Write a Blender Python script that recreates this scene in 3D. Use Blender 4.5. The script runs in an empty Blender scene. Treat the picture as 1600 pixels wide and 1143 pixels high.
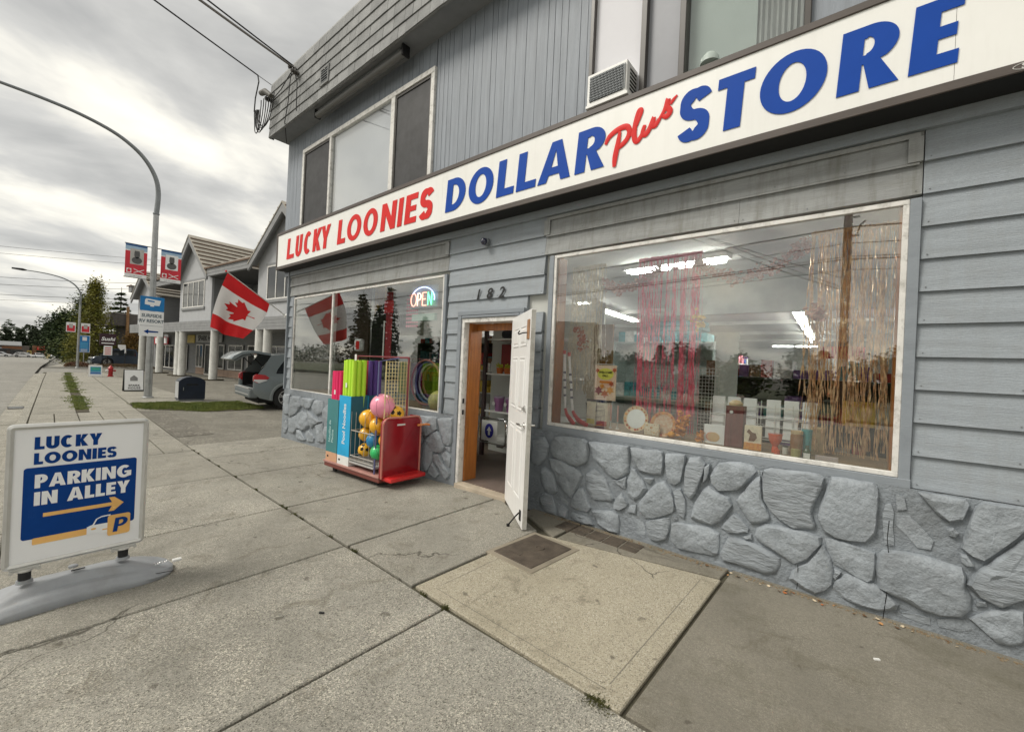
import bpy, bmesh, math, random
from math import sin, cos, pi, radians as R, sqrt, atan2
from mathutils import Vector, Matrix
random.seed(7)
S = bpy.context.scene
COL = S.collection
# ------------------------------------------------------------------ camera
CAMZ = 1.475
yaw, pitch, roll = R(129.579), R(0.054), R(2.62)
fw = Vector((cos(pitch)*cos(yaw), cos(pitch)*sin(yaw), sin(pitch)))
rt = Vector((sin(yaw), -cos(yaw), 0)); up = rt.cross(fw)
rt, up = cos(roll)*rt + sin(roll)*up, -sin(roll)*rt + cos(roll)*up
cd = bpy.data.cameras.new('camera'); cam = bpy.data.objects.new('camera', cd); COL.objects.link(cam)
cam.matrix_world = Matrix(((rt.x, up.x, -fw.x, 0), (rt.y, up.y, -fw.y, 0), (rt.z, up.z, -fw.z, CAMZ), (0, 0, 0, 1)))
cd.sensor_width = 36; cd.lens = 36*658.72/1600; cd.clip_start = 0.02; cd.clip_end = 3000
S.camera = cam
S.view_settings.view_transform = 'Standard'; S.view_settings.look = 'None'
S.view_settings.exposure = 0.80; S.view_settings.gamma = 1; S.view_settings.use_curve_mapping = False
# ------------------------------------------------------------------ world
W = bpy.data.worlds.new('World'); S.world = W; W.use_nodes = True
nt = W.node_tree; nt.nodes.clear(); L = nt.links.new
N = lambda t, **k: (lambda n: ([setattr(n, a, b) for a, b in k.items()], n)[1])(nt.nodes.new(t))
out = N('ShaderNodeOutputWorld'); bg = N('ShaderNodeBackground'); sky = N('ShaderNodeTexSky', sky_type='NISHITA')
SUN_AZ, SUN_EL = R(215), R(48)          # azimuth measured as a compass angle from +Y
sky.sun_disc = False; sky.sun_elevation = SUN_EL; sky.sun_rotation = SUN_AZ
bg0 = N('ShaderNodeBackground'); L(sky.outputs[0], bg0.inputs[0]); bg0.inputs[1].default_value = 0.05
tc = N('ShaderNodeTexCoord'); sp = N('ShaderNodeSeparateXYZ'); L(tc.outputs['Generated'], sp.inputs[0])
ab = N('ShaderNodeMath', operation='MAXIMUM'); L(sp.outputs[2], ab.inputs[0]); ab.inputs[1].default_value = 0.0
ad = N('ShaderNodeMath', operation='ADD'); L(ab.outputs[0], ad.inputs[0]); ad.inputs[1].default_value = 0.22
cm = N('ShaderNodeCombineXYZ')
for i in (0, 1):
    dv = N('ShaderNodeMath', operation='DIVIDE'); L(sp.outputs[i], dv.inputs[0]); L(ad.outputs[0], dv.inputs[1]); L(dv.outputs[0], cm.inputs[i])
mp = N('ShaderNodeMapping'); L(cm.outputs[0], mp.inputs[0]); mp.inputs['Rotation'].default_value = (0, 0, R(28)); mp.inputs['Scale'].default_value = (1.0, 0.75, 1); mp.inputs['Location'].default_value = (3.7, 1.9, 0)
n1 = N('ShaderNodeTexNoise'); L(mp.outputs[0], n1.inputs[0]); n1.inputs['Scale'].default_value = 2.1; n1.inputs['Detail'].default_value = 6; n1.inputs['Roughness'].default_value = 0.52; n1.inputs['Distortion'].default_value = 0.25
cr = N('ShaderNodeValToRGB'); L(n1.outputs[0], cr.inputs[0])
e = cr.color_ramp.elements; e[0].position = 0.30; e[0].color = (.27, .27, .262, 1); e[1].position = 0.69; e[1].color = (.80, .74, .61, 1)
q = cr.color_ramp.elements.new(0.455); q.color = (.40, .395, .375, 1)
q = cr.color_ramp.elements.new(0.57); q.color = (.60, .58, .52, 1)
bg1 = N('ShaderNodeBackground'); L(cr.outputs[0], bg1.inputs[0]); bg1.inputs[1].default_value = 1.04
mx = N('ShaderNodeMixShader'); mx.inputs[0].default_value = 0.93; L(bg0.outputs[0], mx.inputs[1]); L(bg1.outputs[0], mx.inputs[2]); L(mx.outputs[0], out.inputs[0])
# ------------------------------------------------------------------ sun (veiled by cloud)
sd = bpy.data.lights.new('sun', 'SUN'); sd.energy = 1.5; sd.angle = R(22); sd.color = (1, .95, .86)
sun = bpy.data.objects.new('sun', sd); COL.objects.link(sun)
sv = Vector((sin(SUN_AZ)*cos(SUN_EL), cos(SUN_AZ)*cos(SUN_EL), sin(SUN_EL)))
sun.rotation_euler = sv.to_track_quat('Z', 'Y').to_euler()

# ------------------------------------------------------------------ helpers
def g(x):
    "ground level: the pavement falls gently away to the left"
    if x < -50: return -.15-.0157*min(160, -50-x)
    return 0.0 if x > -2.5 else (-.15 if x < -9 else -.15*(-2.5-x)/6.5)
def gm(x): return g(x)
def kerb(x):
    if x > -4: return 0.0
    if x > -13.6: return .0405*(-4-x)
    if x > -30: return .39+.0549*(-13.6-x)
    return 1.29+.0584*(-30-x)
def joint(x): return 1.75 if x > -2.2 else 1.75+.048*(-2.2-x)
def props(o, label=None, cat=None, group=None, kind=None):
    if label: o['label'] = label
    if cat: o['category'] = cat
    if group: o['group'] = group
    if kind: o['kind'] = kind
    return o
def thing(name, label, cat, loc=(0, 0, 0), rz=0, group=None):
    o = bpy.data.objects.new(name, None); COL.objects.link(o); o.empty_display_size = .1
    o.location = loc; o.rotation_euler = (0, 0, rz)
    return props(o, label, cat, group)
def obj(name, mesh, parent=None, **k):
    o = bpy.data.objects.new(name, mesh); COL.objects.link(o)
    if parent is not None: o.parent = parent
    return props(o, **k)
class MB:
    def __init__(s): s.v = []; s.f = []
    def add(s, v, f):
        n = len(s.v); s.v += [tuple(p) for p in v]; s.f += [tuple(i+n for i in q) for q in f]; return s
    def box(s, x0, x1, y0, y1, z0, z1, M=None):
        v = [(x0, y0, z0), (x1, y0, z0), (x1, y1, z0), (x0, y1, z0), (x0, y0, z1), (x1, y0, z1), (x1, y1, z1), (x0, y1, z1)]
        if M is not None: v = [M @ Vector(p) for p in v]
        return s.add(v, [(0, 3, 2, 1), (4, 5, 6, 7), (0, 1, 5, 4), (1, 2, 6, 5), (2, 3, 7, 6), (3, 0, 4, 7)])
    def tube(s, pts, r, n=8, cap=True):
        pts = [Vector(p) for p in pts]; m = len(pts); rr = r if isinstance(r, (list, tuple)) else [r]*m
        base = len(s.v); u = None
        for i, p in enumerate(pts):
            t = (pts[min(i+1, m-1)]-pts[max(i-1, 0)])
            t = t.normalized() if t.length > 1e-9 else Vector((0, 0, 1))
            if u is None:
                u = Vector((0, 0, 1)) if abs(t.z) < .9 else Vector((1, 0, 0))
            u = (u-t*u.dot(t)).normalized(); w = t.cross(u)
            for k in range(n):
                a = 2*pi*k/n; s.v.append(tuple(p+(u*cos(a)+w*sin(a))*rr[i]))
        for i in range(m-1):
            for k in range(n):
                a = base+i*n+k; b = base+i*n+(k+1) % n; s.f.append((a, b, b+n, a+n))
        if cap:
            s.f.append(tuple(base+k for k in reversed(range(n)))); s.f.append(tuple(base+(m-1)*n+k for k in range(n)))
        return s
    def lathe(s, prof, c=(0, 0, 0), n=20, M=None):
        base = len(s.v); m = len(prof)
        for r, z in prof:
            for k in range(n):
                a = 2*pi*k/n; p = Vector((r*cos(a), r*sin(a), z))
                if M is not None: p = M @ p
                s.v.append((p.x+c[0], p.y+c[1], p.z+c[2]))
        for i in range(m-1):
            for k in range(n):
                a = base+i*n+k; b = base+i*n+(k+1) % n; s.f.append((a, b, b+n, a+n))
        s.f.append(tuple(base+k for k in reversed(range(n)))); s.f.append(tuple(base+(m-1)*n+k for k in range(n)))
        return s
    def prism(s, poly, fn, d0, d1):
        "poly: 2D list, fn(a,b,d)->3D"
        n = len(poly); b = len(s.v)
        s.v += [tuple(fn(a, c, d0)) for a, c in poly]+[tuple(fn(a, c, d1)) for a, c in poly]
        s.f.append(tuple(b+i for i in range(n))); s.f.append(tuple(b+n+i for i in reversed(range(n))))
        for i in range(n):
            j = (i+1) % n; s.f.append((b+i, b+n+i, b+n+j, b+j))
        return s
    def sphere(s, c, r, n=16, m=10):
        prof = [(max(1e-4, r*sin(pi*i/m)), -r*cos(pi*i/m)) for i in range(m+1)]
        return s.lathe(prof, c, n)
    def mesh(s, mat, smooth=False, bevel=0, name='m', angle=40, slab=False):
        me = bpy.data.meshes.new(name); me.from_pydata(s.v, [], s.f)
        bm = bmesh.new(); bm.from_mesh(me)
        bmesh.ops.recalc_face_normals(bm, faces=bm.faces)
        if bevel:
            bmesh.ops.bevel(bm, geom=[ed for ed in bm.edges if len(ed.link_faces) == 2 and ed.calc_face_angle(0) > R(30)], offset=bevel, segments=2 if bevel > .004 else 1, profile=.6, affect='EDGES', clamp_overlap=True)
        if smooth:
            for f in bm.faces: f.smooth = True
            for ed in bm.edges:
                if len(ed.link_faces) == 2 and ed.calc_face_angle(0) > R(angle): ed.smooth = False
        bm.to_mesh(me); bm.free()
        me.materials.append(mat); return me
    def build(s, name, mat, parent=None, smooth=False, bevel=0, angle=40, **k):
        return obj(name, s.mesh(mat, smooth, bevel, name, angle), parent, **k)
def box(name, mat, x0, x1, y0, y1, z0, z1, parent=None, bevel=0, **k):
    return MB().box(x0, x1, y0, y1, z0, z1).build(name, mat, parent, bevel=bevel, **k)
def copy_tree(o, parent=None):
    c = o.copy(); COL.objects.link(c)
    if parent is not None: c.parent = parent
    for ch in list(o.children): copy_tree(ch, c)
    return c
# ------------------------------------------------------------------ materials
def mat(name, col, rough=.6, metal=0, var=.12, vs=3.0, col2=None, bump=0, bs=40, stretch=(1, 1, 1), spec=.5, emit=None, es=0, trans=0, alpha=1, dirt=0, dcol=(.05, .045, .035), ds=2.0, coat=0, bdetail=6, obcoord=False, fine=0, fs=300, sss=0, streak=0, scol=(.2, .2, .18)):
    m = bpy.data.materials.new(name); m.use_nodes = True; t = m.node_tree; t.nodes.clear()
    nn = lambda ty, **k: (lambda n: ([setattr(n, a, b) for a, b in k.items()], n)[1])(t.nodes.new(ty)); l = t.links.new
    o = nn('ShaderNodeOutputMaterial'); b = nn('ShaderNodeBsdfPrincipled'); l(b.outputs[0], o.inputs[0])
    b.inputs['Roughness'].default_value = rough; b.inputs['Metallic'].default_value = metal; b.inputs['Specular IOR Level'].default_value = spec
    b.inputs['Coat Weight'].default_value = coat; b.inputs['Coat Roughness'].default_value = .08
    if trans: b.inputs['Transmission Weight'].default_value = trans
    if alpha < 1: b.inputs['Alpha'].default_value = alpha
    if emit: b.inputs['Emission Color'].default_value = (*emit, 1); b.inputs['Emission Strength'].default_value = es
    if obcoord: crd = nn('ShaderNodeTexCoord').outputs['Object']
    else: crd = nn('ShaderNodeNewGeometry').outputs['Position']
    mpn = nn('ShaderNodeMapping'); mpn.inputs['Scale'].default_value = stretch; l(crd, mpn.inputs[0])
    c1 = (*col, 1); c2 = (*(col2 or [min(1, x*(1+var*1.5)) for x in col]), 1)
    no = nn('ShaderNodeTexNoise'); l(mpn.outputs[0], no.inputs[0]); no.inputs['Scale'].default_value = vs; no.inputs['Detail'].default_value = 6; no.inputs['Roughness'].default_value = .62
    rp = nn('ShaderNodeValToRGB'); l(no.outputs[0], rp.inputs[0]); el = rp.color_ramp.elements
    el[0].position = .3; el[0].color = (*[x*(1-var) for x in col], 1) if not col2 else c1; el[1].position = .7; el[1].color = c2
    c = rp.outputs[0]
    if fine:
        f = nn('ShaderNodeTexNoise'); l(crd, f.inputs[0]); f.inputs['Scale'].default_value = fs; f.inputs['Detail'].default_value = 2
        fr = nn('ShaderNodeMapRange'); l(f.outputs[0], fr.inputs[0]); fr.inputs[1].default_value = .3; fr.inputs[2].default_value = .7; fr.inputs[3].default_value = 1-fine; fr.inputs[4].default_value = 1+fine
        mm = nn('ShaderNodeVectorMath', operation='SCALE'); l(c, mm.inputs[0]); l(fr.outputs[0], mm.inputs['Scale']); c = mm.outputs[0]
    if dirt:
        dn = nn('ShaderNodeTexNoise'); l(mpn.outputs[0], dn.inputs[0]); dn.inputs['Scale'].default_value = ds; dn.inputs['Detail'].default_value = 8; dn.inputs['Roughness'].default_value = .7
        dr = nn('ShaderNodeMapRange'); l(dn.outputs[0], dr.inputs[0]); dr.inputs[1].default_value = .5; dr.inputs[2].default_value = .72; dr.inputs[4].default_value = dirt
        mi = nn('ShaderNodeMix', data_type='RGBA'); l(dr.outputs[0], mi.inputs[0]); l(c, mi.inputs[6]); mi.inputs[7].default_value = (*dcol, 1); c = mi.outputs[2]
    if streak:
        sm_ = nn('ShaderNodeMapping'); sm_.inputs['Scale'].default_value = (9, 9, .8); l(crd, sm_.inputs[0])
        sn = nn('ShaderNodeTexNoise'); l(sm_.outputs[0], sn.inputs[0]); sn.inputs['Scale'].default_value = 1.6; sn.inputs['Detail'].default_value = 7; sn.inputs['Roughness'].default_value = .66
        sr = nn('ShaderNodeMapRange'); l(sn.outputs[0], sr.inputs[0]); sr.inputs[1].default_value = .48; sr.inputs[2].default_value = .72; sr.inputs[4].default_value = streak
        si = nn('ShaderNodeMix', data_type='RGBA'); l(sr.outputs[0], si.inputs[0]); l(c, si.inputs[6]); si.inputs[7].default_value = (*scol, 1); c = si.outputs[2]
    l(c, b.inputs['Base Color'])
    if bump:
        bn = nn('ShaderNodeTexNoise'); l(mpn.outputs[0], bn.inputs[0]); bn.inputs['Scale'].default_value = bs; bn.inputs['Detail'].default_value = bdetail; bn.inputs['Roughness'].default_value = .65
        bp = nn('ShaderNodeBump'); l(bn.outputs[0], bp.inputs['Height']); bp.inputs['Strength'].default_value = 1; bp.inputs['Distance'].default_value = bump
        l(bp.outputs[0], b.inputs['Normal'])
    m['_c'] = 1
    return m
def concrete(name, a, b, speck, stain=.35, agg=270, moss=0, dk=(.10, .095, .08)):
    m = bpy.data.materials.new(name); m.use_nodes = True; t = m.node_tree; t.nodes.clear()
    nn = lambda ty, **k: (lambda n: ([setattr(n, x, y) for x, y in k.items()], n)[1])(t.nodes.new(ty)); l = t.links.new
    o = nn('ShaderNodeOutputMaterial'); bs = nn('ShaderNodeBsdfPrincipled'); l(bs.outputs[0], o.inputs[0]); bs.inputs['Roughness'].default_value = .88; bs.inputs['Specular IOR Level'].default_value = .25
    P = nn('ShaderNodeNewGeometry').outputs['Position']
    def noise(sc, det=5, ro=.6, di=0):
        n = nn('ShaderNodeTexNoise'); l(P, n.inputs[0]); n.inputs['Scale'].default_value = sc; n.inputs['Detail'].default_value = det; n.inputs['Roughness'].default_value = ro; n.inputs['Distortion'].default_value = di; return n.outputs[0]
    def rng(x, a0, a1, b0, b1):
        n = nn('ShaderNodeMapRange'); l(x, n.inputs[0]); n.inputs[1].default_value = a0; n.inputs[2].default_value = a1; n.inputs[3].default_value = b0; n.inputs[4].default_value = b1; return n.outputs[0]
    def mix(f, x, y, bt='MIX'):
        n = nn('ShaderNodeMix', data_type='RGBA', blend_type=bt)
        if isinstance(f, float): n.inputs[0].default_value = f
        else: l(f, n.inputs[0])
        for s_, v in ((6, x), (7, y)):
            if isinstance(v, tuple): n.inputs[s_].default_value = (*v, 1)
            else: l(v, n.inputs[s_])
        return n.outputs[2]
    c = mix(rng(noise(1.1, 6, .65), .35, .65, 0, 1), a, b)
    c = mix(rng(noise(.55, 7, .72, .5), .52, .68, 0, stain), c, dk)
    vo = nn('ShaderNodeTexVoronoi'); l(P, vo.inputs['Vector']); vo.inputs['Scale'].default_value = agg
    bw = nn('ShaderNodeRGBToBW'); l(vo.outputs['Color'], bw.inputs[0])
    hi = rng(bw.outputs[0], .62, .8, 0, 1)
    patch = rng(noise(2.3, 4), .38, .6, .25, 1)
    hm = nn('ShaderNodeMath', operation='MULTIPLY'); l(hi, hm.inputs[0]); l(patch, hm.inputs[1])
    hs = nn('ShaderNodeMath', operation='MULTIPLY'); l(hm.outputs[0], hs.inputs[0]); hs.inputs[1].default_value = speck
    c = mix(hs.outputs[0], c, (.62, .58, .49))
    lo = rng(bw.outputs[0], .18, .3, speck*.8, 0)
    c = mix(lo, c, (.09, .085, .07))
    c = mix(rng(noise(55, 3), .3, .7, 0, .35), c, dk, 'MIX') if speck < .3 else mix(rng(noise(42, 4), .4, .7, 0, .25), c, dk)
    sp_ = rng(noise(7, 2, .5), .70, .74, 0, .6); c = mix(sp_, c, (.06, .05, .04))
    if moss: c = mix(rng(noise(1.7, 8, .75), .5, .66, 0, moss), c, (.07, .065, .03))
    dis = nn('ShaderNodeTexNoise'); l(P, dis.inputs[0]); dis.inputs['Scale'].default_value = 2.2; dis.inputs['Detail'].default_value = 6
    dv = nn('ShaderNodeVectorMath', operation='MULTIPLY_ADD'); l(dis.outputs['Color'], dv.inputs[0]); dv.inputs[1].default_value = (.55, .55, 0); l(P, dv.inputs[2])
    ve = nn('ShaderNodeTexVoronoi', feature='DISTANCE_TO_EDGE'); l(dv.outputs[0], ve.inputs['Vector']); ve.inputs['Scale'].default_value = .42
    ck = rng(ve.outputs['Distance'], .0008, .0028, 1, 0); cmk = rng(noise(.8, 3), .50, .58, 0, .75)
    cm_ = nn('ShaderNodeMath', operation='MULTIPLY'); l(ck, cm_.inputs[0]); l(cmk, cm_.inputs[1]); c = mix(cm_.outputs[0], c, (.05, .045, .035))
    c = mix(rng(noise(3.5, 7, .75, 1.0), .54, .68, 0, .5), c, (.12, .105, .075))
    l(c, bs.inputs['Base Color'])
    ha = nn('ShaderNodeMath', operation='ADD'); l(vo.outputs['Distance'], ha.inputs[0]); l(noise(90, 6, .7), ha.inputs[1])
    bp = nn('ShaderNodeBump'); l(ha.outputs[0], bp.inputs['Height']); bp.inputs['Distance'].default_value = .0022; l(bp.outputs[0], bs.inputs['Normal'])
    return m
def glass(name, f0=.09, tint=(.93, .95, .94)):
    "thin clear pane: Schlick reflection on both faces over clear transmission"
    m = bpy.data.materials.new(name); m.use_nodes = True; t = m.node_tree; t.nodes.clear(); l = t.links.new
    o = t.nodes.new('ShaderNodeOutputMaterial'); mx = t.nodes.new('ShaderNodeMixShader'); tr = t.nodes.new('ShaderNodeBsdfTransparent'); gl = t.nodes.new('ShaderNodeBsdfGlossy')
    gl.inputs['Roughness'].default_value = 0; tr.inputs[0].default_value = (*tint, 1)
    ge = t.nodes.new('ShaderNodeNewGeometry'); dt = t.nodes.new('ShaderNodeVectorMath'); dt.operation = 'DOT_PRODUCT'; l(ge.outputs['Incoming'], dt.inputs[0]); l(ge.outputs['Normal'], dt.inputs[1])
    def mth(op, a, b=None):
        n = t.nodes.new('ShaderNodeMath'); n.operation = op
        for k, v in enumerate((a, b)):
            if v is None: continue
            if isinstance(v, (int, float)): n.inputs[k].default_value = v
            else: l(v, n.inputs[k])
        return n.outputs[0]
    c = mth('SUBTRACT', 1, mth('ABSOLUTE', dt.outputs['Value'])); f = mth('ADD', mth('MULTIPLY', mth('POWER', c, 4.0), 1-f0), f0)
    l(f, mx.inputs[0]); l(tr.outputs[0], mx.inputs[1]); l(gl.outputs[0], mx.inputs[2]); l(mx.outputs[0], o.inputs[0])
    no = t.nodes.new('ShaderNodeTexNoise'); no.inputs['Scale'].default_value = .9; no.inputs['Detail'].default_value = 0; l(ge.outputs['Position'], no.inputs[0])
    bp = t.nodes.new('ShaderNodeBump'); bp.inputs['Distance'].default_value = .0012; l(no.outputs[0], bp.inputs['Height']); l(bp.outputs[0], gl.inputs['Normal'])
    return m
m_paint = mat('grey_blue_paint', (.285, .318, .350), .5, var=.10, vs=1.6, stretch=(1.2, 1, 14), bump=.0035, bs=16, dirt=.30, dcol=(.20, .205, .20), ds=1.4, fine=.06, fs=120, streak=.35, scol=(.24, .25, .25))
m_paintv = mat('grey_blue_paint_vertical', (.245, .272, .31), .55, var=.12, vs=1.4, stretch=(14, 1, 1), bump=.003, bs=14, dirt=.25, dcol=(.17, .18, .19), ds=1.2)
m_trim = mat('slate_trim_paint', (.235, .262, .292), .5, var=.1, vs=2, stretch=(1.5, 1, 6), bump=.002, bs=20, dirt=.2, dcol=(.16, .17, .18))
m_header = mat('weathered_header_paint', (.29, .30, .30), .6, var=.15, vs=1.3, stretch=(1, 1, 9), bump=.003, bs=16, dirt=.65, dcol=(.19, .19, .165), ds=1.1, streak=.7, scol=(.17, .17, .145))
m_stone = mat('painted_stone', (.275, .305, .335), .5, var=.16, vs=6, bump=.024, bs=14, dirt=.45, dcol=(.20, .21, .22), ds=3.5, bdetail=7, fine=.10, fs=60)
m_stone2 = mat('painted_stone_strata', (.28, .31, .34), .5, var=.16, vs=5, stretch=(1, 1, 3.2), bump=.028, bs=9, dirt=.45, dcol=(.20, .21, .22), ds=3, bdetail=8)
m_mortar = mat('painted_mortar', (.235, .262, .29), .65, var=.15, vs=8, bump=.02, bs=30, dirt=.5, dcol=(.12, .125, .12), ds=2.5)
m_shingle = mat('painted_shingle', (.20, .205, .205), .75, var=.16, vs=5, bump=.004, bs=60, fine=.15, fs=90)
m_shingleb = mat('painted_shingle_pale', (.245, .25, .25), .75, var=.16, vs=5, bump=.004, bs=60, fine=.15, fs=90)
m_black = mat('black_gap', (.008, .008, .008), .8)
m_white = mat('white_paint', (.74, .74, .72), .4, var=.06, vs=5, dirt=.25, dcol=(.42, .41, .37), ds=4)
m_oldwhite = mat('weathered_white_frame', (.70, .69, .66), .45, var=.08, vs=9, bump=.002, bs=50, dirt=.7, dcol=(.22, .21, .18), ds=14)
m_door = mat('white_steel_door', (.80, .80, .79), .32, var=.03, vs=3, streak=.15, scol=(.5, .48, .43), dirt=.2, dcol=(.5, .5, .47), ds=3)
m_brown = mat('brown_sign_frame', (.075, .06, .052), .5, var=.15, vs=3, stretch=(1, 1, 5), dirt=.3, dcol=(.12, .11, .1))
m_signface = mat('sign_face', (.85, .85, .82), .35, var=.02, vs=2, dirt=.12, dcol=(.62, .61, .56), ds=1.2, streak=.12, scol=(.55, .54, .48))
m_red = mat('sign_red', (.66, .03, .028), .5, var=.05, spec=.15)
m_blue = mat('sign_blue', (.010, .065, .36), .5, var=.05, spec=.12)
m_glass = glass('shop_window_glass', .165)
m_uglass = glass('upper_window_glass', .07)
m_screen = mat('insect_screen', (.028, .028, .03), .55, var=.35, vs=7, obcoord=False)
m_steel = mat('galvanised_steel', (.36, .37, .37), .42, metal=.7, var=.15, vs=6, dirt=.3, dcol=(.18, .18, .17), ds=5)
m_dsteel = mat('grey_pole_paint', (.20, .215, .225), .5, metal=.3, var=.12, vs=4)
m_rubber = mat('black_rubber', (.015, .015, .016), .75)
m_plastic = mat('grey_plastic_base', (.29, .305, .325), .45, var=.08, vs=8, dirt=.5, dcol=(.20, .195, .18), ds=5, bump=.0006, bs=250)
m_alu = mat('brushed_aluminium', (.58, .58, .56), .33, metal=.5, var=.08, vs=4, dirt=.3, dcol=(.34, .33, .30), ds=6)
m_chrome = mat('chrome', (.75, .75, .74), .18, metal=1, var=.03)
m_wood = mat('varnished_wood', (.33, .115, .022), .3, var=.25, vs=2.5, stretch=(12, 12, .8), bump=.001, bs=20)
m_conc = concrete('sidewalk_concrete', (.255, .245, .212), (.33, .317, .275), .75, stain=.45)
m_conc2 = concrete('rough_aggregate_concrete', (.27, .26, .225), (.35, .337, .295), 1.0, stain=.45, agg=210)
m_conc3 = concrete('smooth_damp_concrete', (.21, .195, .16), (.27, .25, .205), .25, stain=.35, agg=260, moss=.35)
m_conc4 = concrete('pale_sand_concrete', (.36, .325, .245), (.43, .39, .30), .8, stain=.12, agg=220, dk=(.17, .15, .11))
m_joint = mat('joint_dirt', (.05, .042, .03), .95, var=.4, vs=12, col2=(.085, .08, .05), bump=.01, bs=40)
m_asph = concrete('lot_asphalt', (.15, .142, .12), (.20, .19, .162), .5, stain=.3, agg=90)
m_road = concrete('worn_road', (.215, .21, .195), (.285, .278, .255), .4, stain=.3, agg=70)
m_grass = mat('grass_blades', (.085, .135, .02), .7, col2=(.21, .23, .05), vs=3)
m_soil = mat('soil', (.06, .05, .032), .95, var=.3, vs=6, bump=.02, bs=20)
m_ground = mat('far_ground', (.12, .115, .1), .95, var=.15, vs=.3)
# ------------------------------------------------------------------ ground, road, pavement
def sheet(name, xs, ylo, yhi, zf, m, ny=1, **k):
    b = MB(); n = ny+1
    for x in xs:
        for j in range(n):
            y = ylo(x)+(yhi(x)-ylo(x))*j/ny; b.v.append((x, y, zf(x, y)))
    for i in range(len(xs)-1):
        for j in range(ny): b.f.append((i*n+j, (i+1)*n+j, (i+1)*n+j+1, i*n+j+1))
    return b.build(name, m, **k)
fr = lambda a, b, n: [a+(b-a)*i/n for i in range(n+1)]
sheet('ground', [-1500, -210, -50, 60, 1500], lambda x: -1500, lambda x: 1500, lambda x, y: g(x)-.3 if x < -1 else -.34, m_ground, kind='structure')
xs_r = fr(-300, -210, 2)+[-180, -150, -120, -90, -60, -50, -45, -30, -20, -13.6, -9, -7, -5, -4, -2.5, 20, 60]
sheet('road', xs_r, lambda x: kerb(x)-13.5, lambda x: kerb(x)-.50, lambda x, y: g(x)-.115, m_road, kind='structure')
xs_s = [-38, -30, -20, -13.6, -9, -7, -5, -4, -2.5, 20]
gut = sheet('gutter', xs_s, lambda x: kerb(x)-.492, lambda x: kerb(x)-.14, lambda x, y: g(x)-.105, m_conc2, kind='structure')
walk = sheet('sidewalk', xs_s, lambda x: kerb(x)-.13, lambda x: 4.3, lambda x, y: g(x)-.022, m_joint, kind='structure')
def slab(c, m, nx=1, ny=1, parent=None, name='slab', th=.05, gap=.007, lift=0, bev=.006):
    "c: four ground corners, anticlockwise from low x low y"
    c = [Vector(p) for p in c]; cen = sum(c, Vector((0, 0)))/4
    def P(u, v, ins):
        p = (c[0]*(1-u)+c[1]*u)*(1-v)+(c[3]*(1-u)+c[2]*u)*v
        d = cen-p; lx = (c[1]-c[0]).length; ly = (c[3]-c[0]).length
        p = p+(c[1]-c[0]).normalized()*(ins*(1-2*u))+(c[3]-c[0]).normalized()*(ins*(1-2*v)); return p
    b = MB(); n = ny+1
    for i in range(nx+1):
        for j in range(n):
            p = P(i/nx, j/ny, gap+bev); b.v.append((p.x, p.y, g(p.x)+lift))
    for i in range(nx):
        for j in range(ny): b.f.append((i*n+j, (i+1)*n+j, (i+1)*n+j+1, i*n+j+1))
    ring = [(i, 0) for i in range(nx)]+[(nx, j) for j in range(ny)]+[(i, ny) for i in range(nx, 0, -1)]+[(0, j) for j in range(ny, 0, -1)]
    k = len(ring); r0 = [i*n+j for i, j in ring]; b1 = len(b.v)
    for i, j in ring: p = P(i/nx, j/ny, gap); b.v.append((p.x, p.y, g(p.x)+lift-bev))
    for i, j in ring: p = P(i/nx, j/ny, gap); b.v.append((p.x, p.y, g(p.x)+lift-th))
    for q in range(k):
        w = (q+1) % k
        b.f.append((r0[q], b1+q, b1+w, r0[w])); b.f.append((b1+q, b1+k+q, b1+k+w, b1+w))
    return b.build(name, m, parent)
def quad(x0, x1, y0, y1):
    f = lambda y, x: y(x) if callable(y) else y
    return [(x0, f(y0, x0)), (x1, f(y0, x1)), (x1, f(y1, x1)), (x0, f(y1, x0))]
WB = 3.62
# inner row along the wall
slab([(-.74, 1.75), (4.2, 1.70), (4.2, WB), (-.71, WB)], m_conc3, 4, 2, walk, gap=.010)
slab([(-2.22, 1.78), (-.748, 1.745), (-.722, 3.37), (-2.19, 3.09)], m_conc4, 2, 2, walk, gap=.006)
for a_, b_ in (((-2.10, 1.86), (-.86, 1.83)), ((-2.10, 1.90), (-2.08, 3.0)), ((-.86, 1.87), (-.84, 3.26))):
    d_ = (Vector(b_)-Vector(a_)).normalized(); p_ = Vector((-d_.y, d_.x))*.0025
    o = MB().add([(a_[0]-p_.x, a_[1]-p_.y, .0008), (b_[0]-p_.x, b_[1]-p_.y, .0008), (b_[0]+p_.x, b_[1]+p_.y, .0008), (a_[0]+p_.x, a_[1]+p_.y, .0008)], [(0, 1, 2, 3)]).build('tooled_line', m_conc3, walk)
slab([(-2.0, 3.13), (-.735, 3.385), (-.72, WB), (-2.0, WB)], m_conc3, 1, 1, walk)
slab([(-3.1, 1.81), (-2.235, 1.765), (-2.21, 3.15), (-3.1, WB)], m_conc, 2, 2, walk)
slab([(-2.6, 3.42), (-2.02, 3.12), (-2.02, WB), (-2.6, WB)], m_conc3, 1, 1, walk)
for a, b in ((-4.4, -3.11), (-6.1, -4.41), (-7.55, -6.11), (-8.93, -7.56)):
    slab(quad(a, b, lambda x: joint(x)+.01, WB), m_conc if b > -7 else m_conc2, 2, 2, walk)
# outer row by the kerb
for a, b, m in ((-1.885, 4.2, m_conc2), (-3.12, -1.885, m_conc2), (-4.42, -3.12, m_conc), (-6.17, -4.42, m_conc2), (-8.33, -6.17, m_conc)):
    slab(quad(a, b, lambda x: kerb(x)-.0, lambda x: joint(x)-.004), m, 3, 2, walk, gap=.008)
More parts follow.
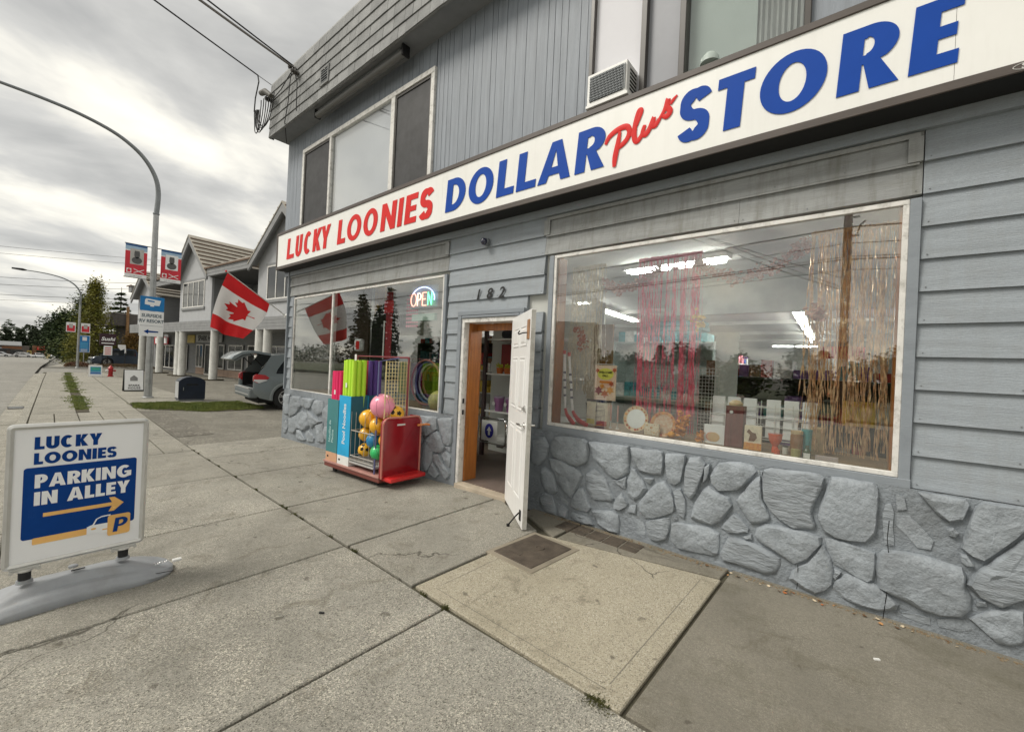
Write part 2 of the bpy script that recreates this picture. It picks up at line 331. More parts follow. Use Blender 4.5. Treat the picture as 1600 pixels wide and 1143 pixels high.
# scored panels further along
for a, b in ((-10.2, -8.34), (-12.4, -10.2), (-14.78, -12.4)):
    for k in range(5):
        f0 = lambda x, k=k: kerb(x)+(joint(x)-kerb(x))*k/5
        f1 = lambda x, k=k: kerb(x)+(joint(x)-kerb(x))*(k+1)/5
        slab(quad(a, b, f0, f1), m_conc, 1, 1, walk, gap=.009)
for a, b in ((-19.5, -14.8), (-24.5, -19.5), (-30.5, -24.5), (-38, -30.5)):
    slab(quad(a, b, lambda x: kerb(x)+.98, lambda x: joint(x)), m_conc2, 1, 1, walk, gap=.012)
    slab(quad(a, b, lambda x: joint(x)+.01, lambda x: 4.3), m_conc, 1, 1, walk, gap=.012)
    slab(quad(a, b, lambda x: kerb(x)-.0, lambda x: kerb(x)+.76), m_conc, 1, 1, walk, gap=.012)
for i in range(17):
    a = 4.2-i*2.5; b = a+2.5
    if a < -38: break
    slab(quad(a, b, lambda x: kerb(x)-.155, lambda x: kerb(x)-.005), m_conc2, 1, 1, walk, name='kerbstone', th=.16, gap=.005)
lot = sheet('parking_lot', [-46, -38, -30, -20, -15, -8.9], lambda x: joint(x)+.0 if x > -15.5 else 4.3, lambda x: 40, lambda x, y: -.152 if y > 3 else -.150, m_asph, kind='structure')
sheet('parking_lot_patch', [-14.5, -12, -9.9], lambda x: joint(x)+.03, lambda x: joint(x)+.5+.12*sin(x*3), lambda x, y: -.144, concrete('patched_asphalt', (.12, .112, .095), (.15, .14, .12), .6, agg=60), kind='structure')
for x_ in (-13.9, -24.0): sheet('gutter_seam', [x_-.02, x_+.02], lambda x: kerb(x)-.49, lambda x: kerb(x)-.16, lambda x, y: g(x)-.101, m_joint, kind='structure')
gr_ = thing('drain_grate', 'dark iron drain grate in the gutter beside the kerb', 'drain', (-17.5, kerb(-17.5)-.32, -.25)); box('frame', m_lid_ := mat('iron_grate', (.04, .038, .035), .7), -.3, .3, -.15, .15, 0, .008, gr_)
for k in range(7): box('bar', m_steel, -.26+k*.08, -.23+k*.08, -.13, .13, .009, .014, gr_)
# far side street with its stop bars and crossing
sheet('side_street', [-47, -38.05], lambda x: kerb(x)-.36, lambda x: 60, lambda x, y: -.26, m_road, kind='structure')
def marking(name, x0, x1, y0, y1, label):
    return props(sheet(name, [x0, x1], lambda x: y0, lambda x: y1, lambda x, y: -.255, m_white), label, 'road marking')
marking('crossing_bar', -39.6, -38.2, 1.95, 2.42, 'short white painted bar at the pavement end by the side street')
marking('crossing_line', -39.2, -38.9, 3.0, 8.5, 'long thin white painted line across the side street mouth')
# concrete island kerb across the street and planting bed
sheet('traffic_island', [-54, -47], lambda x: kerb(x)-.1 if x > -50 else kerb(x)+.6, lambda x: 14, lambda x, y: -.13, m_conc, kind='structure')
# joint weeds, moss, leaf litter
def blades(name, spots, h, m, n, spread, w=.006, **k):
    b = MB()
    for (x, y, z) in spots:
        for _ in range(n):
            a = random.random()*6.28; r = spread*sqrt(random.random()); px = x+cos(a)*r; py = y+sin(a)*r
            hh = h*random.uniform(.4, 1.1); t = random.random()*6.28; lx, ly = cos(t)*hh*.6, sin(t)*hh*.6; ww = w*random.uniform(.6, 1.4)
            dx, dy = -sin(t)*ww, cos(t)*ww
            b.add([(px-dx, py-dy, z), (px+dx, py+dy, z), (px+lx*.4+dx*.6, py+ly*.4+dy*.6, z+hh*.7), (px+lx, py+ly, z+hh)], [(0, 1, 2), (0, 2, 3)])
    return b.build(name, m, kind='stuff', **k)
m_moss = mat('moss', (.045, .055, .012), .9, col2=(.10, .095, .03), vs=20)
sp = [(-.85+random.uniform(-.05, .05), 1.735+random.uniform(-.03, .02), -.02) for _ in range(16)]
sp += [(x, joint(x)+random.uniform(-.012, .012), g(x)-.02) for x in [-3.0, -3.4, -4.0, -4.15, -4.4, -4.5, -5.3, -6.1, -6.9, -7.4, -8.1, -8.4, -8.4, -2.1, -1.9]]
props(blades('moss_tufts', sp, .028, m_moss, 60, .03, .003), 'small moss and weed tufts growing in the pavement joints', 'moss')
sp = [(random.uniform(-16.4, -13.9), 0, -.14) for _ in range(900)]
sp = [(x, random.uniform(2.5+(x+16.4)*.06, 2.5+(x+16.4)*.06) + random.random()**.8*(2.5 if x > -15.9 else 1.2), z) for x, y, z in sp]
sheet('verge_soil', [-16.5, -15.6, -14.9, -13.7], lambda x: 2.42 if x < -15 else 2.5+(x+15)*.9, lambda x: 3.6 if x < -16 else 5.1, lambda x, y: -.141, m_soil, kind='structure')
sp = []
while len(sp) < 700:
    x = random.uniform(-16.5, -13.8); y = random.uniform(2.4, 5.1)
    if y > (2.42 if x < -15 else 2.5+(x+15)*.9) and (x > -16 or y < 3.6): sp.append((x, y, -.145))
props(blades('verge_grass', sp, .07, m_grass, 26, .09, .004), 'rough green grass strip beside the car park', 'grass')
sp = [(x, kerb(x)+.86+random.gauss(0, .10), -.17) for x in [random.choice([-16.5, -18, -19, -22, -24, -25.5, -27, -29.5, -31, -33, -36])+random.uniform(-1.1, 1.1) for _ in range(260)]]
props(blades('kerb_grass', sp, .07, m_grass, 22, .12, .006), 'patchy grass growing in the strip beside the kerb', 'grass')
sheet('planting_strip', [-38, -30, -15], lambda x: kerb(x)+.76, lambda x: kerb(x)+.98, lambda x, y: g(x)-.012, m_soil, kind='structure')
# utility box lid in the pale slab
m_lid = mat('rusty_box_lid', (.085, .068, .052), .75, metal=.2, var=.3, vs=9, bump=.004, bs=50, dirt=.4, dcol=(.06, .04, .03))
t = thing('utility_box_lid', 'rectangular rust brown utility box lid set in the pale slab below the door', 'utility cover', (-1.98, 2.77, 0), R(-4))
MB().box(-.24, .24, -.30, .30, -.02, .006).build('frame', mat('lid_rim', (.24, .21, .16), .85, var=.2, bump=.003), t, bevel=.003)
MB().box(-.195, .195, -.255, .255, .003, .011).build('lid', m_lid, t, bevel=.003)
b = MB(); b.tube([(.02+.035*cos(a), .06+.035*sin(a), .012) for a in fr(0, 2*pi, 16)], .005, 6); b.build('ring_pull', m_lid, t)
MB().box(-.12, .0, -.16, -.13, .008, .0135).build('lettering_bar', m_lid, t)
# dark brick pavers against the wall
t = thing('brick_paver_patch', 'few dark brick pavers let into the pavement against the stone wall', 'paving', (-1.75, 3.47, 0))
m_pav = mat('dark_paver', (.075, .06, .045), .9, var=.3, vs=12, bump=.006, bs=50)
for i in range(5):
    for j in range(2):
        MB().box(-.40+i*.16, -.25+i*.16, -.14+j*.10, -.05+j*.10, -.04, .004+random.uniform(0, .004)).build('brick', m_pav, t, bevel=.004)
# leaf litter along the base of the wall
def leaf_mesh(nm, s, m):
    pts = [(0, 1), (.25, .7), (.7, .75), (.55, .4), (.95, .1), (.5, 0), (.35, -.45), (0, -.3), (-.35, -.45), (-.5, 0), (-.95, .1), (-.55, .4), (-.7, .75), (-.25, .7)]
    b = MB(); b.v = [(x*s, y*s, .25*s*(abs(x)+.4*abs(y))+random.uniform(0, .1)*s) for x, y in pts]+[(0, .1*s, 0)]; b.f = [(i, (i+1) % 14, 14) for i in range(14)]
    return b.mesh(m)
lm = [leaf_mesh('leaf', .022, mat('dry_leaf_'+n, c, .7, var=.3, vs=40)) for n, c in (('tan', (.42, .22, .09)), ('orange', (.40, .13, .04)), ('brown', (.13, .07, .03)), ('pale', (.5, .42, .3)))]
b = MB()
ordn = ['first', 'second', 'third', 'fourth', 'fifth', 'sixth', 'seventh', 'eighth', 'ninth', 'tenth', 'eleventh', 'twelfth']
lxs = sorted([random.uniform(-1.5, -.5) for _ in range(7)]+[random.uniform(-.5, .72) for _ in range(19)]); cnt_ = {}
for x in lxs:
    y = 3.53-abs(random.gauss(0, .035)); me_ = random.choice(lm); cn = me_.materials[0].name.split('_')[2].split('.')[0]; q_ = cnt_.get(cn, 0); cnt_[cn] = q_+1
    o = obj('dry_leaf', me_, None, label='small %s fallen leaf at the wall foot, %s of its colour from the door' % (cn, ordn[min(q_, 11)]), cat='leaf', group='fallen leaves along the wall base')
    o.location = (x, y, .004); o.rotation_euler = (random.uniform(-.3, .3), random.uniform(-.3, .3), random.random()*6); s_ = random.uniform(.4, 1.0); o.scale = (s_,)*3
grit = MB()
for i in range(500):
    x = random.uniform(-2.4, .8); y = 3.555-abs(random.gauss(0, .022)); r = random.uniform(.002, .006)
    grit.box(x-r, x+r, y-r, y+r, .0, r)
props(grit.build('wall_base_grit', mat('grit', (.16, .11, .06), .95, col2=(.3, .24, .16), vs=30)), 'brown grit and crumbs along the foot of the wall', 'grit', kind='stuff')
for (x, y), n in (((.12, 3.02), 'white cigarette end lying on the smooth slab near the right edge'), ((-2.35, 1.22), 'dark gum spot on the rough slab')):
    o = MB().box(-.014, .014, -.006, .006, 0, .007).build('litter', m_white if y > 2 else m_rubber); o.location = (x, y, .001); o.rotation_euler[2] = .6; props(o, n, 'litter')

# ------------------------------------------------------------------ lettering
def arc(cx, cy, rx, ry, a0, a1, n=20): return [(cx+rx*cos(R(a0+(a1-a0)*i/n)), cy+ry*sin(R(a0+(a1-a0)*i/n))) for i in range(n+1)]
def glyph(c, W, s, h):
    if c == 'L': return [[(0, 0), (W, 0), (W, h), (s, h), (s, 1), (0, 1)]]
    if c == 'I': return [[(0, 0), (s, 0), (s, 1), (0, 1)]]
    if c == 'E': return [[(0, 0), (W, 0), (W, h), (s, h), (s, .5-h*.45), (W*.92, .5-h*.45), (W*.92, .5+h*.45), (s, .5+h*.45), (s, 1-h), (W, 1-h), (W, 1), (0, 1)]]
    if c == 'T': return [[(W/2-s/2, 0), (W/2+s/2, 0), (W/2+s/2, 1-h), (W, 1-h), (W, 1), (0, 1), (0, 1-h), (W/2-s/2, 1-h)]]
    if c == 'N': return [[(0, 0), (s, 0), (s, .56), (W-s, 0), (W, 0), (W, 1), (W-s, 1), (W-s, .44), (s, 1), (0, 1)]]
    if c == 'A':
        a = s*1.05; k = W/2-a/2; x1 = s+.16*k; 
        xi = lambda z: s*1.02+z*k*.9
        return [[(0, 0), (s, 0), (xi(.17), .17), (W-xi(.17), .17), (W-s, 0), (W, 0), (W/2+a/2, 1), (W/2-a/2, 1)], [(xi(.36), .36), (W/2, .78), (W-xi(.36), .36)]]
    if c == 'K': return [[(0, 0), (s, 0), (s, .40), (W-1.2*s, 0), (W+.02, 0), (W*.60, .53), (W, 1), (W-1.2*s, 1), (s, .62), (s, 1), (0, 1)]]
    if c == 'Y': return [[(W/2-s/2, 0), (W/2+s/2, 0), (W/2+s/2, .42), (W, 1), (W-1.1*s, 1), (W/2, .66), (1.1*s, 1), (0, 1), (W/2-s/2, .42)]]
    if c == 'O': return [arc(W/2, .5, W/2, .515, 0, 360, 40)[:-1], arc(W/2, .5, W/2-s, .515-h, 360, 0, 40)[:-1]]
    if c == 'U': return [[(W, 1)]+[(W-s, 1)]+arc(W/2, .36, W/2-s, .36-h, 360, 180, 18)+[(s, 1), (0, 1)]+arc(W/2, .36, W/2, .375, 180, 360, 22)]
    if c == 'C': return [arc(W/2, .5, W/2, .515, 48, 312, 34)+arc(W/2+.02, .5, W/2-s, .515-h, 305, 55, 30)]
    if c == 'G': return [arc(W/2, .5, W/2, .515, 48, 300, 34)+[(W, .12), (W, .54), (W*.52, .54), (W*.52, .38), (W-s*.9, .38)]+arc(W/2+.02, .5, W/2-s, .515-h, 318, 55, 30)]
    if c == 'D': return [[(0, 0), (W*.38, 0)]+arc(W*.38, .5, W*.62, .5, -88, 88, 24)+[(W*.38, 1), (0, 1)], [(s, h), (s, 1-h), (W*.38, 1-h)]+arc(W*.38, .5, W*.62-s, .5-h, 86, -86, 22)+[(W*.38, h)]]
    if c == 'P': return [[(0, 0), (s, 0), (s, .36), (W*.5, .36)]+arc(W*.5, .68, W*.5, .32, -86, 86, 20)+[(W*.5, 1), (0, 1)], [(s, .36+h*.75), (s, 1-h), (W*.46, 1-h)]+arc(W*.46, .68, W*.54-s, .32-h*.88, 84, -84, 14)+[(W*.46, .36+h*.75)]]
    if c == 'R': return [[(0, 0), (s, 0), (s, .40), (s+.02, .40), (max(W-s*1.05, s+.12), 0), (W+.05, 0), (W*.72, .43)]+arc(W*.5, .69, W*.5, .31, -50, 86, 18)+[(W*.5, 1), (0, 1)], [(s, .38+h*.8), (s, 1-h), (W*.46, 1-h)]+arc(W*.46, .69, W*.54-s, .31-h*.9, 84, -84, 14)+[(W*.46, .38+h*.8)]]
    if c == 'S':
        s = min(s, W*.35); h = min(h, .175); ry = (1-h)/4; rx = W/2-s*.5; P = arc(W/2, .5+ry, rx, ry, 22, 270, 26)+arc(W/2, .5-ry, rx, ry, 90, -158, 26)[1:]
        Lf, Rt = [], []
        for i, (x, y) in enumerate(P):
            a = P[max(0, i-1)]; b = P[min(len(P)-1, i+1)]; dx, dy = b[0]-a[0], b[1]-a[1]; l = sqrt(dx*dx+dy*dy) or 1; nx, ny = -dy/l, dx/l
            mid = 1-min(1, abs(i-26)/12); th = (h*abs(ny)+s*.95*abs(nx))*(1-mid)+(s*1.02)*mid
            Lf.append((x+nx*th/2, y+ny*th/2)); Rt.append((x-nx*th/2, y-ny*th/2))
        return [Lf+Rt[::-1]]
def letter_mesh(loops, ox, oy, oz, sx, sz, shear, th, m, name, M=None):
    "flat raised letter: u->x, v->z, front facing -y"
    cu = bpy.data.curves.new(name, 'CURVE'); cu.dimensions = '2D'; cu.fill_mode = 'BOTH'; cu.extrude = th/2
    for lp in loops:
        sl = cu.splines.new('POLY'); sl.points.add(len(lp)-1); sl.use_cyclic_u = True
        for i, (u, v) in enumerate(lp): sl.points[i].co = (u*sx+v*sz*shear, v*sz, 0, 1)
    return curve_mesh(cu, m, ox, oy, oz, M)
def curve_mesh(cu, m, ox, oy, oz, M=None):
    o = bpy.data.objects.new('tmp', cu); COL.objects.link(o); bpy.context.view_layer.update()
    dg = bpy.context.evaluated_depsgraph_get(); me = bpy.data.meshes.new_from_object(o.evaluated_get(dg)); bpy.data.objects.remove(o); bpy.data.curves.remove(cu)
    T = Matrix.Translation((ox, oy, oz)) @ Matrix.Rotation(R(90), 4, 'X')
    if M is not None: T = M @ Matrix.Rotation(R(90), 4, 'X')
    me.transform(T); me.materials.clear(); me.materials.append(m); return me
def text(name, s, x, y, z, h, m, parent=None, off=0, shear=0, th=.002, M=None, align='LEFT', sp=1, sx=1, **k):
    cu = bpy.data.curves.new(name, 'FONT'); cu.body = s; cu.size = h/.72; cu.offset = off; cu.shear = shear; cu.extrude = th/2; cu.align_x = align; cu.space_character = sp; cu.resolution_u = 3
    if sx != 1:
        MM = (M if M is not None else Matrix.Translation((x, y, z))) @ Matrix.Diagonal((sx, 1, 1, 1))
        return obj(name, curve_mesh(cu, m, 0, 0, 0, MM), parent, **k)
    return obj(name, curve_mesh(cu, m, x, y, z, M), parent, **k)
def word(s, x0, x1, y, z, h, m, parent, shear=0, s_=.24, h_=.19, gap=.07, th=.004, M=None, widths=None, name='letter'):
    ws = [{'I': s_/.6 if False else s_, 'L': .5, 'E': .52, 'O': .9, 'N': .76, 'K': .68, 'A': .82, 'Y': .72, 'C': .72, 'U': .68, 'S': .6, 'R': .64, 'G': .82, 'P': .6, 'T': .6, 'D': .74}[c] for c in s]
    tot = sum(ws)+gap*(len(s)-1); f = (x1-x0)/(tot*h); x = x0; res = []
    for c, w in zip(s, ws):
        lp = glyph(c, w, s_, h_)
        if M is None: me = letter_mesh(lp, x, y, z, h*f, h, shear, th, m, name)
        else: me = letter_mesh(lp, 0, 0, 0, h*f, h, shear, th, m, name, M @ Matrix.Translation((x, y, z)))
        res.append(obj(name, me, parent)); x += (w+gap)*h*f
    return res

# ------------------------------------------------------------------ the store building
D = 3.66
store = thing('store_building', 'two storey grey blue shop building with stone base and open white door', 'building')
def part(name, m, x0, x1, y0, y1, z0, z1, par=None, bevel=0): return box(name, m, x0, x1, y0, y1, z0, z1, par or store, bevel)
m_int = mat('interior_wall', (.52, .53, .50), .7, var=.04); m_ceil = mat('interior_ceiling', (.58, .59, .57), .8, var=.05)
m_floor = mat('interior_floor', (.13, .10, .085), .5, var=.25, vs=3)
XL, XR = -8.86, 4.2
# core wall around the openings
w = MB()
for x0, x1, z0, z1 in ((XL+.01, -8.60, -.3, 3.1), (-8.60, -4.21, -.3, .80), (-8.60, -4.21, 2.65, 3.1), (-4.21, -3.80, -.3, 3.1), (-3.80, -2.97, 2.0, 3.1), (-2.97, -2.47, -.3, 3.1), (-2.47, .19, -.3, .86), (-2.47, .19, 2.66, 3.1), (.19, XR, -.3, 3.1)):
    w.box(x0, x1, D+.03, D+.14, z0, z1)
w.box(XL, XL+.15, D+.14, 24, -.3, 3.1); w.box(XR-.15, XR, D+.14, 24, -.3, 3.1)
w.build('wall', m_int, store)
part('side_wall', m_paint, XL-.012, XL-.001, D+.02, 24, -.3, 3.1)
part('floor', m_floor, XL+.15, XR-.15, D+.03, 24, -.2, .03)
part('ceiling', m_ceil, XL+.15, XR-.15, D+.14, 24, 2.95, 3.05)
part('back_wall', m_int, XL+.15, XR-.15, 23.8, 23.98, .03, 2.95)
# painted rubble base
for x0, x1 in ((XL, -3.88), (-2.84, XR)):
    b = MB()
    xs = fr(x0, x1, max(4, int((x1-x0)/.25)))
    n = 4; rows = [(-.3, 3.60), (.0, 3.598), (.4, 3.603), (.832, 3.615)]
    for x in xs:
        for z, y in rows: b.v.append((x, y+random.uniform(-.006, .006), z))
    for i in range(len(xs)-1):
        for j in range(n-1): b.f.append((i*n+j, (i+1)*n+j, (i+1)*n+j+1, i*n+j+1))
    k = len(b.v); b.v += [(x0, 3.69, -.3), (x0, 3.69, .832), (x1, 3.69, -.3), (x1, 3.69, .832)]
    b.f += [(0, 3, k+1, k), (len(xs)*n-n, k+2, k+3, len(xs)*n-1)]
    b.build('mortar_bed', m_mortar, store, smooth=True)
STONES = "-2.567,0.746 -2.491,0.764 -2.435,0.668 -2.454,0.554 -2.542,0.462 -2.63,0.467 -2.644,0.706|-2.397,0.729 -2.359,0.782 -2.034,0.806 -1.992,0.783 -1.987,0.609 -2.022,0.577 -2.087,0.529 -2.171,0.537 -2.398,0.605|-1.968,0.793 -1.581,0.804 -1.57,0.575 -1.67,0.494 -1.779,0.534 -1.941,0.694|-1.723,0.496 -1.669,0.48 -1.575,0.547 -1.582,0.422 -1.654,0.436|-1.562,0.799 -1.274,0.81 -1.27,0.616 -1.472,0.606 -1.541,0.748|-1.244,0.798 -1.08,0.814 -1.113,0.587 -1.16,0.543 -1.206,0.567 -1.239,0.685|-1.063,0.795 -0.965,0.818 -0.927,0.765 -0.966,0.607 -1.017,0.454 -1.078,0.517 -1.083,0.637|-1.427,0.562 -1.321,0.578 -1.359,0.506 -1.407,0.525|-1.535,0.624 -1.497,0.613 -1.387,0.471 -1.437,0.395 -1.496,0.34 -1.568,0.383 -1.567,0.503|-1.988,0.48 -1.891,0.55 -1.791,0.494 -1.694,0.317 -1.719,0.281 -1.891,0.265 -1.966,0.331 -1.984,0.404|-2.412,0.555 -2.298,0.561 -2.078,0.502 -2.031,0.453 -2.146,0.211 -2.202,0.238 -2.302,0.337 -2.366,0.474|-2.515,0.432 -2.473,0.454 -2.363,0.406 -2.305,0.242 -2.336,0.208 -2.409,0.191 -2.499,0.31|-2.525,0.151 -2.459,0.2 -2.359,0.189 -2.3,-0 -2.398,0.001 -2.51,0.043|-2.291,0.124 -2.163,0.101 -2.173,-0.007 -2.276,0.006|-2.061,0.323 -2.01,0.347 -1.922,0.175 -1.941,0.125 -2.142,0.127 -2.13,0.202|-1.692,0.269 -1.619,0.395 -1.551,0.303 -1.556,0.272 -1.624,0.218 -1.69,0.226|-1.544,0.292 -1.471,0.322 -1.468,0.216 -1.566,0.227|-1.459,0.325 -1.335,0.505 -1.246,0.57 -1.192,0.514 -1.152,0.355 -1.156,0.32 -1.386,0.208 -1.45,0.268|-1.164,0.509 -1.111,0.543 -1.064,0.454 -1.055,0.357 -1.073,0.281 -1.112,0.309 -1.149,0.411|-1.913,0.151 -1.708,0.197 -1.642,0.183 -1.627,0.017 -1.713,0.011 -1.844,0.043|-1.615,0.178 -1.477,0.202 -1.409,0.185 -1.379,0.059 -1.446,0.057 -1.615,0.045|-1.391,0.184 -1.187,0.278 -1.182,0.167 -1.201,0.094 -1.284,0.037 -1.349,0.05|-1.182,0.291 -1.122,0.306 -1.115,0.269 -1.153,0.254|-2.132,0.083 -1.938,0.081 -1.878,0.021 -1.993,0.009 -2.144,0.027|-2.279,0.207 -2.167,0.167 -2.164,0.121 -2.26,0.145|-1.165,0.227 -1.116,0.25 -0.888,0.276 -0.799,0.254 -0.802,0.091 -0.83,0.071 -0.96,0.057 -1.108,0.049 -1.164,0.093|-0.881,0.688 -0.831,0.793 -0.691,0.823 -0.591,0.816 -0.572,0.775 -0.656,0.651 -0.7,0.611 -0.822,0.579 -0.874,0.636|-0.516,0.795 -0.47,0.814 -0.2,0.824 -0.17,0.811 -0.182,0.735 -0.223,0.615 -0.236,0.565 -0.203,0.49 -0.213,0.45 -0.325,0.428 -0.406,0.454 -0.512,0.574 -0.52,0.681|-1.023,0.31 -0.987,0.45 -0.903,0.609 -0.821,0.553 -0.744,0.539 -0.724,0.492 -0.794,0.35 -0.859,0.295 -0.961,0.316|-0.57,0.725 -0.545,0.75 -0.525,0.59 -0.469,0.466 -0.481,0.439 -0.592,0.384 -0.697,0.535|-0.801,0.295 -0.703,0.436 -0.665,0.415 -0.594,0.343 -0.607,0.314 -0.733,0.273|-0.65,0.271 -0.571,0.317 -0.565,0.266 -0.622,0.262|-0.558,0.313 -0.547,0.366 -0.497,0.41 -0.293,0.418 -0.17,0.407 -0.172,0.36 -0.24,0.247 -0.307,0.17 -0.381,0.211 -0.534,0.27|-0.732,0.247 -0.604,0.25 -0.4,0.19 -0.394,0.139 -0.425,0.08 -0.474,0.043 -0.614,0.055 -0.772,0.054 -0.788,0.09 -0.757,0.172|-0.185,0.292 -0.158,0.374 -0.115,0.296 -0.09,0.196 -0.101,0.11 -0.186,0.015 -0.255,0.026 -0.343,0.075 -0.321,0.135 -0.238,0.21|-0.929,0.754 -0.89,0.787 -0.897,0.717 -0.909,0.65 -0.943,0.6|-0.555,0.788 -0.521,0.799 -0.536,0.757|-0.129,0.826 0.089,0.834 0.102,0.802 0.107,0.521 0.075,0.446 -0.028,0.436 -0.15,0.45 -0.194,0.548 -0.169,0.635|-0.152,0.41 -0.109,0.411 0.014,0.402 0.115,0.393 0.11,0.215 0.087,0.202 -0.099,0.247 -0.132,0.336|-0.099,0.23 -0.044,0.219 -0.078,0.132 -0.096,0.157|-0.098,0.093 -0.032,0.213 0.13,0.189 0.229,0.106 0.223,0.074 0.143,0.032 0.05,0.036 -0.047,0.049|0.131,0.378 0.16,0.417 0.344,0.437 0.495,0.421 0.506,0.388 0.499,0.313 0.534,0.281 0.533,0.199 0.497,0.148 0.421,0.117 0.327,0.126 0.138,0.18|0.237,0.065 0.382,0.089 0.384,0.035 0.33,0.031 0.245,0.044|0.392,0.088 0.517,0.138 0.567,0.087 0.5,0.049 0.397,0.036|0.523,0.145 0.674,0.264 0.734,0.262 0.739,0.097 0.68,0.058 0.64,0.057 0.585,0.104|0.513,0.346 0.546,0.402 0.643,0.542 0.722,0.654 0.815,0.731 0.834,0.453 0.731,0.347 0.651,0.259 0.561,0.287|0.485,0.537 0.508,0.635 0.54,0.789 0.563,0.826 0.646,0.85 0.717,0.829 0.776,0.805 0.721,0.705 0.653,0.606 0.573,0.493 0.536,0.508|0.293,0.839 0.411,0.843 0.502,0.83 0.512,0.8 0.493,0.695 0.436,0.671 0.396,0.697 0.333,0.776|0.425,0.63 0.45,0.651 0.476,0.622 0.468,0.583 0.432,0.595|0.48,0.508 0.511,0.509 0.544,0.456 0.52,0.43 0.488,0.456|0.553,0.261 0.598,0.269 0.596,0.233 0.548,0.223|0.146,0.712 0.179,0.729 0.195,0.674 0.188,0.574 0.207,0.451 0.151,0.444 0.139,0.6|0.196,0.66 0.267,0.671 0.339,0.587 0.381,0.543 0.37,0.478 0.302,0.471 0.257,0.544 0.198,0.586|0.192,0.792 0.239,0.788 0.26,0.691 0.199,0.675|0.748,0.264 0.854,0.294 0.859,0.09 0.75,0.081|-4.62,0.75 -4.19,0.77 -4.17,0.62 -4.38,0.5 -4.48,0.54 -4.61,0.7|-4.16,0.76 -3.84,0.79 -3.83,0.5 -3.92,0.45 -4.01,0.45 -4.1,0.59|-4,0.43 -3.84,0.44 -3.84,0.37 -3.94,0.37|-4.38,0.46 -4.17,0.61 -4,0.42 -4.09,0.33 -4.21,0.33|-4.47,0.34 -4.39,0.45 -4.22,0.33 -4.23,0.24 -4.32,0.05 -4.46,0.04 -4.51,0.15|-4.64,0.59 -4.57,0.61 -4.46,0.51 -4.47,0.37 -4.62,0.35|-4.21,0.3 -4.13,0.32 -3.87,0.11 -3.96,0.02 -4.2,0.22|-4.07,0.32 -3.97,0.38 -3.88,0.32 -3.87,0.23 -3.91,0.17 -4.02,0.25|-4.24,0.19 -4.08,0.06 -4.14,0 -4.27,0.01 -4.3,0.06|-4.62,0.33 -4.52,0.33 -4.51,0.1 -4.6,0.09|-8.83,0.71 -8.54,0.72 -8.54,0.36 -8.77,0.33|-8.45,0.7 -8.12,0.72 -8.04,0.57 -8.25,0.39 -8.51,0.3 -8.5,0.53|-8.02,0.71 -7.57,0.72 -7.63,0.59 -7.78,0.52 -8.04,0.58|-8.54,0.26 -8.21,0.36 -7.99,0.47 -7.76,0.41 -7.69,0.23 -7.89,0.12 -8.15,0.13 -8.28,0.01 -8.52,0.02|-7.77,0.51 -7.62,0.47 -7.46,0.39 -7.22,0.36 -7.34,0.32 -7.48,0.27 -7.59,0.19 -7.72,0.3|-8.17,0.1 -7.99,0.12 -7.78,-0.04 -8.13,-0.09|-7.79,0.07 -7.68,0.16 -7.45,0.04 -7.48,-0.04 -7.72,-0.06|-8.76,0.1 -8.61,0.25 -8.56,0.11 -8.65,-0.04 -8.76,-0.03|-7.52,0.7 -7.23,0.71 -7.18,0.53 -7.41,0.45 -7.6,0.58|-7.45,0.26 -7.17,0.34 -7.08,0.02 -7.3,-0.01"
def stone_mesh(pg, flat=False):
    cx = sum(p[0] for p in pg)/len(pg); cz = sum(p[1] for p in pg)/len(pg)
    P = []
    for i in range(len(pg)):
        a, c = pg[i], pg[(i+1) % len(pg)]; l = sqrt((a[0]-c[0])**2+(a[1]-c[1])**2); k = max(1, int(l/.055))
        for j in range(k):
            t = j/k; jx = 0 if j == 0 else random.uniform(-.006, .006)
            P.append((a[0]+(c[0]-a[0])*t+jx, a[1]+(c[1]-a[1])*t+jx))
    P = [((P[i-1][0]+7*P[i][0]+P[(i+1) % len(P)][0])/9, (P[i-1][1]+7*P[i][1]+P[(i+1) % len(P)][1])/9) for i in range(len(P))]
    n = len(P); size = max(max(abs(p[0]-cx), abs(p[1]-cz)) for p in P)
    hgt = .008 if flat else min(.048, .022+size*.09); tilt = random.uniform(-.04, .04), random.uniform(-.04, .04)
    b = MB(); sd_ = random.random()*10
    base_r = [(1.07, 0), (1.05, .45), (.99, .80), (.86, .96), (.50, 1.04)] if not flat else [(1.0, 0), (.97, 1.0), (.6, 1.05)]
    for ri, (k, hh) in enumerate(base_r):
        for i, (x, z) in enumerate(P):
            px, pz = cx+(x-cx)*k, cz+(z-cz)*k
            jit = 0 if ri == 0 else (random.uniform(-.005, .005)+.005*sin(pz*55+sd_+px*9)+.004*sin(px*38+sd_*3))*(0 if flat else 1)
            b.v.append((px+(random.uniform(-.006, .006) if ri > 1 and not flat else 0), 3.606-hgt*hh-jit+tilt[0]*(px-cx)+tilt[1]*(pz-cz), pz+(random.uniform(-.005, .005) if ri > 1 and not flat else 0)))
    m = len(base_r)
    for r_ in range(m-1):
        for i in range(n):
            j = (i+1) % n; b.f.append((r_*n+i, r_*n+j, (r_+1)*n+j, (r_+1)*n+i))
    c = len(b.v); b.v.append((cx, 3.606-hgt*1.0, cz)); b.f += [((m-1)*n+i, (m-1)*n+(i+1) % n, c) for i in range(n)]
    return b
allst = [[tuple(map(float, q.split(','))) for q in s_.split()] for s_ in STONES.split('|')]
FLAT = {51, 52, 53, 42, 43, 20, 24}
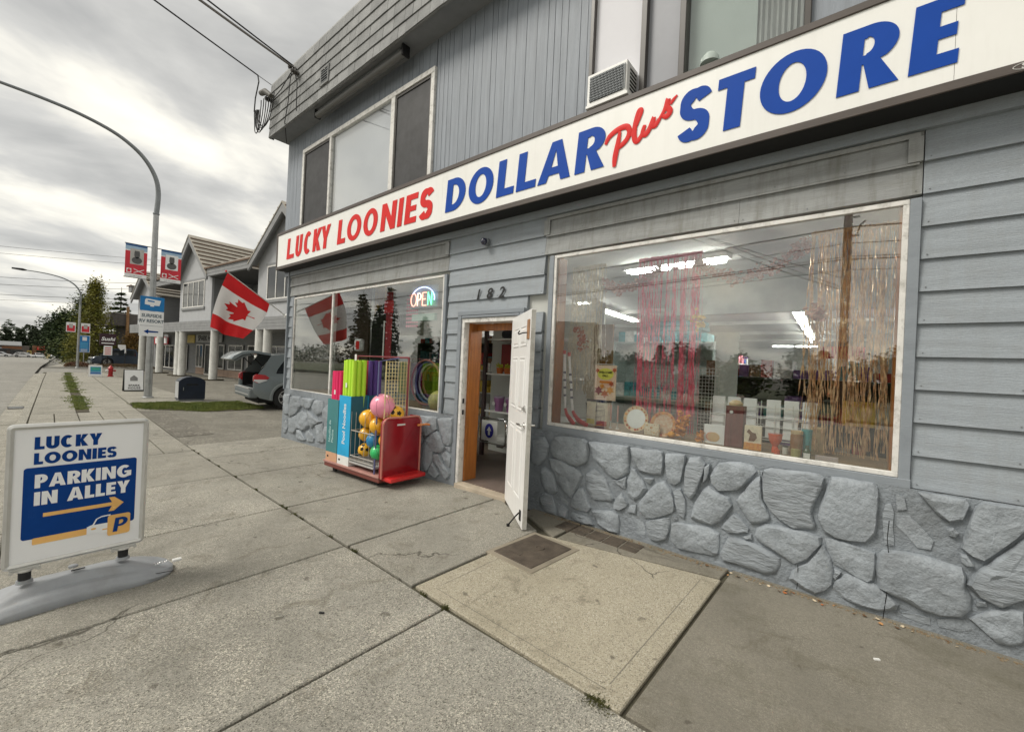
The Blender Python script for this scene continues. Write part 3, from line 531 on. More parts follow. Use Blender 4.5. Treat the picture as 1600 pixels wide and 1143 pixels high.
for i in range(12):       # rubble hidden behind the trolley and past the right edge
    x = random.uniform(-7.1, -4.8) if i < 8 else 1.2+(i-8)*.62; z = (.18, .52)[i % 2] if i < 8 else .35; r = random.uniform(.13, .2)
    if i < 8: x = -6.95+(i//2)*.6
    allst.append([(x+r*1.3*cos(a)*random.uniform(.8, 1.1), z+r*sin(a)*random.uniform(.8, 1.1)) for a in (0, .8, 1.6, 2.4, 3.2, 4, 4.8, 5.5)])
for i, pg in enumerate(allst):
    pg = [(min(x, -3.89) if x < -3.4 else x, max(min(z, .822), g(x)-.03)) for x, z in pg]
    stone_mesh(pg, i in FLAT).build('stone', m_stone if i % 3 else m_stone2, store, smooth=True, angle=32)
# cracks in the render
for pts in ([(.17, .62), (.165, .5), (.18, .36), (.175, .30)], [(.15, .25), (.175, .18), (.165, .05), (.16, -.02)], [(-.29, .19), (-.285, .1), (-.29, .02)]):
    MB().tube([(x, 3.568, z) for x, z in pts], .0022, 4).build('crack', m_black, store)
# clapboards
EXP = .204
def clap(x0, x1, z0, z1=None, m=m_paint, par=None):
    z1 = z1 if z1 else z0+EXP+.012; dz = random.uniform(-.002, .002); y0 = 3.632+random.uniform(-.0015, .0015); yt = 3.655
    b = MB(); b.add([(x0, y0, z0+dz), (x1, y0, z0+dz), (x1, yt, z1), (x0, yt, z1), (x0, 3.69, z0+dz), (x1, 3.69, z0+dz), (x1, 3.69, z1), (x0, 3.69, z1)], [(0, 1, 2, 3), (0, 4, 5, 1), (3, 2, 6, 7), (0, 3, 7, 4), (1, 5, 6, 2), (4, 7, 6, 5)])
    b.build('clapboard', m, par or store)
m_hpaint = m_header
NAILS = MB()
def claps(x0, x1, z, m=m_paint):
    cuts = [x0]
    while x1-cuts[-1] > 2.4:
        c_ = cuts[-1]+random.uniform(1.1, 3.2)
        if x1-c_ < .5: break
        cuts.append(c_)
    cuts.append(x1)
    for a, c_ in zip(cuts, cuts[1:]):
        clap(a+.001, c_-.001, z, m=m)
        for x in [a+.03, c_-.03]+[a+.03+k*.41 for k in range(1, int((c_-a)/.41))]:
            NAILS.box(x-.003, x+.003, 3.630, 3.634, z+.022, z+.028)
for k in range(11):
    z = .834+k*EXP
    if z < 2.6:
        claps(.262, XR, z)                                  # right of the big window
        clap(XL, -8.68, z)                                 # left corner
        claps(-4.12, -3.885 if z < 2.0 else (-2.835 if z < 2.07 else -2.62), z) if not (z < 2.05 and z > 1.9) else clap(-4.12, -3.885, z)
        if z < 2.05: clap(-2.832, -2.622, z)
    else:
        claps(XL, -4.14, z, m=m_hpaint); claps(-4.138, -2.622, z); claps(-2.62, .258, z, m=m_hpaint); claps(.262, XR, z)
props(NAILS.build('nail_heads', mat('nail_head', (.17, .18, .19), .6), store), kind='stuff')
for x0, x1 in ((XL, -4.15), (-2.61, .24)):
    part('header_board', m_hpaint, x0, x1, 3.627, 3.632, 2.858, 2.872); part('header_board', m_hpaint, x0, x1, 3.626, 3.633, 3.03, 3.06)
for x in (-4.17, -2.60, .22): part('header_block', m_hpaint, x-.035, x+.035, 3.620, 3.631, 2.875, 3.03)
part('header_board', m_paint, XL, XR, 3.615, 3.66, 3.075, 3.22)
part('corner_board', m_trim, XL-.03, XL+.0, 3.60, 3.75, .82, 3.2)
# window surrounds
def surround(x0, x1, z0, z1, w, wb, m=m_trim, y=3.618):
    part('window_trim', m, x0-w, x0, y, 3.66, z0-wb+.002, z1, bevel=.003); part('window_trim', m, x1, x1+w, y, 3.66, z0-wb+.002, z1, bevel=.003)
    part('window_trim', m, x0-w-.003, x1+w+.003, y-.003, 3.66, z0-wb, z0-.002, bevel=.003)
def frame_window(name, x0, x1, z0, z1, mulls, m, gm_, fw=.035, y=3.625, fwv=None):
    f = MB(); y1 = y+.035
    f.box(x0, x1, y, y1, z0, z0+fw); f.box(x0, x1, y, y1, z1-fw, z1); f.box(x0, x0+fw, y+.0005, y1, z0+fw, z1-fw); f.box(x1-fw, x1, y+.0005, y1, z0+fw, z1-fw)
    for mx_ in mulls: f.box(mx_-fw*.7, mx_+fw*.7, y+.001, y1, z0+fw, z1-fw)
    o = f.build(name, m, store, bevel=.003)
    e = [x0+fw]+[q for mx_ in mulls for q in (mx_-fw*.7, mx_+fw*.7)]+[x1-fw]
    for i in range(0, len(e), 2):
        MB().box(e[i]-.002, e[i+1]+.002, y+.016, y+.021, z0+fw-.002, z1-fw+.002).build('pane', gm_, o)
    return o
surround(-2.49, .205, .885, 2.645, .055, .057)
frame_window('shop_window_frame', -2.49, .205, .885, 2.645, [], m_oldwhite, m_glass, .032)
surround(-8.62, -4.195, .815, 2.625, .05, .085)
frame_window('shop_window_frame', -8.62, -4.195, .815, 2.625, [-7.10], m_oldwhite, m_glass, .03)
part('window_jamb', m_wood, -2.47, -2.44, 3.66, 3.80, .9, 2.63); part('window_jamb', m_wood, .16, .19, 3.66, 3.80, .9, 2.63)
for x0, x1, z in ((-2.44, .19, .86), (-8.6, -4.21, .80)): part('display_ledge', mat('ledge_wood', (.24, .16, .085), .6, var=.2, vs=3, stretch=(1, 8, 8)), x0, x1, 3.67, 4.42, z-.05, z+.03)
# door frame and threshold
part('door_trim', m_trim, -3.885, -3.825, 3.60, 3.66, -.05, 2.072, bevel=.003); part('door_trim', m_trim, -2.905, -2.842, 3.60, 3.66, -.05, 2.072, bevel=.003)
part('door_trim', m_trim, -3.888, -2.839, 3.597, 3.66, 2.072, 2.12, bevel=.003)
part('door_trim', m_trim, -3.82, -2.91, 3.60, 3.66, 2.04, 2.068, bevel=.003)
part('door_jamb', m_oldwhite, -3.823, -3.778, 3.615, 3.80, -.05, 2.038, bevel=.002); part('door_jamb', m_oldwhite, -2.952, -2.907, 3.615, 3.80, -.05, 2.038, bevel=.002)
part('door_jamb', m_oldwhite, -3.777, -2.953, 3.617, 3.80, 1.985, 2.037, bevel=.002)
for z in (1.02, .88): part('strike_plate', m_black, -3.779, -3.776, 3.64, 3.67, z-.03, z+.03)
part('threshold', mat('old_sill', (.42, .36, .28), .7, var=.25, vs=8, dirt=.5, dcol=(.18, .13, .09)), -3.78, -2.95, 3.56, 3.82, -.06, .022, bevel=.004)
part('vestibule_panel', m_wood, -3.776, -3.745, 3.70, 3.90, .03, 2.0)
part('vestibule_panel', m_wood, -3.74, -2.90, 3.81, 3.84, 1.90, 1.985)
# the open door
dr = thing('door', None, None); dr.parent = store; dr.location = (-2.952, 3.615, .012); dr.rotation_euler = (0, 0, atan2(-.64, .78))
DW, DH, DT = .885, 1.99, .045
MB().box(0, DW, -DT, 0, 0, DH).build('leaf', m_door, dr, bevel=.002)
MB().box(DW+.0005, DW+.0035, -DT+.002, -.002, .01, DH-.01).build('edge_strip', mat('door_edge', (.55, .54, .50), .5, dirt=.5, dcol=(.25, .22, .18), ds=9), dr)
def raised(x0, x1, z0, z1, y, sg):
    b = MB()
    def ring(i, h): return [(x0+i, y+sg*h, z0+i), (x1-i, y+sg*h, z0+i), (x1-i, y+sg*h, z1-i), (x0+i, y+sg*h, z1-i)]
    rs = [ring(0, .0), ring(.004, .007), ring(.014, .007), ring(.024, .001), ring(.044, .009)]
    for r_ in rs: b.v += r_
    for k in range(4):
        for i in range(4): j = (i+1) % 4; b.f.append((k*4+i, k*4+j, k*4+4+j, k*4+4+i))
    b.f.append((16, 17, 18, 19)); return b
for x0, x1 in ((.13, .405), (.48, .755)):
    for z0, z1 in ((.22, .88), (1.04, 1.56), (1.66, 1.86)):
        raised(x0, x1, z0, z1, -DT-.0005, -1).build('panel', m_door, dr)
        raised(x0, x1, z0, z1, .0005, 1).build('panel', m_door, dr)
b = MB()
for sg, y in ((-1, -DT), (1, 0)):
    b.lathe([(.028, 0), (.028, .008), (.012, .012), (.011, .045)], (DW-.07, y, .93), 14, Matrix.Rotation(R(90)*(1 if sg < 0 else -1), 4, 'X'))
    b.tube([(DW-.07, y+sg*.045, .93), (DW-.10, y+sg*.05, .932), (DW-.19, y+sg*.05, .928)], [.010, .011, .008], 8)
b.build('handle', m_chrome, dr, smooth=True)
b = MB(); b.lathe([(.030, 0), (.030, .012), (.022, .016)], (DW-.07, -DT, 1.08), 14, Matrix.Rotation(R(90), 4, 'X')); b.box(DW-.074, DW-.066, -DT-.035, -DT-.012, 1.065, 1.095)
b.lathe([(.030, 0), (.030, .012), (.022, .016)], (DW-.07, 0, 1.08), 14, Matrix.Rotation(R(-90), 4, 'X'))
b.build('deadbolt', m_chrome, dr, smooth=True)
MB().box(DW+.003, DW+.006, -.034, -.010, .90, .96).build('latch_plate', m_chrome, dr); MB().box(DW+.003, DW+.006, -.034, -.010, 1.05, 1.11).build('latch_plate', m_chrome, dr)
MB().box(DW-.105, DW-.03, -DT-.012, -DT, 1.72, 1.90).build('bracket_plate', mat('weathered_bracket', (.30, .16, .08), .6, var=.4, vs=20), dr, bevel=.003)
MB().tube([(DW-.09, -DT-.012, 1.78), (DW-.09, -DT-.05, 1.775), (DW-.11, -DT-.085, 1.76), (DW-.14, -DT-.085, 1.775), (DW-.135, -DT-.07, 1.795)], .006, 6).build('hook', m_black, dr, smooth=True)
b = MB(); b.box(DW-.10, DW-.055, -DT-.01, -DT, .06, .15); b.tube([(DW-.075, -DT-.015, .13), (DW-.075, -DT-.045, .10), (DW-.13, -DT-.10, .0)], .007, 6); b.lathe([(.014, -.012), (.016, .008)], (DW-.13, -DT-.10, .0), 10); b.build('kick_stop', m_black, dr)
for z in (.2, 1.0, 1.78): MB().tube([(-.006, -.004, z), (-.006, -.004, z+.09)], .007, 8).build('hinge', m_chrome, dr)
# upper storey: vertical boards, windows, mansard
UZ0, UZ1 = 3.2, 5.86
x = -9.24; UW = [(-8.49, -4.56, 5.48), (-2.17, .55, 6.0)]
while x < XR-.1:
    wd = random.choice([.085, .15, .15, .15]); x1 = min(x+wd-.006, XR)
    top = UZ1
    z0s = [(UZ0, UZ1)]
    for a, b_, zt in UW:
        if x1 > a and x < b_:
            if x < a-.03: x1 = a-.003
            elif x1 > b_+.03 and x > b_-.1: x = b_+.003; 
            else: z0s = [(zt+.002, UZ1)] if zt < UZ1 else []
    for z0, z1 in z0s: part('cladding_board', m_paintv, x, x1, 3.64+random.uniform(-.001, .001), 3.67, z0, z1)
    x = x1+.006
w = MB()
for x0, x1, z0, z1 in ((-9.24, -8.47, 3.1, 5.86), (-8.47, -4.58, 3.1, 3.8), (-8.47, -4.58, 5.46, 5.86), (-4.58, -2.15, 3.1, 5.86), (-2.15, .52, 3.1, 3.8), (.52, XR, 3.1, 5.86)): w.box(x0, x1, 3.672, 3.78, z0, z1)
w.box(-9.24, -9.1, 3.78, 20, 3.1, 5.86)
w.build('upper_wall', mat('dark_groove', (.10, .11, .125), .8), store)
part('upper_floor', m_int, -9.1, XR, 3.78, 9.8, 3.15, 3.2); part('upper_back_wall', mat('dim_room', (.25, .24, .23), .8), -9.1, XR, 9.5, 9.7, 3.2, 5.86)
# left upper window: white frame, fixed centre light, screened sides
f = MB(); X0, X1, Z0, Z1 = -8.49, -4.56, 3.85, 5.48; fw_ = .075
f.box(X0, X1, 3.60, 3.66, Z1-fw_, Z1); f.box(X0, X0+fw_, 3.601, 3.66, Z0, Z1-fw_); f.box(X1-fw_, X1, 3.601, 3.66, Z0, Z1-fw_); f.box(X0, X1, 3.60, 3.66, Z0-.03, Z0)
for mx_, ww in ((-7.40, .045), (-5.51, .075)): f.box(mx_-ww/2-.01, mx_+ww/2+.01, 3.602, 3.66, Z0, Z1-fw_)
uf = f.build('upper_window_frame', m_oldwhite, store, bevel=.004)
MB().box(-7.37, -5.55, 3.635, 3.641, Z0, Z1-fw_).build('pane', m_uglass, uf)
for a, b_ in ((-8.41, -7.43), (-5.46, -4.64)):
    MB().box(a, b_, 3.628, 3.630, Z0+.03, Z1-fw_-.04).build('insect_screen', m_screen, uf)
    s = MB(); s.box(a, b_, 3.615, 3.64, Z1-fw_-.04, Z1-fw_); s.box(a, a+.03, 3.616, 3.64, Z0, Z1-fw_-.04); s.box(b_-.03, b_, 3.616, 3.64, Z0, Z1-fw_-.04); s.build('sash', mat('bronze_sash', (.05, .045, .04), .4), uf)
m_blind = mat('pale_blind', (.72, .70, .77), .9, var=.03, vs=2)
part('roller_blind', m_blind, -7.37, -5.55, 3.685, 3.69, 3.85, 5.45)
# right upper window in dark bronze frame with pale blinds
m_bronze = mat('bronze_frame', (.055, .048, .042), .4, var=.1)
f = MB(); f.box(-2.17, -2.13, 3.60, 3.68, 3.85, 5.86); f.box(-1.63, -1.58, 3.58, 3.68, 3.85, 5.86); f.box(-1.285, -1.235, 3.58, 3.68, 3.85, 5.86); f.box(-.40, -.36, 3.60, 3.68, 3.85, 5.86); f.box(.49, .53, 3.60, 3.68, 3.85, 5.86)
uf = f.build('upper_window_frame', m_bronze, store, bevel=.003)
for a, b_ in ((-1.235, -.40),): MB().box(a, b_, 3.635, 3.641, 3.85, 5.86).build('pane', m_uglass, uf)
part('roller_blind', mat('white_blind', (.70, .70, .74), .7, var=.02), -2.13, -1.63, 3.65, 3.66, 3.8, 5.86)
part('infill_panel', mat('grey_infill', (.27, .28, .31), .5, var=.05), -1.58, -1.285, 3.64, 3.66, 3.8, 5.86)
part('roller_blind', mat('green_white_blind', (.50, .54, .53), .8, var=.04), -1.235, -.72, 3.70, 3.71, 3.8, 5.86)
b = MB()
cx_ = fr(-.72, -.40, 40)
b.v = [(x, 3.71+.012*sin(i*1.3), z) for i, x in enumerate(cx_) for z in (3.8, 5.86)]; b.f = [(2*i, 2*i+2, 2*i+3, 2*i+1) for i in range(40)]
b.build('curtain', mat('net_curtain', (.42, .42, .42), .9), store, smooth=True)
part('infill_panel', m_paintv, -.36, .49, 3.64, 3.66, 3.8, 5.86)
# mansard fascia with painted shingles
FY, FZ0, FZ1, FX = 3.30, 5.84, 6.90, -9.34
part('soffit', mat('soffit_paint', (.20, .21, .22), .7, var=.1), FX+.01, XR, FY+.03, 3.72, FZ0+.02, FZ0+.05)
part('mansard_core', m_shingle, FX+.01, XR, FY+.03, 20, FZ0+.052, FZ1)
part('fascia_lip', m_shingle, FX, XR, FY-.002, FY+.029, FZ0-.01, FZ0+.03, bevel=.002)
part('roof_edge', mat('pale_drip_edge', (.34, .34, .33), .5), FX-.012, XR, FY+.005, FY+.07, FZ1-.01, FZ1+.03)
part('corner_flashing', m_shingleb, FX-.014, FX, FY+.0, FY+.09, FZ0, FZ1)
RH = (FZ1-FZ0)/6
def shingle_mesh(w_):
    return MB().add([(0, -.016, 0), (w_, -.016, 0), (w_, -.002, RH-.008), (0, -.002, RH-.008), (0, .028, 0), (w_, .028, 0), (w_, .028, RH-.008), (0, .028, RH-.008)], [(0, 1, 2, 3), (0, 4, 5, 1), (3, 2, 6, 7), (0, 3, 7, 4), (1, 5, 6, 2), (4, 7, 6, 5)])
shm = [shingle_mesh(w_).mesh(m) for w_ in (.17, .25, .33) for m in (m_shingle, m_shingle, m_shingleb)]
far = MB(); cnt = 0
for r_ in range(6):
    x = FX
    while x < XR-.3:
        i = random.randrange(9); w_ = (.17, .25, .33)[i//3]
        if x < -1.8 and cnt < 260:
            o = obj('shingle', shm[i], store); o.location = (x, FY-random.uniform(0, .003), FZ0+r_*RH+random.uniform(-.003, .003)); cnt += 1
        else:
            z = FZ0+r_*RH; far.box(x, x+w_, FY-.01, FY+.028, z, z+RH-.012)
        x += w_+random.choice([.003, .004, .006])
props(far.build('shingle_remainder', m_shingle, store), kind='stuff')
# louvre vent
v = MB(); v.box(-7.18, -6.90, FY-.03, FY-.001, 6.02, 6.06); v.box(-7.18, -6.90, FY-.03, FY-.001, 6.28, 6.32); v.box(-7.18, -7.15, FY-.03, FY-.001, 6.06, 6.28); v.box(-6.93, -6.90, FY-.03, FY-.001, 6.06, 6.28)
vo_ = v.build('louvre_vent', m_shingle, store)
MB().box(-7.15, -6.93, FY-.012, FY-.006, 6.06, 6.28).build('vent_void', m_black, vo_)
for k in range(5): MB().box(-7.15, -6.93, FY-.028, FY-.014, 6.075+k*.042, 6.083+k*.042).build('louvre', m_dsteel, vo_)
part('parapet_cap', m_shingle, FX, XR, FY+.07, 20, FZ1+.0, FZ1+.02)
def settle(root, loc):
    loc = Vector(loc); root.location = loc
    for c in root.children: c.location = c.location-loc
settle(store, (-4.0, 3.7, 0))
# ------------------------------------------------------------------ shop sign
sg = thing('shop_sign', 'long white shop sign with red and blue lettering across the store front', 'sign', (-3.2, 3.5, 3.5))
def gl(o, par):   # world-space part under a moved parent
    o.location = o.location-par.location; return o
SX0, SX1, SZ0, SZ1, SY = -8.97, 1.9, 3.155, 3.87, 3.40
b = MB(); b.box(SX0, SX1, SY-.012, SY+.22, SZ0, SZ0+.055); b.box(SX0, SX1, SY-.012, SY+.22, SZ1-.05, SZ1); b.box(SX0, SX0+.045, SY-.011, SY+.22, SZ0+.055, SZ1-.05); b.box(SX1-.05, SX1, SY-.011, SY+.22, SZ0+.055, SZ1-.05)
gl(b.build('frame', m_brown, sg, bevel=.003), sg)
for x0, x1 in ((SX0+.045, -4.05), (-4.048, .35), (.352, SX1-.05)): gl(box('face_panel', m_signface, x0, x1, SY, SY+.01, SZ0+.055, SZ1-.05, sg), sg)
gl(box('back', m_black, SX0+.01, SX1-.01, SY+.02, SY+.215, SZ0+.01, SZ1-.01, sg), sg)
gl(box('underside', m_black, SX0+.02, SX1-.02, SY+.0, SY+.21, SZ0-.002, SZ0+.0, sg), sg)
LET = [('L', -8.50, -8.18, 0), ('U', -8.14, -7.84, 0), ('C', -7.80, -7.48, 0), ('K', -7.45, -7.15, 0), ('Y', -7.17, -6.82, 0),
       ('L', -6.60, -6.34, 0), ('O', -6.31, -5.87, 0), ('O', -5.84, -5.43, 0), ('N', -5.375, -4.985, 0), ('I', -4.955, -4.845, 0), ('E', -4.81, -4.52, 0), ('S', -4.50, -4.20, 0),
       ('D', -3.98, -3.62, 1), ('O', -3.595, -3.18, 1), ('L', -3.145, -2.89, 1), ('L', -2.865, -2.60, 1), ('A', -2.585, -2.17, 1), ('R', -2.15, -1.83, 1),
       ('S', -1.20, -.945, 2), ('T', -.925, -.655, 2), ('O', -.635, -.225, 2), ('R', -.185, .118, 2), ('E', .156, .385, 2)]
for c, x0, x1, k in LET:
    H_ = (.385, .39, .40)[k]; z0 = (3.308, 3.308, 3.31)[k]; sh = (.10, .08, .06)[k]
    W_ = ((x1-x0)-(H_*sh if c not in 'LK' else H_*sh*.4))/H_
    s_ = (.275, .275, .285)[k]
    if c == 'I': W_ = s_ = .10/H_; x0 -= .015
    me = letter_mesh(glyph(c, W_, s_, .20 if c != 'O' else .19), x0, SY-.0045, z0, H_, H_, sh, .004, m_blue if k else m_red, 'letter')
    gl(obj('letter', me, sg), sg)
def ribbon(pts, r0, y, m, name, par, n=6):
    "brush script stroke, flattened against the panel"
    b = MB(); P = []
    m_ = len(pts)
    for i in range(m_-1):
        p0, p1, p2, p3 = (pts[max(0, i-1)], pts[i], pts[i+1], pts[min(m_-1, i+2)])
        for k in range(6):
            t = k/6; P.append(tuple(.5*(2*p1[j]+(-p0[j]+p2[j])*t+(2*p0[j]-5*p1[j]+4*p2[j]-p3[j])*t*t+(-p0[j]+3*p1[j]-3*p2[j]+p3[j])*t**3) for j in range(len(p1))))
    P.append(tuple(pts[-1]))
    b.tube([(p[0], 0, p[1]) for p in P], [r0*(p[2] if len(p) > 2 else 1) for p in P], 8)
    b.v = [(v[0], y+v[1]*.12, v[2]) for v in b.v]
    return gl(b.build(name, m, par, smooth=True), par)
yS = SY-.006
ribbon([(-1.835, 3.50, .6), (-1.80, 3.56, 1), (-1.72, 3.60, 1.1), (-1.64, 3.60, 1.1), (-1.61, 3.55, 1), (-1.63, 3.49, 1), (-1.68, 3.45, 1), (-1.74, 3.43, .9)], .023, yS, m_red, 'script_stroke', sg)
ribbon([(-1.70, 3.575, .6), (-1.715, 3.47, 1), (-1.735, 3.36, 1.1), (-1.74, 3.275, .7)], .023, yS-.002, m_red, 'script_stroke', sg)
ribbon([(-1.59, 3.50, .6), (-1.545, 3.60, .9), (-1.51, 3.69, .9), (-1.535, 3.70, .8), (-1.56, 3.60, 1), (-1.565, 3.49, 1.1), (-1.54, 3.44, 1.1), (-1.50, 3.48, .9), (-1.475, 3.56, .7), (-1.49, 3.50, 1), (-1.465, 3.475, 1.1), (-1.43, 3.52, 1), (-1.40, 3.60, .8), (-1.405, 3.54, 1.1), (-1.385, 3.525, 1), (-1.35, 3.57, .8)], .021, yS, m_red, 'script_stroke', sg)
ribbon([(-1.35, 3.57, .6), (-1.31, 3.63, .8), (-1.285, 3.71, 1), (-1.29, 3.65, 1.1), (-1.265, 3.605, 1.1), (-1.29, 3.57, 1.1), (-1.325, 3.585, .7)], .021, yS-.001, m_red, 'script_stroke', sg)
ribbon([(-1.265, 3.66, .7), (-1.24, 3.69, .8), (-1.212, 3.715, .4)], .018, yS, m_red, 'script_stroke', sg)
gl(text('maker_mark', 'SIGNS', .60, SY-.0135, 3.17, .028, mat('pale_print', (.6, .6, .58)), sg, sx=1.2, off=.001), sg)
b = MB(); b.tube([(.655+.085*cos(a), SY-.0132, 3.183+.02*sin(a)) for a in fr(0, 2*pi, 24)], .0022, 4); gl(b.build('maker_oval', bpy.data.materials['pale_print'], sg), sg)

# ------------------------------------------------------------------ fittings on the building
ac = thing('window_air_conditioner', 'white window air conditioner with dark grille standing proud above the sign', 'air conditioner', (-1.86, 3.44, 3.93))
AX0, AX1 = -.205, .19
box('casing', m_white, AX0, AX1, -.02, .20, 0, .29, ac, .008)
box('grille_recess', m_black, AX0+.03, AX1-.03, -.024, -.021, .03, .26, ac)
for k in range(25): box('grille_fin', m_dsteel, AX0+.032+k*.0143, AX0+.037+k*.0143, -.032, -.024, .032, .258, ac)
for z in fr(.05, .24, 8): box('grille_bar', m_dsteel, AX0+.03, AX1-.03, -.036, -.033, z-.0015, z+.0015, ac)
for k in range(6): box('side_louvre', m_black, AX1+.0005, AX1+.003, .04, .17, .05+k*.035, .068+k*.035, ac)
box('support', m_white, AX0, AX1+.02, -.04, .16, -.03, -.002, ac, .003)
dm = thing('dome_camera', 'small dark dome camera above the house number', 'camera', (-3.46, 3.60, 2.93))
MB().lathe([(.045, 0), (.045, .03), (.03, .045)], (0, .02, 0), 16, Matrix.Rotation(R(90), 4, 'X')).build('base', m_dsteel, dm, smooth=True)
MB().sphere((0, -.035, -.005), .042, 16, 10).build('dome', mat('smoked_dome', (.02, .022, .05), .12, coat=.8), dm, smooth=True)
hn = thing('house_number', 'black slanted house number 182 on the boards above the door', 'house number', (-3.40, 3.627, 2.26))
m_num = mat('black_number', (.012, .012, .012), .4)
for c, x in (('1', -.225), ('8', -.04), ('2', .15)):
    text('digit', c, x, -.004, 0, .125, m_num, hn, off=.003, shear=.25, th=.004)
# tube light under the soffit
tl = thing('soffit_tube_light', 'long grey tube light fitting under the eaves left of the upper window', 'light fitting', (-6.3, 3.44, 5.76))
MB().tube([(-1.27, 0, 0), (1.27, 0, 0)], .055, 12).build('tube_cover', mat('dull_tube', (.12, .12, .115), .5), tl, smooth=True)
box('mounting', m_dsteel, -1.2, 1.2, -.03, .03, .03, .085, tl); box('end_bracket', m_black, 1.27, 1.30, -.06, .06, -.06, .09, tl); box('end_bracket', m_black, -1.30, -1.27, -.05, .05, -.05, .09, tl)
# service cables
m_cable = mat('black_cable', (.012, .012, .013), .6)
def cable(name, a, b_, sag, r, label, group=None, n=26, parent=None, m=None):
    pts = [(a[0]+(b_[0]-a[0])*t, a[1]+(b_[1]-a[1])*t, a[2]+(b_[2]-a[2])*t-sag*4*t*(1-t)) for t in fr(0, 1, n)]
    o = MB().tube(pts, r, 6).build(name, m or m_cable, parent, smooth=True)
    if label: props(o, label, 'cable', group)
    return o
A1 = (-9.67, 3.15, 7.16); A2 = (-8.2, 3.24, 6.76)
cable('service_cable', A1, (-.5, -13, 5.35), .15, .014, 'black service cable running to the left end of the roof edge')
cable('service_cable', A2, (-.5, -13, 4.9), .25, .020, 'thick twisted service cable, lower of the two reaching the roof edge insulator', m=mat('pale_cable', (.17, .16, .15), .6))
cable('service_cable', (A2[0], A2[1], A2[2]+.03), (-.5, -13, 5.0), .12, .013, 'black service cable, upper of the two reaching the roof edge insulator')
sm = thing('service_mast_fittings', 'cable connectors, insulators and looped black wires on the roof edge corner', 'cable fittings', (-9.3, 3.25, 6.4))
def rel(p): return (p[0]+9.3, p[1]-3.25, p[2]-6.4)
b = MB(); b.tube([rel(p) for p in ((-9.36, 3.12, 6.66), (-9.2, 3.14, 6.64), (-9.0, 3.18, 6.5))], [.05, .06, .045], 10); b.build('weather_head', mat('weather_head', (.10, .095, .085), .6), sm, smooth=True)
for p in ((-9.25, 3.22, 6.55), (-8.2, 3.22, 6.74), (-8.08, 3.22, 6.62)):
    MB().lathe([(.02, -.06), (.05, -.05), (.03, -.02), (.055, 0), (.03, .03), (.045, .05), (.015, .07)], rel(p), 12, Matrix.Rotation(R(90), 4, 'X')).build('insulator', mat('insulator', (.045, .04, .035), .35), sm, smooth=True)
for k in range(6):
    w_ = .17+.04*k; dpt = .45+.12*random.random(); x0 = -9.76+.02*k
    P = [(x0+w_*(1-cos(a))+random.uniform(-.01, .01), 3.15+.01*k, 6.52-dpt*sin(a)-.04*cos(a)) for a in fr(0, pi, 16)]
    MB().tube([rel(p) for p in P], .009, 6).build('wire_loop', m_cable, sm, smooth=True)
MB().tube([rel(p) for p in ((-9.67, 3.15, 7.16), (-9.60, 3.15, 7.0), (-9.75, 3.15, 6.72), (-9.78, 3.15, 6.45))], .012, 6).build('wire_loop', m_cable, sm, smooth=True)
MB().tube([rel(p) for p in ((-9.67, 3.15, 7.16), (-9.25, 3.26, 6.86))], .007, 6).build('tie_wire', m_cable, sm, smooth=True)
for P in ([(-8.2, 3.22, 6.74), (-8.32, 3.24, 6.5), (-8.38, 3.25, 6.2), (-8.52, 3.26, 5.88), (-8.8, 3.4, 5.78), (-9.0, 3.5, 5.72)], [(-8.08, 3.22, 6.62), (-8.0, 3.24, 6.4), (-8.02, 3.25, 6.1), (-8.0, 3.25, 5.9)], [(-9.25, 3.22, 6.55), (-9.1, 3.24, 6.5), (-8.7, 3.24, 6.55), (-8.3, 3.24, 6.7)]):
    MB().tube([rel(p) for p in P], .008, 6).build('drop_wire', m_cable, sm, smooth=True)

# ------------------------------------------------------------------ flag
m_fred = mat('flag_red', (.62, .008, .012), .7, var=.08, vs=4); m_fwhite = mat('flag_white', (.80, .79, .79), .75, var=.03)
fl = thing('national_flag', 'red and white maple leaf flag hanging from a slanting pole at the building corner', 'flag', (-8.95, 3.6, 2.30))
h0, h1, f0_, f1_ = (3.30, 2.475), (2.575, 2.945), (2.87, 1.765), (2.345, 1.93)
def FP(u, v, off=0):
    "u along the hoist to the tip, v towards the fly"
    a = Vector((0, h0[0]*(1-u)+h1[0]*u, h0[1]*(1-u)+h1[1]*u)); c = Vector((0, f0_[0]*(1-u)+f1_[0]*u, f0_[1]*(1-u)+f1_[1]*u))
    p = a*(1-v)+c*v; p.y += .06*sin(pi*v)*(1-u)*1.2-.05*sin(pi*v)*u; p.z -= .03*sin(pi*u)*v
    p.x = -8.95+v*(.07*sin(u*7+1.2)+.035*sin(u*13+v*4))+.03*sin(v*5)+off
    return (p.x+8.95, p.y-3.6, p.z-2.30)
def fgrid(v0, v1, m, name, nu=36, nv=12):
    b = MB()
    for i in range(nu+1):
        for j in range(nv+1): b.v.append(FP(i/nu, v0+(v1-v0)*j/nv))
    for i in range(nu):
        for j in range(nv): k = i*(nv+1)+j; b.f.append((k, k+nv+1, k+nv+2, k+1))
    return b.build(name, m, fl, smooth=True, angle=180)
fgrid(0, .25, m_fred, 'red_band'); fgrid(.25, .76, m_fwhite, 'white_band', nv=16); fgrid(.76, 1, m_fred, 'red_band')
LF = [(-45, 1167), (-156, 1069), (-1015, 1220), (-899, 900), (-919, 827), (-1860, 65), (-1648, -34), (-1614, -113), (-1800, -685), (-1258, -570), (-1185, -608), (-1080, -855), (-657, -401), (-546, -458), (-750, -1510), (-423, -1321), (-332, -1348), (0, -2000)]
LP = [(-90, 2030)]+LF; LP = LP+[(-x, y) for x, y in LP[-2::-1]]
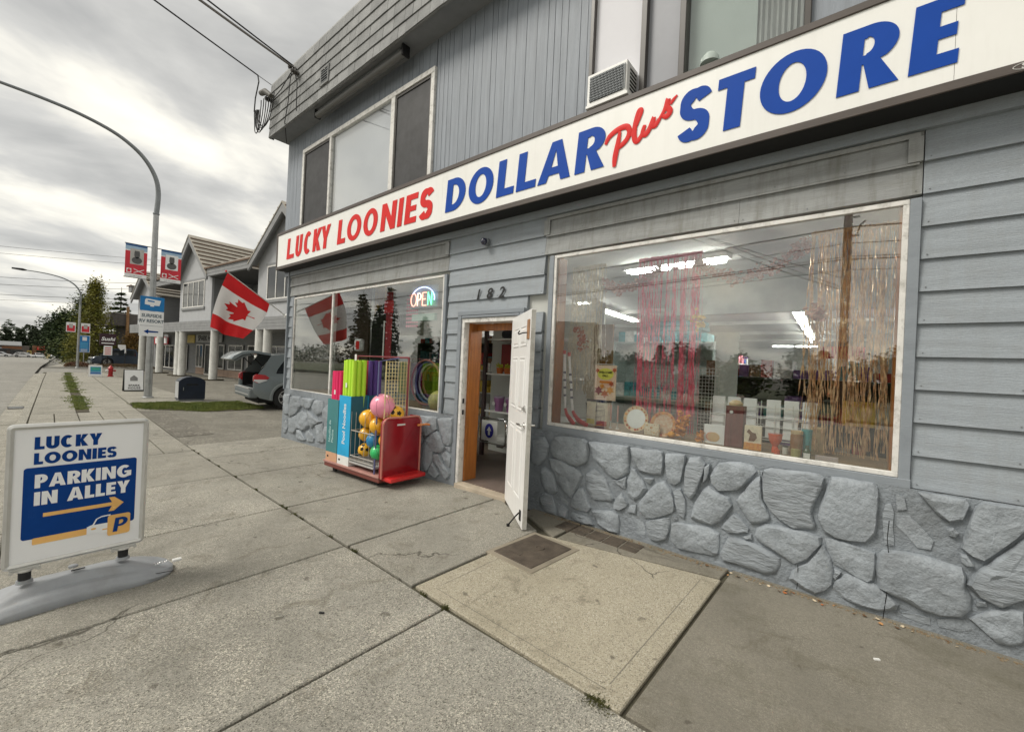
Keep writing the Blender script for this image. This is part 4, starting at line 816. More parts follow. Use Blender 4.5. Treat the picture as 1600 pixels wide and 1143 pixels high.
for sgn in (1, -1):
    bm = bmesh.new(); vs = [bm.verts.new((x/2000, -y/2000, 0)) for x, y in LP]; fc = bm.faces.new(vs)
    bmesh.ops.triangulate(bm, faces=[fc]); bmesh.ops.subdivide_edges(bm, edges=bm.edges[:], cuts=3, use_grid_fill=True); bmesh.ops.triangulate(bm, faces=bm.faces[:])
    for v in bm.verts: v.co = Vector(FP(.50+v.co.y*.34, .505-v.co.x*.22*1.02, .004*sgn))
    me = bpy.data.meshes.new('maple_leaf'); bm.to_mesh(me); bm.free(); me.materials.append(m_fred)
    obj('maple_leaf', me, fl)
MB().tube([(0, .02, -.02), (0, -1.05, .665)], .010, 8).build('pole', m_alu, fl, smooth=True)
MB().sphere((0, -1.05, .665), .018).build('finial', m_fred, fl, smooth=True)
MB().lathe([(.04, 0), (.04, .02), (.02, .03), (.018, .09)], (0, .02, -.02), 12, Matrix.Rotation(R(60), 4, 'X')).build('bracket', m_white, fl, smooth=True)

# ------------------------------------------------------------------ parking sign on a rolling base
m_navy = mat('poster_blue', (.003, .045, .22), .5, spec=.12); m_tan = mat('poster_tan', (.80, .47, .16), .5, spec=.15); m_pw = mat('poster_white', (.84, .85, .86), .45, var=.02, spec=.3)
ps = thing('parking_sign', 'white framed parking sign with blue panel and arrow on a grey rolling base', 'sign', (-3.66, .335, g(-3.66)), R(90))
PW, PZ0, PZ1 = .305, .225, 1.045
b = MB()
def rrect(x0, x1, z0, z1, r, n=5):
    return arc(x1-r, z1-r, r, r, 0, 90, n)+arc(x0+r, z1-r, r, r, 90, 180, n)+arc(x0+r, z0+r, r, r, 180, 270, n)+arc(x1-r, z0+r, r, r, 270, 360, n)
oo = rrect(-PW, PW, PZ0, PZ1, .028); ii = rrect(-PW+.028, PW-.028, PZ0+.028, PZ1-.028, .004); n_ = len(oo); mid = rrect(-PW+.014, PW-.014, PZ0+.014, PZ1-.014, .014)
for lp, y in ((oo, 0), (oo, -.016), (mid, -.026), (ii, -.019), (ii, .019), (mid, .026), (oo, .016)):
    b.v += [(x, y, z) for x, z in lp]
for k in range(6):
    for i in range(n_): j = (i+1) % n_; b.f.append((k*n_+i, k*n_+j, (k+1)*n_+j, (k+1)*n_+i))
for i in range(n_): j = (i+1) % n_; b.f.append((6*n_+i, 6*n_+j, j, i))
b.build('snap_frame', m_alu, ps, smooth=True)
box('poster_backing', m_pw, -PW+.02, PW-.02, -.012, .012, PZ0+.02, PZ1-.02, ps)
def flat(name, poly, m, par, y=-.0135, th=.001): return MB().prism(poly, lambda a, c, d: (a, d, c), y, y+th).build(name, m, par)
U = lambda u: -PW+u; Zt = lambda z: PZ1-z
word('LUCKY', U(.105), U(.385), -.0135, Zt(.148), .072, m_navy, ps, th=.001, s_=.27, h_=.24)
word('LOONIES', U(.105), U(.455), -.0135, Zt(.235), .066, m_navy, ps, th=.001, s_=.27, h_=.24)
flat('blue_panel', rrect(U(.068), U(.555), Zt(.665), Zt(.252), .014), m_navy, ps)
word('PARKING', U(.112), U(.53), -.0150, Zt(.372), .078, m_pw, ps, th=.001, s_=.26, h_=.23)
word('IN', U(.112), U(.205), -.0150, Zt(.473), .078, m_pw, ps, th=.001, s_=.28, h_=.23)
word('ALLEY', U(.245), U(.525), -.0150, Zt(.473), .078, m_pw, ps, th=.001, s_=.26, h_=.23)
flat('arrow', [(U(.15), Zt(.545)), (U(.445), Zt(.545)), (U(.43), Zt(.578)), (U(.455), Zt(.578)), (U(.50), Zt(.534)), (U(.455), Zt(.49)), (U(.43), Zt(.49)), (U(.445), Zt(.523)), (U(.15), Zt(.523))], m_tan, ps, -.0150)
flat('tan_strip', rrect(U(.112), U(.345), Zt(.70), Zt(.662), .006), m_tan, ps, -.0142)
flat('car_drawing', [(U(.335), Zt(.70)), (U(.335), Zt(.655)), (U(.36), Zt(.645)), (U(.375), Zt(.612)), (U(.40), Zt(.60)), (U(.44), Zt(.598)), (U(.44), Zt(.71)), (U(.40), Zt(.712)), (U(.38), Zt(.70))], m_pw, ps, -.0155)
flat('car_drawing_glass', [(U(.367), Zt(.648)), (U(.381), Zt(.615)), (U(.40), Zt(.607)), (U(.44), Zt(.605)), (U(.44), Zt(.648))], m_navy, ps, -.0162)
flat('car_drawing_lamp', arc(U(.365), Zt(.672), .012, .006, 0, 360, 14)[:-1], m_tan, ps, -.0165)
flat('parking_box', rrect(U(.428), U(.535), Zt(.735), Zt(.605), .014), m_tan, ps, -.0168)
flat('car_drawing_lamp', rrect(U(.405), U(.43), Zt(.69), Zt(.683), .002), m_tan, ps, -.0165)
lt = letter_mesh(glyph('P', .62, .21, .19), U(.453), -.0180, Zt(.715), .088*1.15, .088, .12, .001, m_navy, 'letter'); obj('letter', lt, ps)
b = MB()
for x0 in (U(.095), U(.52)):
    for i in range(4):
        for j in range(4): b.box(x0+i*.008, x0+i*.008+.0015, -.0148, -.0142, Zt(.50 if x0 < 0 else .36)-j*.012, Zt(.50 if x0 < 0 else .36)-j*.012+.0015)
props(b.build('dot_pattern', mat('dot_blue', (.05, .16, .45)), ps), kind='stuff')
m_spring = m_rubber
for x in (-.215, .205):
    MB().lathe([(.026, 0), (.026, .062)], (x, 0, .148), 16).build('rubber_post', m_spring, ps, smooth=True)
    b = MB(); b.box(x-.06, x+.06, -.02, .02, .208, .226); b.lathe([(.034, 0), (.034, .012)], (x, 0, .200), 16); b.build('clamp', m_alu, ps, bevel=.003)
    for dx in (-.052, .052): MB().lathe([(.010, 0), (.010, .02)], (x+dx, -.035, .212), 10, Matrix.Rotation(R(-90), 4, 'X')).build('clamp_knob', m_alu, ps, smooth=True)
    MB().lathe([(.036, 0), (.032, .018)], (x, 0, .135), 16).build('collar', m_plastic, ps, smooth=True)
b = MB(); nx_, ny_ = 48, 32; Lh = .47
for i in range(nx_+1):
    t = -1+2*i/nx_; x = t*Lh; e = sqrt(max(0, 1-abs(t)**4.0)); hw = (.165+.075*abs(t)**1.5)*e+.004
    crest = (.150-.080*abs(t)**2.2)*e+.012
    for j in range(ny_+1):
        s_ = -1+2*j/ny_; y = s_*hw
        wv = .30+.50*abs(t)**1.3; q_ = min(1, max(0, (wv+.16-abs(s_))/.26)); q_ = q_*q_*(3-2*q_)
        shelf = (.088-.040*abs(t)**2)*(.35+.65*e)*(1-.55*max(0, abs(s_)-.80)/.20); rise = max(0, crest-.03-shelf)
        b.v.append((x, y, shelf+rise*q_))
for i in range(nx_):
    for j in range(ny_): k = i*(ny_+1)+j; b.f.append((k, k+ny_+1, k+ny_+2, k+1))
r_ = [i*(ny_+1) for i in range(nx_+1)]+[nx_*(ny_+1)+j for j in range(1, ny_+1)]+[i*(ny_+1)+ny_ for i in range(nx_-1, -1, -1)]+[j for j in range(ny_-1, 0, -1)]
k0 = len(b.v); b.v += [(b.v[i][0]*.985, b.v[i][1]*.96, 0) for i in r_]
for q in range(len(r_)): w_ = (q+1) % len(r_); b.f.append((r_[q], k0+q, k0+w_, r_[w_]))
b.f.append(tuple(range(k0, k0+len(r_))))
b.build('water_base', m_plastic, ps, smooth=True, angle=60)
b = MB(); b.tube([(t_*Lh*.93, -.118-.06*abs(t_)**1.5, .040+.012*(1-t_*t_)) for t_ in fr(-1, 1, 24)], .0022, 4); b.build('mould_seam', m_rubber, ps)
MB().lathe([(.022, 0), (.022, .010), (.016, .013)], (-.02, 0, .158), 16).build('filler_cap', m_plastic, ps, smooth=True)
box('base_slot', m_rubber, -.03, .03, -.034, -.016, .1455, .1475, ps)
b = MB()
for k in range(5): b.tube([(.36+k*.018+.007*cos(a), -.07+.007*sin(a)*(k % 2), .070+.007*sin(a)*((k+1) % 2)+.004) for a in fr(0, 2*pi, 10)], .0022, 5)
b.build('chain', m_chrome, ps, smooth=True)
box('base_cap', m_white, .45, .50, -.09, -.06, .06, .075, ps, .003)

# ------------------------------------------------------------------ trolley of pool toys
m_cart = mat('red_trolley_paint', (.26, .006, .012), .22, var=.15, vs=3, coat=.6); m_cartb = mat('bright_red_step', (.60, .02, .02), .3, coat=.4)
m_deck = mat('scuffed_pink_deck', (.42, .22, .19), .55, var=.15, vs=6, dirt=.4, dcol=(.25, .12, .1)); m_skirt = mat('maroon_skirt', (.17, .045, .035), .5, dirt=.3)
CZ = g(-5)
ct = thing('display_trolley', 'old red display trolley with rounded end panel and wheels by the left window', 'trolley', (-4.97, 3.17, CZ), R(2))
box('deck', m_deck, -.66, .60, -.31, .30, .125, .15, ct, .006); box('skirt', m_skirt, -.65, .60, -.30, .29, .07, .124, ct, .012)
for x in (-.5, .45):
    for y in (-.22, .2): MB().lathe([(.04, -.015), (.04, .015)], (x, y, .04), 14, Matrix.Rotation(R(90), 4, 'X')).build('wheel', m_rubber, ct, smooth=True)
pr_ = [(-.30, .13), (-.30, .76)]+arc(-.22, .76, .08, .085, 180, 90, 8)[1:]+arc(.19, .765, .08, .08, 90, 0, 8)+[(.27, .13)]
MB().prism(pr_, lambda a, c, d: (d, a, c), .585, .64).build('end_panel', m_cart, ct, smooth=True, bevel=.010, angle=60)
rim = [(-.30, .13), (-.30, .76)]+arc(-.22, .76, .08, .085, 180, 90, 8)[1:]+arc(.19, .765, .08, .08, 90, 0, 8)+[(.27, .13)]
MB().tube([(.64, a, c) for a, c in rim], .012, 8).build('panel_rim', mat('pink_worn_edge', (.55, .20, .16), .4), ct, smooth=True)
box('side_return', m_cart, .42, .60, .262, .288, .13, .84, ct, .01)
box('step', m_cartb, .58, .79, -.27, .26, .10, .15, ct, .015)
MB().tube([(.66, .20, .73), (.70, .30, .74), (.70, .36, .73)], .014, 8).build('side_lamp', mat('orange_lens', (.8, .28, .08), .25), ct, smooth=True)
MB().box(.6405, .6425, -.10, .02, .745, .765).build('badge', m_white, ct); 
b = MB(); b.tube([(-.52, .06, .15), (-.52, .06, 1.58), (.62, .05, 1.58), (.62, .05, .8)], .014, 8); b.build('top_rail', mat('maroon_rail', (.22, .03, .04), .4), ct, smooth=True)
MB().tube([(.46, -.27, .14), (.46, -.27, 1.52), (.46, .02, 1.57)], .010, 8).build('front_post', mat('blue_grey_post', (.12, .13, .28), .4), ct, smooth=True)
b = MB()
for z in (.25, .30, .62): b.tube([(-.06, -.28, z), (.44, -.28, z), (.44, .1, z), (-.06, .1, z), (-.06, -.28, z)], .006, 6)
for x in fr(-.06, .44, 5): b.tube([(x, -.28, .25), (x, -.28, .86)], .0028, 5)
for x in fr(-.06, .44, 14): b.tube([(x, -.28, .25), (x, .1, .25)], .0028, 4)
for y in fr(-.28, .1, 3): b.tube([(.44, y, .25), (.44, y, .86)], .0028, 5)
b.build('wire_bin', mat('pale_wire', (.6, .58, .55), .35, metal=.5), ct, smooth=True)
box('wire_shelf', mat('grey_shelf', (.40, .39, .38), .4), -.10, .46, -.29, .10, .205, .225, ct, .003)
b = MB()
for y in fr(-.25, .10, 8): b.tube([(.58, y, .83), (.58, y, 1.53)], .0035 if y not in (-.25, .10) else .008, 5)
for z in fr(.86, 1.52, 15): b.tube([(.58, -.25, z), (.58, .10, z)], .003, 5)
b.build('wire_grid', mat('yellow_wire', (.75, .62, .32), .4), ct, smooth=True)
box('price_tag', m_white, -.56, -.515, .035, .04, 1.38, 1.60, ct)
# noodles in their cartons
m_teal = mat('carton_teal', (.05, .20, .21), .6, obcoord=True); m_cyan = mat('carton_cyan', (.015, .36, .66), .5); m_ctan = mat('carton_tan_base', (.58, .33, .2), .6); m_pnavy = mat('carton_side', (.02, .12, .19), .6)
def carton(x, y, w, d, h, mf, msd, mb, label, words, wm, hb=.12):
    t = thing('noodle_carton', label, 'carton', (x, y, CZ+.15), R(2))
    b = MB(); T = .006
    for a in ((-w/2, w/2, -d/2+.0, -d/2+T), (-w/2, w/2, d/2-T, d/2)): b.box(*a, hb, h)
    b.build('carton_wall', mf, t); 
    b = MB(); b.box(-w/2, -w/2+T, -d/2+T, d/2-T, hb, h); b.box(w/2-T, w/2, -d/2+T, d/2-T, hb, h); b.build('carton_side', msd, t)
    box('carton_base', mb, -w/2, w/2, -d/2, d/2, 0, hb-.001, t, .002)
    MB().lathe([(.02, 0), (.02, .002)], (-w/2+.055, -d/2, hb*.5), 12, Matrix.Rotation(R(90), 4, 'X') @ Matrix.Diagonal((1, .7, 1, 1))).build('hand_hole', m_black, t)
    for i, (s, sz, u, z0) in enumerate(words):
        M = Matrix.Translation((u, -d/2-.001, z0)) @ Matrix.Rotation(R(-90), 4, 'Y')
        text('lettering', s, 0, 0, 0, sz, wm, t, off=.0015, th=.001, M=M)
    return t
m_lteal = mat('pale_teal_print', (.35, .52, .52), .6)
carton(-5.46, 2.985, .27, .25, .83, m_teal, m_pnavy, m_ctan, 'dark teal pool noodle carton at the left end of the trolley', [('Nouilles de', .046, -.035, .25), ('Piscine', .046, .035, .25)], m_lteal)
carton(-5.165, 2.99, .27, .25, .90, m_cyan, m_pnavy, m_white, 'bright blue pool noodle carton with white base on the trolley', [('Pool Noodles', .068, .03, .27)], m_white)
carton(-5.31, 3.30, .36, .25, .90, m_cyan, m_pnavy, m_white, 'blue pool noodle carton half hidden behind the balls', [('Noodles', .068, .03, .27)], m_white)
def noodle_mesh(m):
    b = MB(); b.lathe([(.0315, 0), (.0315, 1.22), (.012, 1.22), (.012, 1.1)], (0, 0, 0), 12); return b.mesh(m, smooth=True)
nm = {c: noodle_mesh(mat('foam_'+c, v, .75, var=.04)) for c, v in dict(pink=(.75, .02, .13), lime=(.50, .80, .05), green=(.16, .48, .05), red=(.38, .02, .05), purple=(.10, .05, .26)).items()}
def noodles(cx, cy, z, cols, lab, grp, nx_=4, ny_=3, pitch=.069):
    for j in range(ny_):
        for i in range(nx_):
            c = cols[i] if isinstance(cols, list) else cols
            o = obj('pool_noodle', nm[c]); o.location = (cx+(i-(nx_-1)/2)*pitch*.95, cy+(j-(ny_-1)/2)*pitch, CZ+z+random.uniform(-.008, .008)); o.rotation_euler = (random.uniform(-.012, .012), random.uniform(-.012, .012), random.random())
            o.scale = (1, 1, 1)
            rw = ('front', 'middle', 'back')[j] if ny_ == 3 else 'front'
            props(o, (lab if isinstance(lab, str) else lab[c])+', %s of the %s row' % (('leftmost', 'second', 'third', 'fourth', 'rightmost')[i if nx_ == 5 or i < 3 else 4], rw), 'pool noodle', grp if isinstance(grp, str) else grp[c])
    return
noodles(-5.46, 2.985, .14, 'pink', 'shocking pink foam pool noodle in the teal carton', 'pink noodles in the teal carton')
noodles(-5.165, 2.99, .30, 'lime', 'lime green foam pool noodle in the bright blue carton', 'lime noodles in the bright blue carton')
noodles(-5.31, 3.30, .30, ['lime', 'green', 'lime', 'red', 'purple'], {c: c+' foam pool noodle in the carton behind the balls' for c in ('green', 'lime', 'red', 'purple')}, {c: c+' noodles in the rear carton' for c in ('green', 'lime', 'red', 'purple')}, 5)
box('noodle_label', m_white, 0, 0, 0, 0, 0, 0) if False else None
for x, z in ((-5.45, 1.02), (-5.18, 1.13)):
    t_ = box('noodle_wrap_label', m_white, -.018, .018, -.001, .001, -.03, .03); t_.location = (x, 2.872+.010 if x > -5.3 else 2.872, z); props(t_, 'small white label stuck on the pink noodles' if x < -5.3 else 'small white label stuck on the lime noodles', 'label')
def ball(c, x, y, z, r, label, spots=None):
    m = mat('vinyl_'+label.split()[0]+label.split()[1], c, .28, var=.05, coat=.5)
    t = thing('play_ball', label, 'ball', (x, y, z)); MB().sphere((0, 0, 0), r, 24, 16).build('shell', m, t, smooth=True)
    if spots:
        for d in ((.5, -.8, .3), (-.5, -.8, .1), (.1, -.75, -.65), (.95, -.2, .2), (.3, -.5, .8), (-.3, -.55, .78)):
            v = Vector(d).normalized(); M = Matrix.Translation(v*r*.965) @ v.to_track_quat('Z', 'Y').to_matrix().to_4x4()
            b = MB(); b.add([M @ Vector((r*.30*cos(a), r*.30*sin(a), 0)) for a in fr(0, 2*pi, 5)[:-1]]+[M @ Vector((0, 0, r*.055))], [(i, (i+1) % 5, 5) for i in range(5)])
            b.build('dark_patch', m_black, t)
    else:
        for k in range(3):
            a = k*pi/3; b = MB(); b.tube([(r*1.001*sin(q)*cos(a), r*1.001*sin(q)*sin(a), r*1.001*cos(q)) for q in fr(0, 2*pi, 28)], .0022, 4); b.build('seam', mat('seam_'+label.split()[0], [v*.45 for v in c]), t)
        t.rotation_euler = (random.uniform(-.5, .5), random.uniform(-.4, .4), random.random())
Y_ = (.80, .42, .015)
ball((.85, .30, .42), -4.51, 3.00, .915, .15, 'large pink ball on top of the balls in the trolley')
ball(Y_, -4.80, 2.99, .73, .115, 'plain yellow ball, the upper left one in the trolley')
ball(Y_, -4.565, 2.98, .665, .105, 'plain yellow ball just under the pink ball')
ball((.01, .20, .42), -4.64, 2.985, .475, .10, 'blue ball in the middle of the wire bin')
ball((.03, .50, .14), -4.53, 2.97, .345, .092, 'green ball at the bottom of the wire bin')
ball(Y_, -4.80, 2.96, .335, .085, 'yellow football with black patches low in the wire bin', 1)
ball(Y_, -4.84, 2.99, .525, .09, 'plain yellow ball beside the blue one')
ball(Y_, -4.42, 3.13, .82, .105, 'yellow football with black patches beside the pink ball', 1)
ball(Y_, -4.44, 3.02, .50, .09, 'plain yellow ball low behind the red end panel')
ball((.85, .25, .10), -4.62, 3.18, .74, .10, 'orange ball half hidden at the back of the bin')
ball((.03, .50, .14), -4.72, 3.17, .94, .09, 'green ball behind the large pink ball')
# ------------------------------------------------------------------ inside the shop
def lit(name, c, s): return mat(name, (.8, .8, .8), .5, var=0, emit=c, es=s)
m_tube = lit('fluorescent_tube', (1, .98, .92), 40)
def tube_light(p0, p1, n, label, tw=.11):
    p0, p1 = Vector(p0), Vector(p1); L_ = (p1-p0).length; a = atan2(p1.y-p0.y, p1.x-p0.x)
    t = thing('ceiling_tube_light', label, 'ceiling light', ((p0+p1)/2), a)
    box('housing', m_white, -L_/2, L_/2, -tw, tw, .02, .08, t)
    for i in range(n):
        for s_ in (-1, 1): MB().tube([(-L_/2+L_*i/n+.06, s_*.06, -.005), (-L_/2+L_*(i+1)/n-.06, s_*.06, -.005)], .015, 8).build('tube', m_tube, t, smooth=True)
tube_light((-4.53, 7.57, 2.85), (-4.74, 10.97, 2.85), 3, 'bright strip light on the shop ceiling nearest the cream curtain')
tube_light((-.94, 7.53, 2.85), (-1.35, 18.9, 2.85), 8, 'long row of bright strip lights running to the back of the shop')
tube_light((-2.6, 5.57, 2.86), (-1.24, 5.45, 2.86), 2, 'bright strip light above the pink tinsel curtain', .09)
tube_light((-3.0, 21.1, 2.85), (-1.33, 21.1, 2.85), 2, 'distant strip light across the back of the shop')
tube_light((1.6, 6.0, 2.85), (1.4, 12.0, 2.85), 4, 'row of strip lights along the right side of the shop')
tube_light((-7.4, 10.0, 2.85), (-7.4, 14.0, 2.85), 3, 'row of strip lights along the left side of the shop')
box('bulkhead', mat('bulkhead', (.46, .46, .43), .8), -2.6, 1.5, 7.2, 7.35, 2.45, 2.95, None) and None
bk = bpy.data.objects['bulkhead']; bk.parent = store; bk.location = -store.location
for y in (9.5, 12.5, 15.5, 18.5):
    o = box('ceiling_beam', bpy.data.materials['bulkhead'], -8.7, 4.0, y, y+.12, 2.86, 2.95, None); o.parent = store; o.location = -store.location
# shelving units with goods
def shelf_unit(x, y, w, d, h, n, label, goods, rz=0, back=True, m=None):
    t = thing('shelving_unit', label, 'shelves', (x, y, .03), rz); m = m or m_white
    if back: box('back_panel', m, -w/2, w/2, d/2-.02, d/2, 0, h, t)
    for s_ in (-1, 1): box('upright', m, s_*w/2-.012, s_*w/2+.012, -d/2, d/2, 0, h, t)
    for k in range(n):
        z = .1+(h-.12)*k/(n-1); box('shelf', m, -w/2, w/2, -d/2, d/2, z, z+.02, t)
        if k == n-1 and not goods: continue
        if k < n:
            b = {}; xx = -w/2+.04
            while xx < w/2-.1:
                bw = random.uniform(.07, .2); bh = random.uniform(.08, .26 if k < n-1 else .2); c = random.choice(goods)
                b.setdefault(c, MB()).box(xx, xx+bw-.012, -d/2+.03+random.uniform(0, .05), d/2-.05, z+.022, z+.022+bh); xx += bw
            for c, mbb in b.items(): props(mbb.build('goods', c, t), kind='stuff')
    return t
pal = [mat('goods_'+n, c, .55, var=.3, vs=14) for n, c in dict(white=(.6, .6, .58), red=(.4, .04, .04), teal=(.08, .3, .33), yellow=(.6, .42, .06), purple=(.2, .1, .3), brown=(.2, .11, .06), pink=(.6, .25, .3), blue=(.06, .12, .35)).items()]
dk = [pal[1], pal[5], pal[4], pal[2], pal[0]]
for i, (x, y, rz, lb) in enumerate(((-.2, 9.5, R(90), 'left'), (-2.4, 9.6, R(90), 'middle'), (-3.9, 12.5, R(90), 'far'), (1.6, 10.5, R(90), 'right'))):
    shelf_unit(x, y, 4.5, .6, 1.75, 5, {'left': 'white shop shelving with mixed goods seen through the right of the window', 'middle': 'white shop shelving with mixed goods behind the pink curtain', 'far': 'shop shelving at the far left of the shop floor', 'right': 'shop shelving near the right wall of the shop'}[lb], pal, rz)
shelf_unit(-2.5, 7.0, 1.6, .5, 1.95, 3, 'tall grey shelf with folded teal towels on its top', [pal[2], pal[0]], 0, True, mat('pale_green_shelf', (.36, .42, .40), .6))
tw = MB()
for i in range(4):
    t = MB().box(-.42, .42, -.2, .2, 0, .075).build('folded_towel', mat('teal_towel_%s' % 'abcd'[i], (.05+.02*i, .17+.02*i, .20+.015*i), .9, bump=.01, bs=60), bevel=.02); t.location = (-2.3+random.uniform(-.03, .03), 7.0, 2.0+i*.08)
    props(t, ['bottom', 'second', 'third', 'top'][i]+' folded teal towel in the stack on the high shelf', 'towel', None)
shelf_unit(.35, 5.5, 3.6, .5, 1.45, 4, 'added dark low shelving behind the big window display, deepening its reflections', dk, 0, True, bpy.data.materials.get('dark_shelf') or mat('dark_shelf', (.05, .045, .04), .7))  # added shelving, dark so the reflected trees stand out in the glass
# dark back room hints behind the left window
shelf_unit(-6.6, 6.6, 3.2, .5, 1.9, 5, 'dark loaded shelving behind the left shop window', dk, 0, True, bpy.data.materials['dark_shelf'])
shelf_unit(-4.95, 5.9, 1.2, .4, 1.35, 4, 'pale shelf of yellow and white goods behind the right part of the left window', [pal[3], pal[0], pal[3]], 0, True)
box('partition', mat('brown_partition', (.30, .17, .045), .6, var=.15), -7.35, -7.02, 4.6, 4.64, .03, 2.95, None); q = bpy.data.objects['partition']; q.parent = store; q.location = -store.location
box('partition', mat('brown_backdrop', (.07, .045, .03), .7, var=.2), -8.6, -7.36, 4.50, 4.54, .03, 2.95, None); q = bpy.data.objects['partition.001']; q.parent = store; q.location = -store.location  # added brown sheet, interior gloom put into its colour behind the left pane
# through the door: shelves with goods, arrow sign, chrome rails
t = thing('entry_shelves', 'white wall shelves of goods seen through the open door', 'shelves', (-4.2, 5.1, .03))
box('back_panel', m_int, -.7, 1.4, .28, .30, 0, 2.4, t); box('red_panel', mat('dull_red_panel', (.25, .03, .03), .6), -.42, -.12, .20, .24, 1.35, 1.8, t)
for z in (.28, .72, 1.31, 1.86): box('shelf', m_white, -.42, 1.3, -.15, .27, z-.012, z+.012, t)
box('upright', mat('dark_post', (.05, .03, .03), .6), -.50, -.44, -.15, -.1, 0, 2.3, t)
m_pot = mat('orange_pot', (.55, .16, .03), .6); m_pl = mat('yellow_green_flower', (.45, .45, .04), .8, var=.3, vs=60)
for i in range(4):
    p = thing('flower_pot', 'small orange pot of yellow green flowers, %s on the shelf inside the door' % ('leftmost', 'second', 'third', 'rightmost')[i], 'flower pot', (-4.42+i*.16, 5.05, 1.352), 0, 'orange pots on the door shelf')
    MB().lathe([(.045, 0), (.06, .09)], (0, 0, 0), 12).build('pot', m_pot, p, smooth=True)
    b = MB()
    for _ in range(40): 
        c = (random.gauss(0, .025), random.gauss(0, .025), .12+random.gauss(0, .015)); b.sphere(c, .012, 5, 4)
    b.build('flowers', m_pl, p)
m_cup = mat('lilac_tumbler', (.36, .16, .34), .4, var=.1)
for i in range(3):
    p = thing('tumbler', 'large lilac tumbler with a white round tag, %s of three on the middle shelf' % ('left', 'middle', 'right')[i], 'tumbler', (-4.38+i*.24, 5.02, .762), 0, 'lilac tumblers on the middle shelf')
    MB().lathe([(.06, 0), (.085, .20), (.088, .21)], (0, 0, 0), 16).build('cup', m_cup, p, smooth=True); MB().lathe([(.09, .21), (.088, .235), (.02, .24)], (0, 0, 0), 16).build('lid', mat('lilac_lid', (.4, .35, .45), .3), p, smooth=True)
    MB().lathe([(.03, 0), (.03, .004)], (-.04, -.085, .12), 12, Matrix.Rotation(R(90), 4, 'X')).build('tag', m_white, p)
o = MB().box(-.3, .3, -.1, .1, 0, .12).build('dark_bundle', mat('dark_cloth', (.02, .02, .025), .9), bevel=.04); o.location = (-4.0, 5.0, 1.905); props(o, 'dark bundle lying on the top shelf inside the door', 'bundle')
a = thing('arrow_sign', 'white square sign with a blue circle and white up arrow inside the door', 'sign', (-4.20, 4.62, .36))
box('board', m_white, -.155, .155, 0, .012, 0, .30, a)
MB().prism(arc(0, .15, .085, .105, 0, 360, 32)[:-1], lambda u, v, d: (u, d, v), -.003, -.001).build('disc', mat('arrow_blue', (.03, .03, .30), .4), a)
MB().prism([(-.018, .085), (.018, .085), (.018, .15), (.045, .15), (0, .215), (-.045, .15), (-.018, .15)], lambda u, v, d: (u, d, v), -.005, -.0032).build('arrow', m_white, a)
rl = thing('entry_gate', 'chrome curved rail gate inside the open door', 'gate', (-3.9, 4.6, .03))
b = MB()
for x0, x1 in ((-.12, .04), (.10, .75)):
    b.tube([(x0, 0, .28), (x1-.05, 0, .28), (x1, 0, .33), (x1, 0, .62), (x1-.05, 0, .68), (x0, 0, .68)] if x0 < 0 else [(x1, 0, .28), (x0+.05, 0, .28), (x0, 0, .33), (x0, 0, .62), (x0+.05, 0, .68), (x1, 0, .68)], .014, 8)
b.tube([(-.50, 0, 0), (-.50, 0, .72)], .016, 8); b.tube([(-.6, .02, .30), (.1, .02, .30)], .010, 6); b.tube([(-.6, .02, .66), (.1, .02, .66)], .010, 6)
b.build('rails', m_chrome, rl, smooth=True)
# ------------------------------------------------------------------ right window display
LZ = .891
def curtain(name, x0, x1, z0, z1, y, m, n, label, sway=.03):
    t = thing(name, label, 'tinsel curtain', ((x0+x1)/2, y, z0)); b = MB(); cx = (x0+x1)/2
    box('header', m, x0-cx, x1-cx, -.004, .004, z1-z0-.03, z1-z0, t)
    for i in range(n):
        x = x0-cx+(x1-x0)*random.random(); yy = random.uniform(-.04, .04); ph = random.random()*6; w = random.uniform(.002, .0065); ln = random.choice([1, 1, .97, .9, .75]); f = random.uniform(6, 14); px = 0
        k0 = len(b.v); K = 26
        for k in range(K+1):
            z = (z1-z0)*(1-ln*k/K); xx = x+sway*(k/K)*sin(ph+k*.12); a = ph+k*f/6
            b.v += [(xx-w*cos(a), yy-w*sin(a), z), (xx+w*cos(a), yy+w*sin(a), z)]
        for k in range(K): q = k0+2*k; b.f.append((q, q+1, q+3, q+2))
    props(b.build('strands', m, t), kind='stuff'); return t
def foil(name, c, r=.28, me=.85): return mat(name, c, r, metal=me, var=.3, vs=30)
curtain('tinsel_curtain', -.33, .17, .93, 2.62, 3.98, foil('rose_gold_foil', (.85, .50, .30), .32, .65), 105, 'rose gold tinsel curtain at the right end of the big window', .05)
curtain('tinsel_curtain', -1.74, -1.14, .93, 2.60, 4.02, foil('pink_foil', (.82, .17, .24), .4, .2), 85, 'pink red tinsel curtain in the middle left of the big window')
curtain('tinsel_curtain', -2.50, -2.10, 1.25, 2.60, 4.02, foil('champagne_foil', (.60, .52, .38), .4, .6), 75, 'pale champagne tinsel curtain at the left end of the big window')
def hang(name, pts, m, label, n=260, r=.045, cat='garland'):
    b = MB()
    for _ in range(n):
        t = random.random()*(len(pts)-1); i = int(t); f = t-i; p = Vector(pts[i]).lerp(Vector(pts[i+1]), f)+Vector((random.gauss(0, r*.5), random.gauss(0, r*.5), random.gauss(0, r*.6)))
        M = Matrix.Translation(p) @ Matrix.Rotation(random.random()*6, 4, 'X') @ Matrix.Rotation(random.random()*6, 4, 'Z'); s = random.uniform(.012, .028)
        b.add([M @ Vector((0, -s, 0)), M @ Vector((s*.7, 0, .3*s)), M @ Vector((0, s, 0)), M @ Vector((-s*.7, 0, .3*s))], [(0, 1, 2, 3)])
    o = b.build(name, m, None); props(o, label, cat); return o
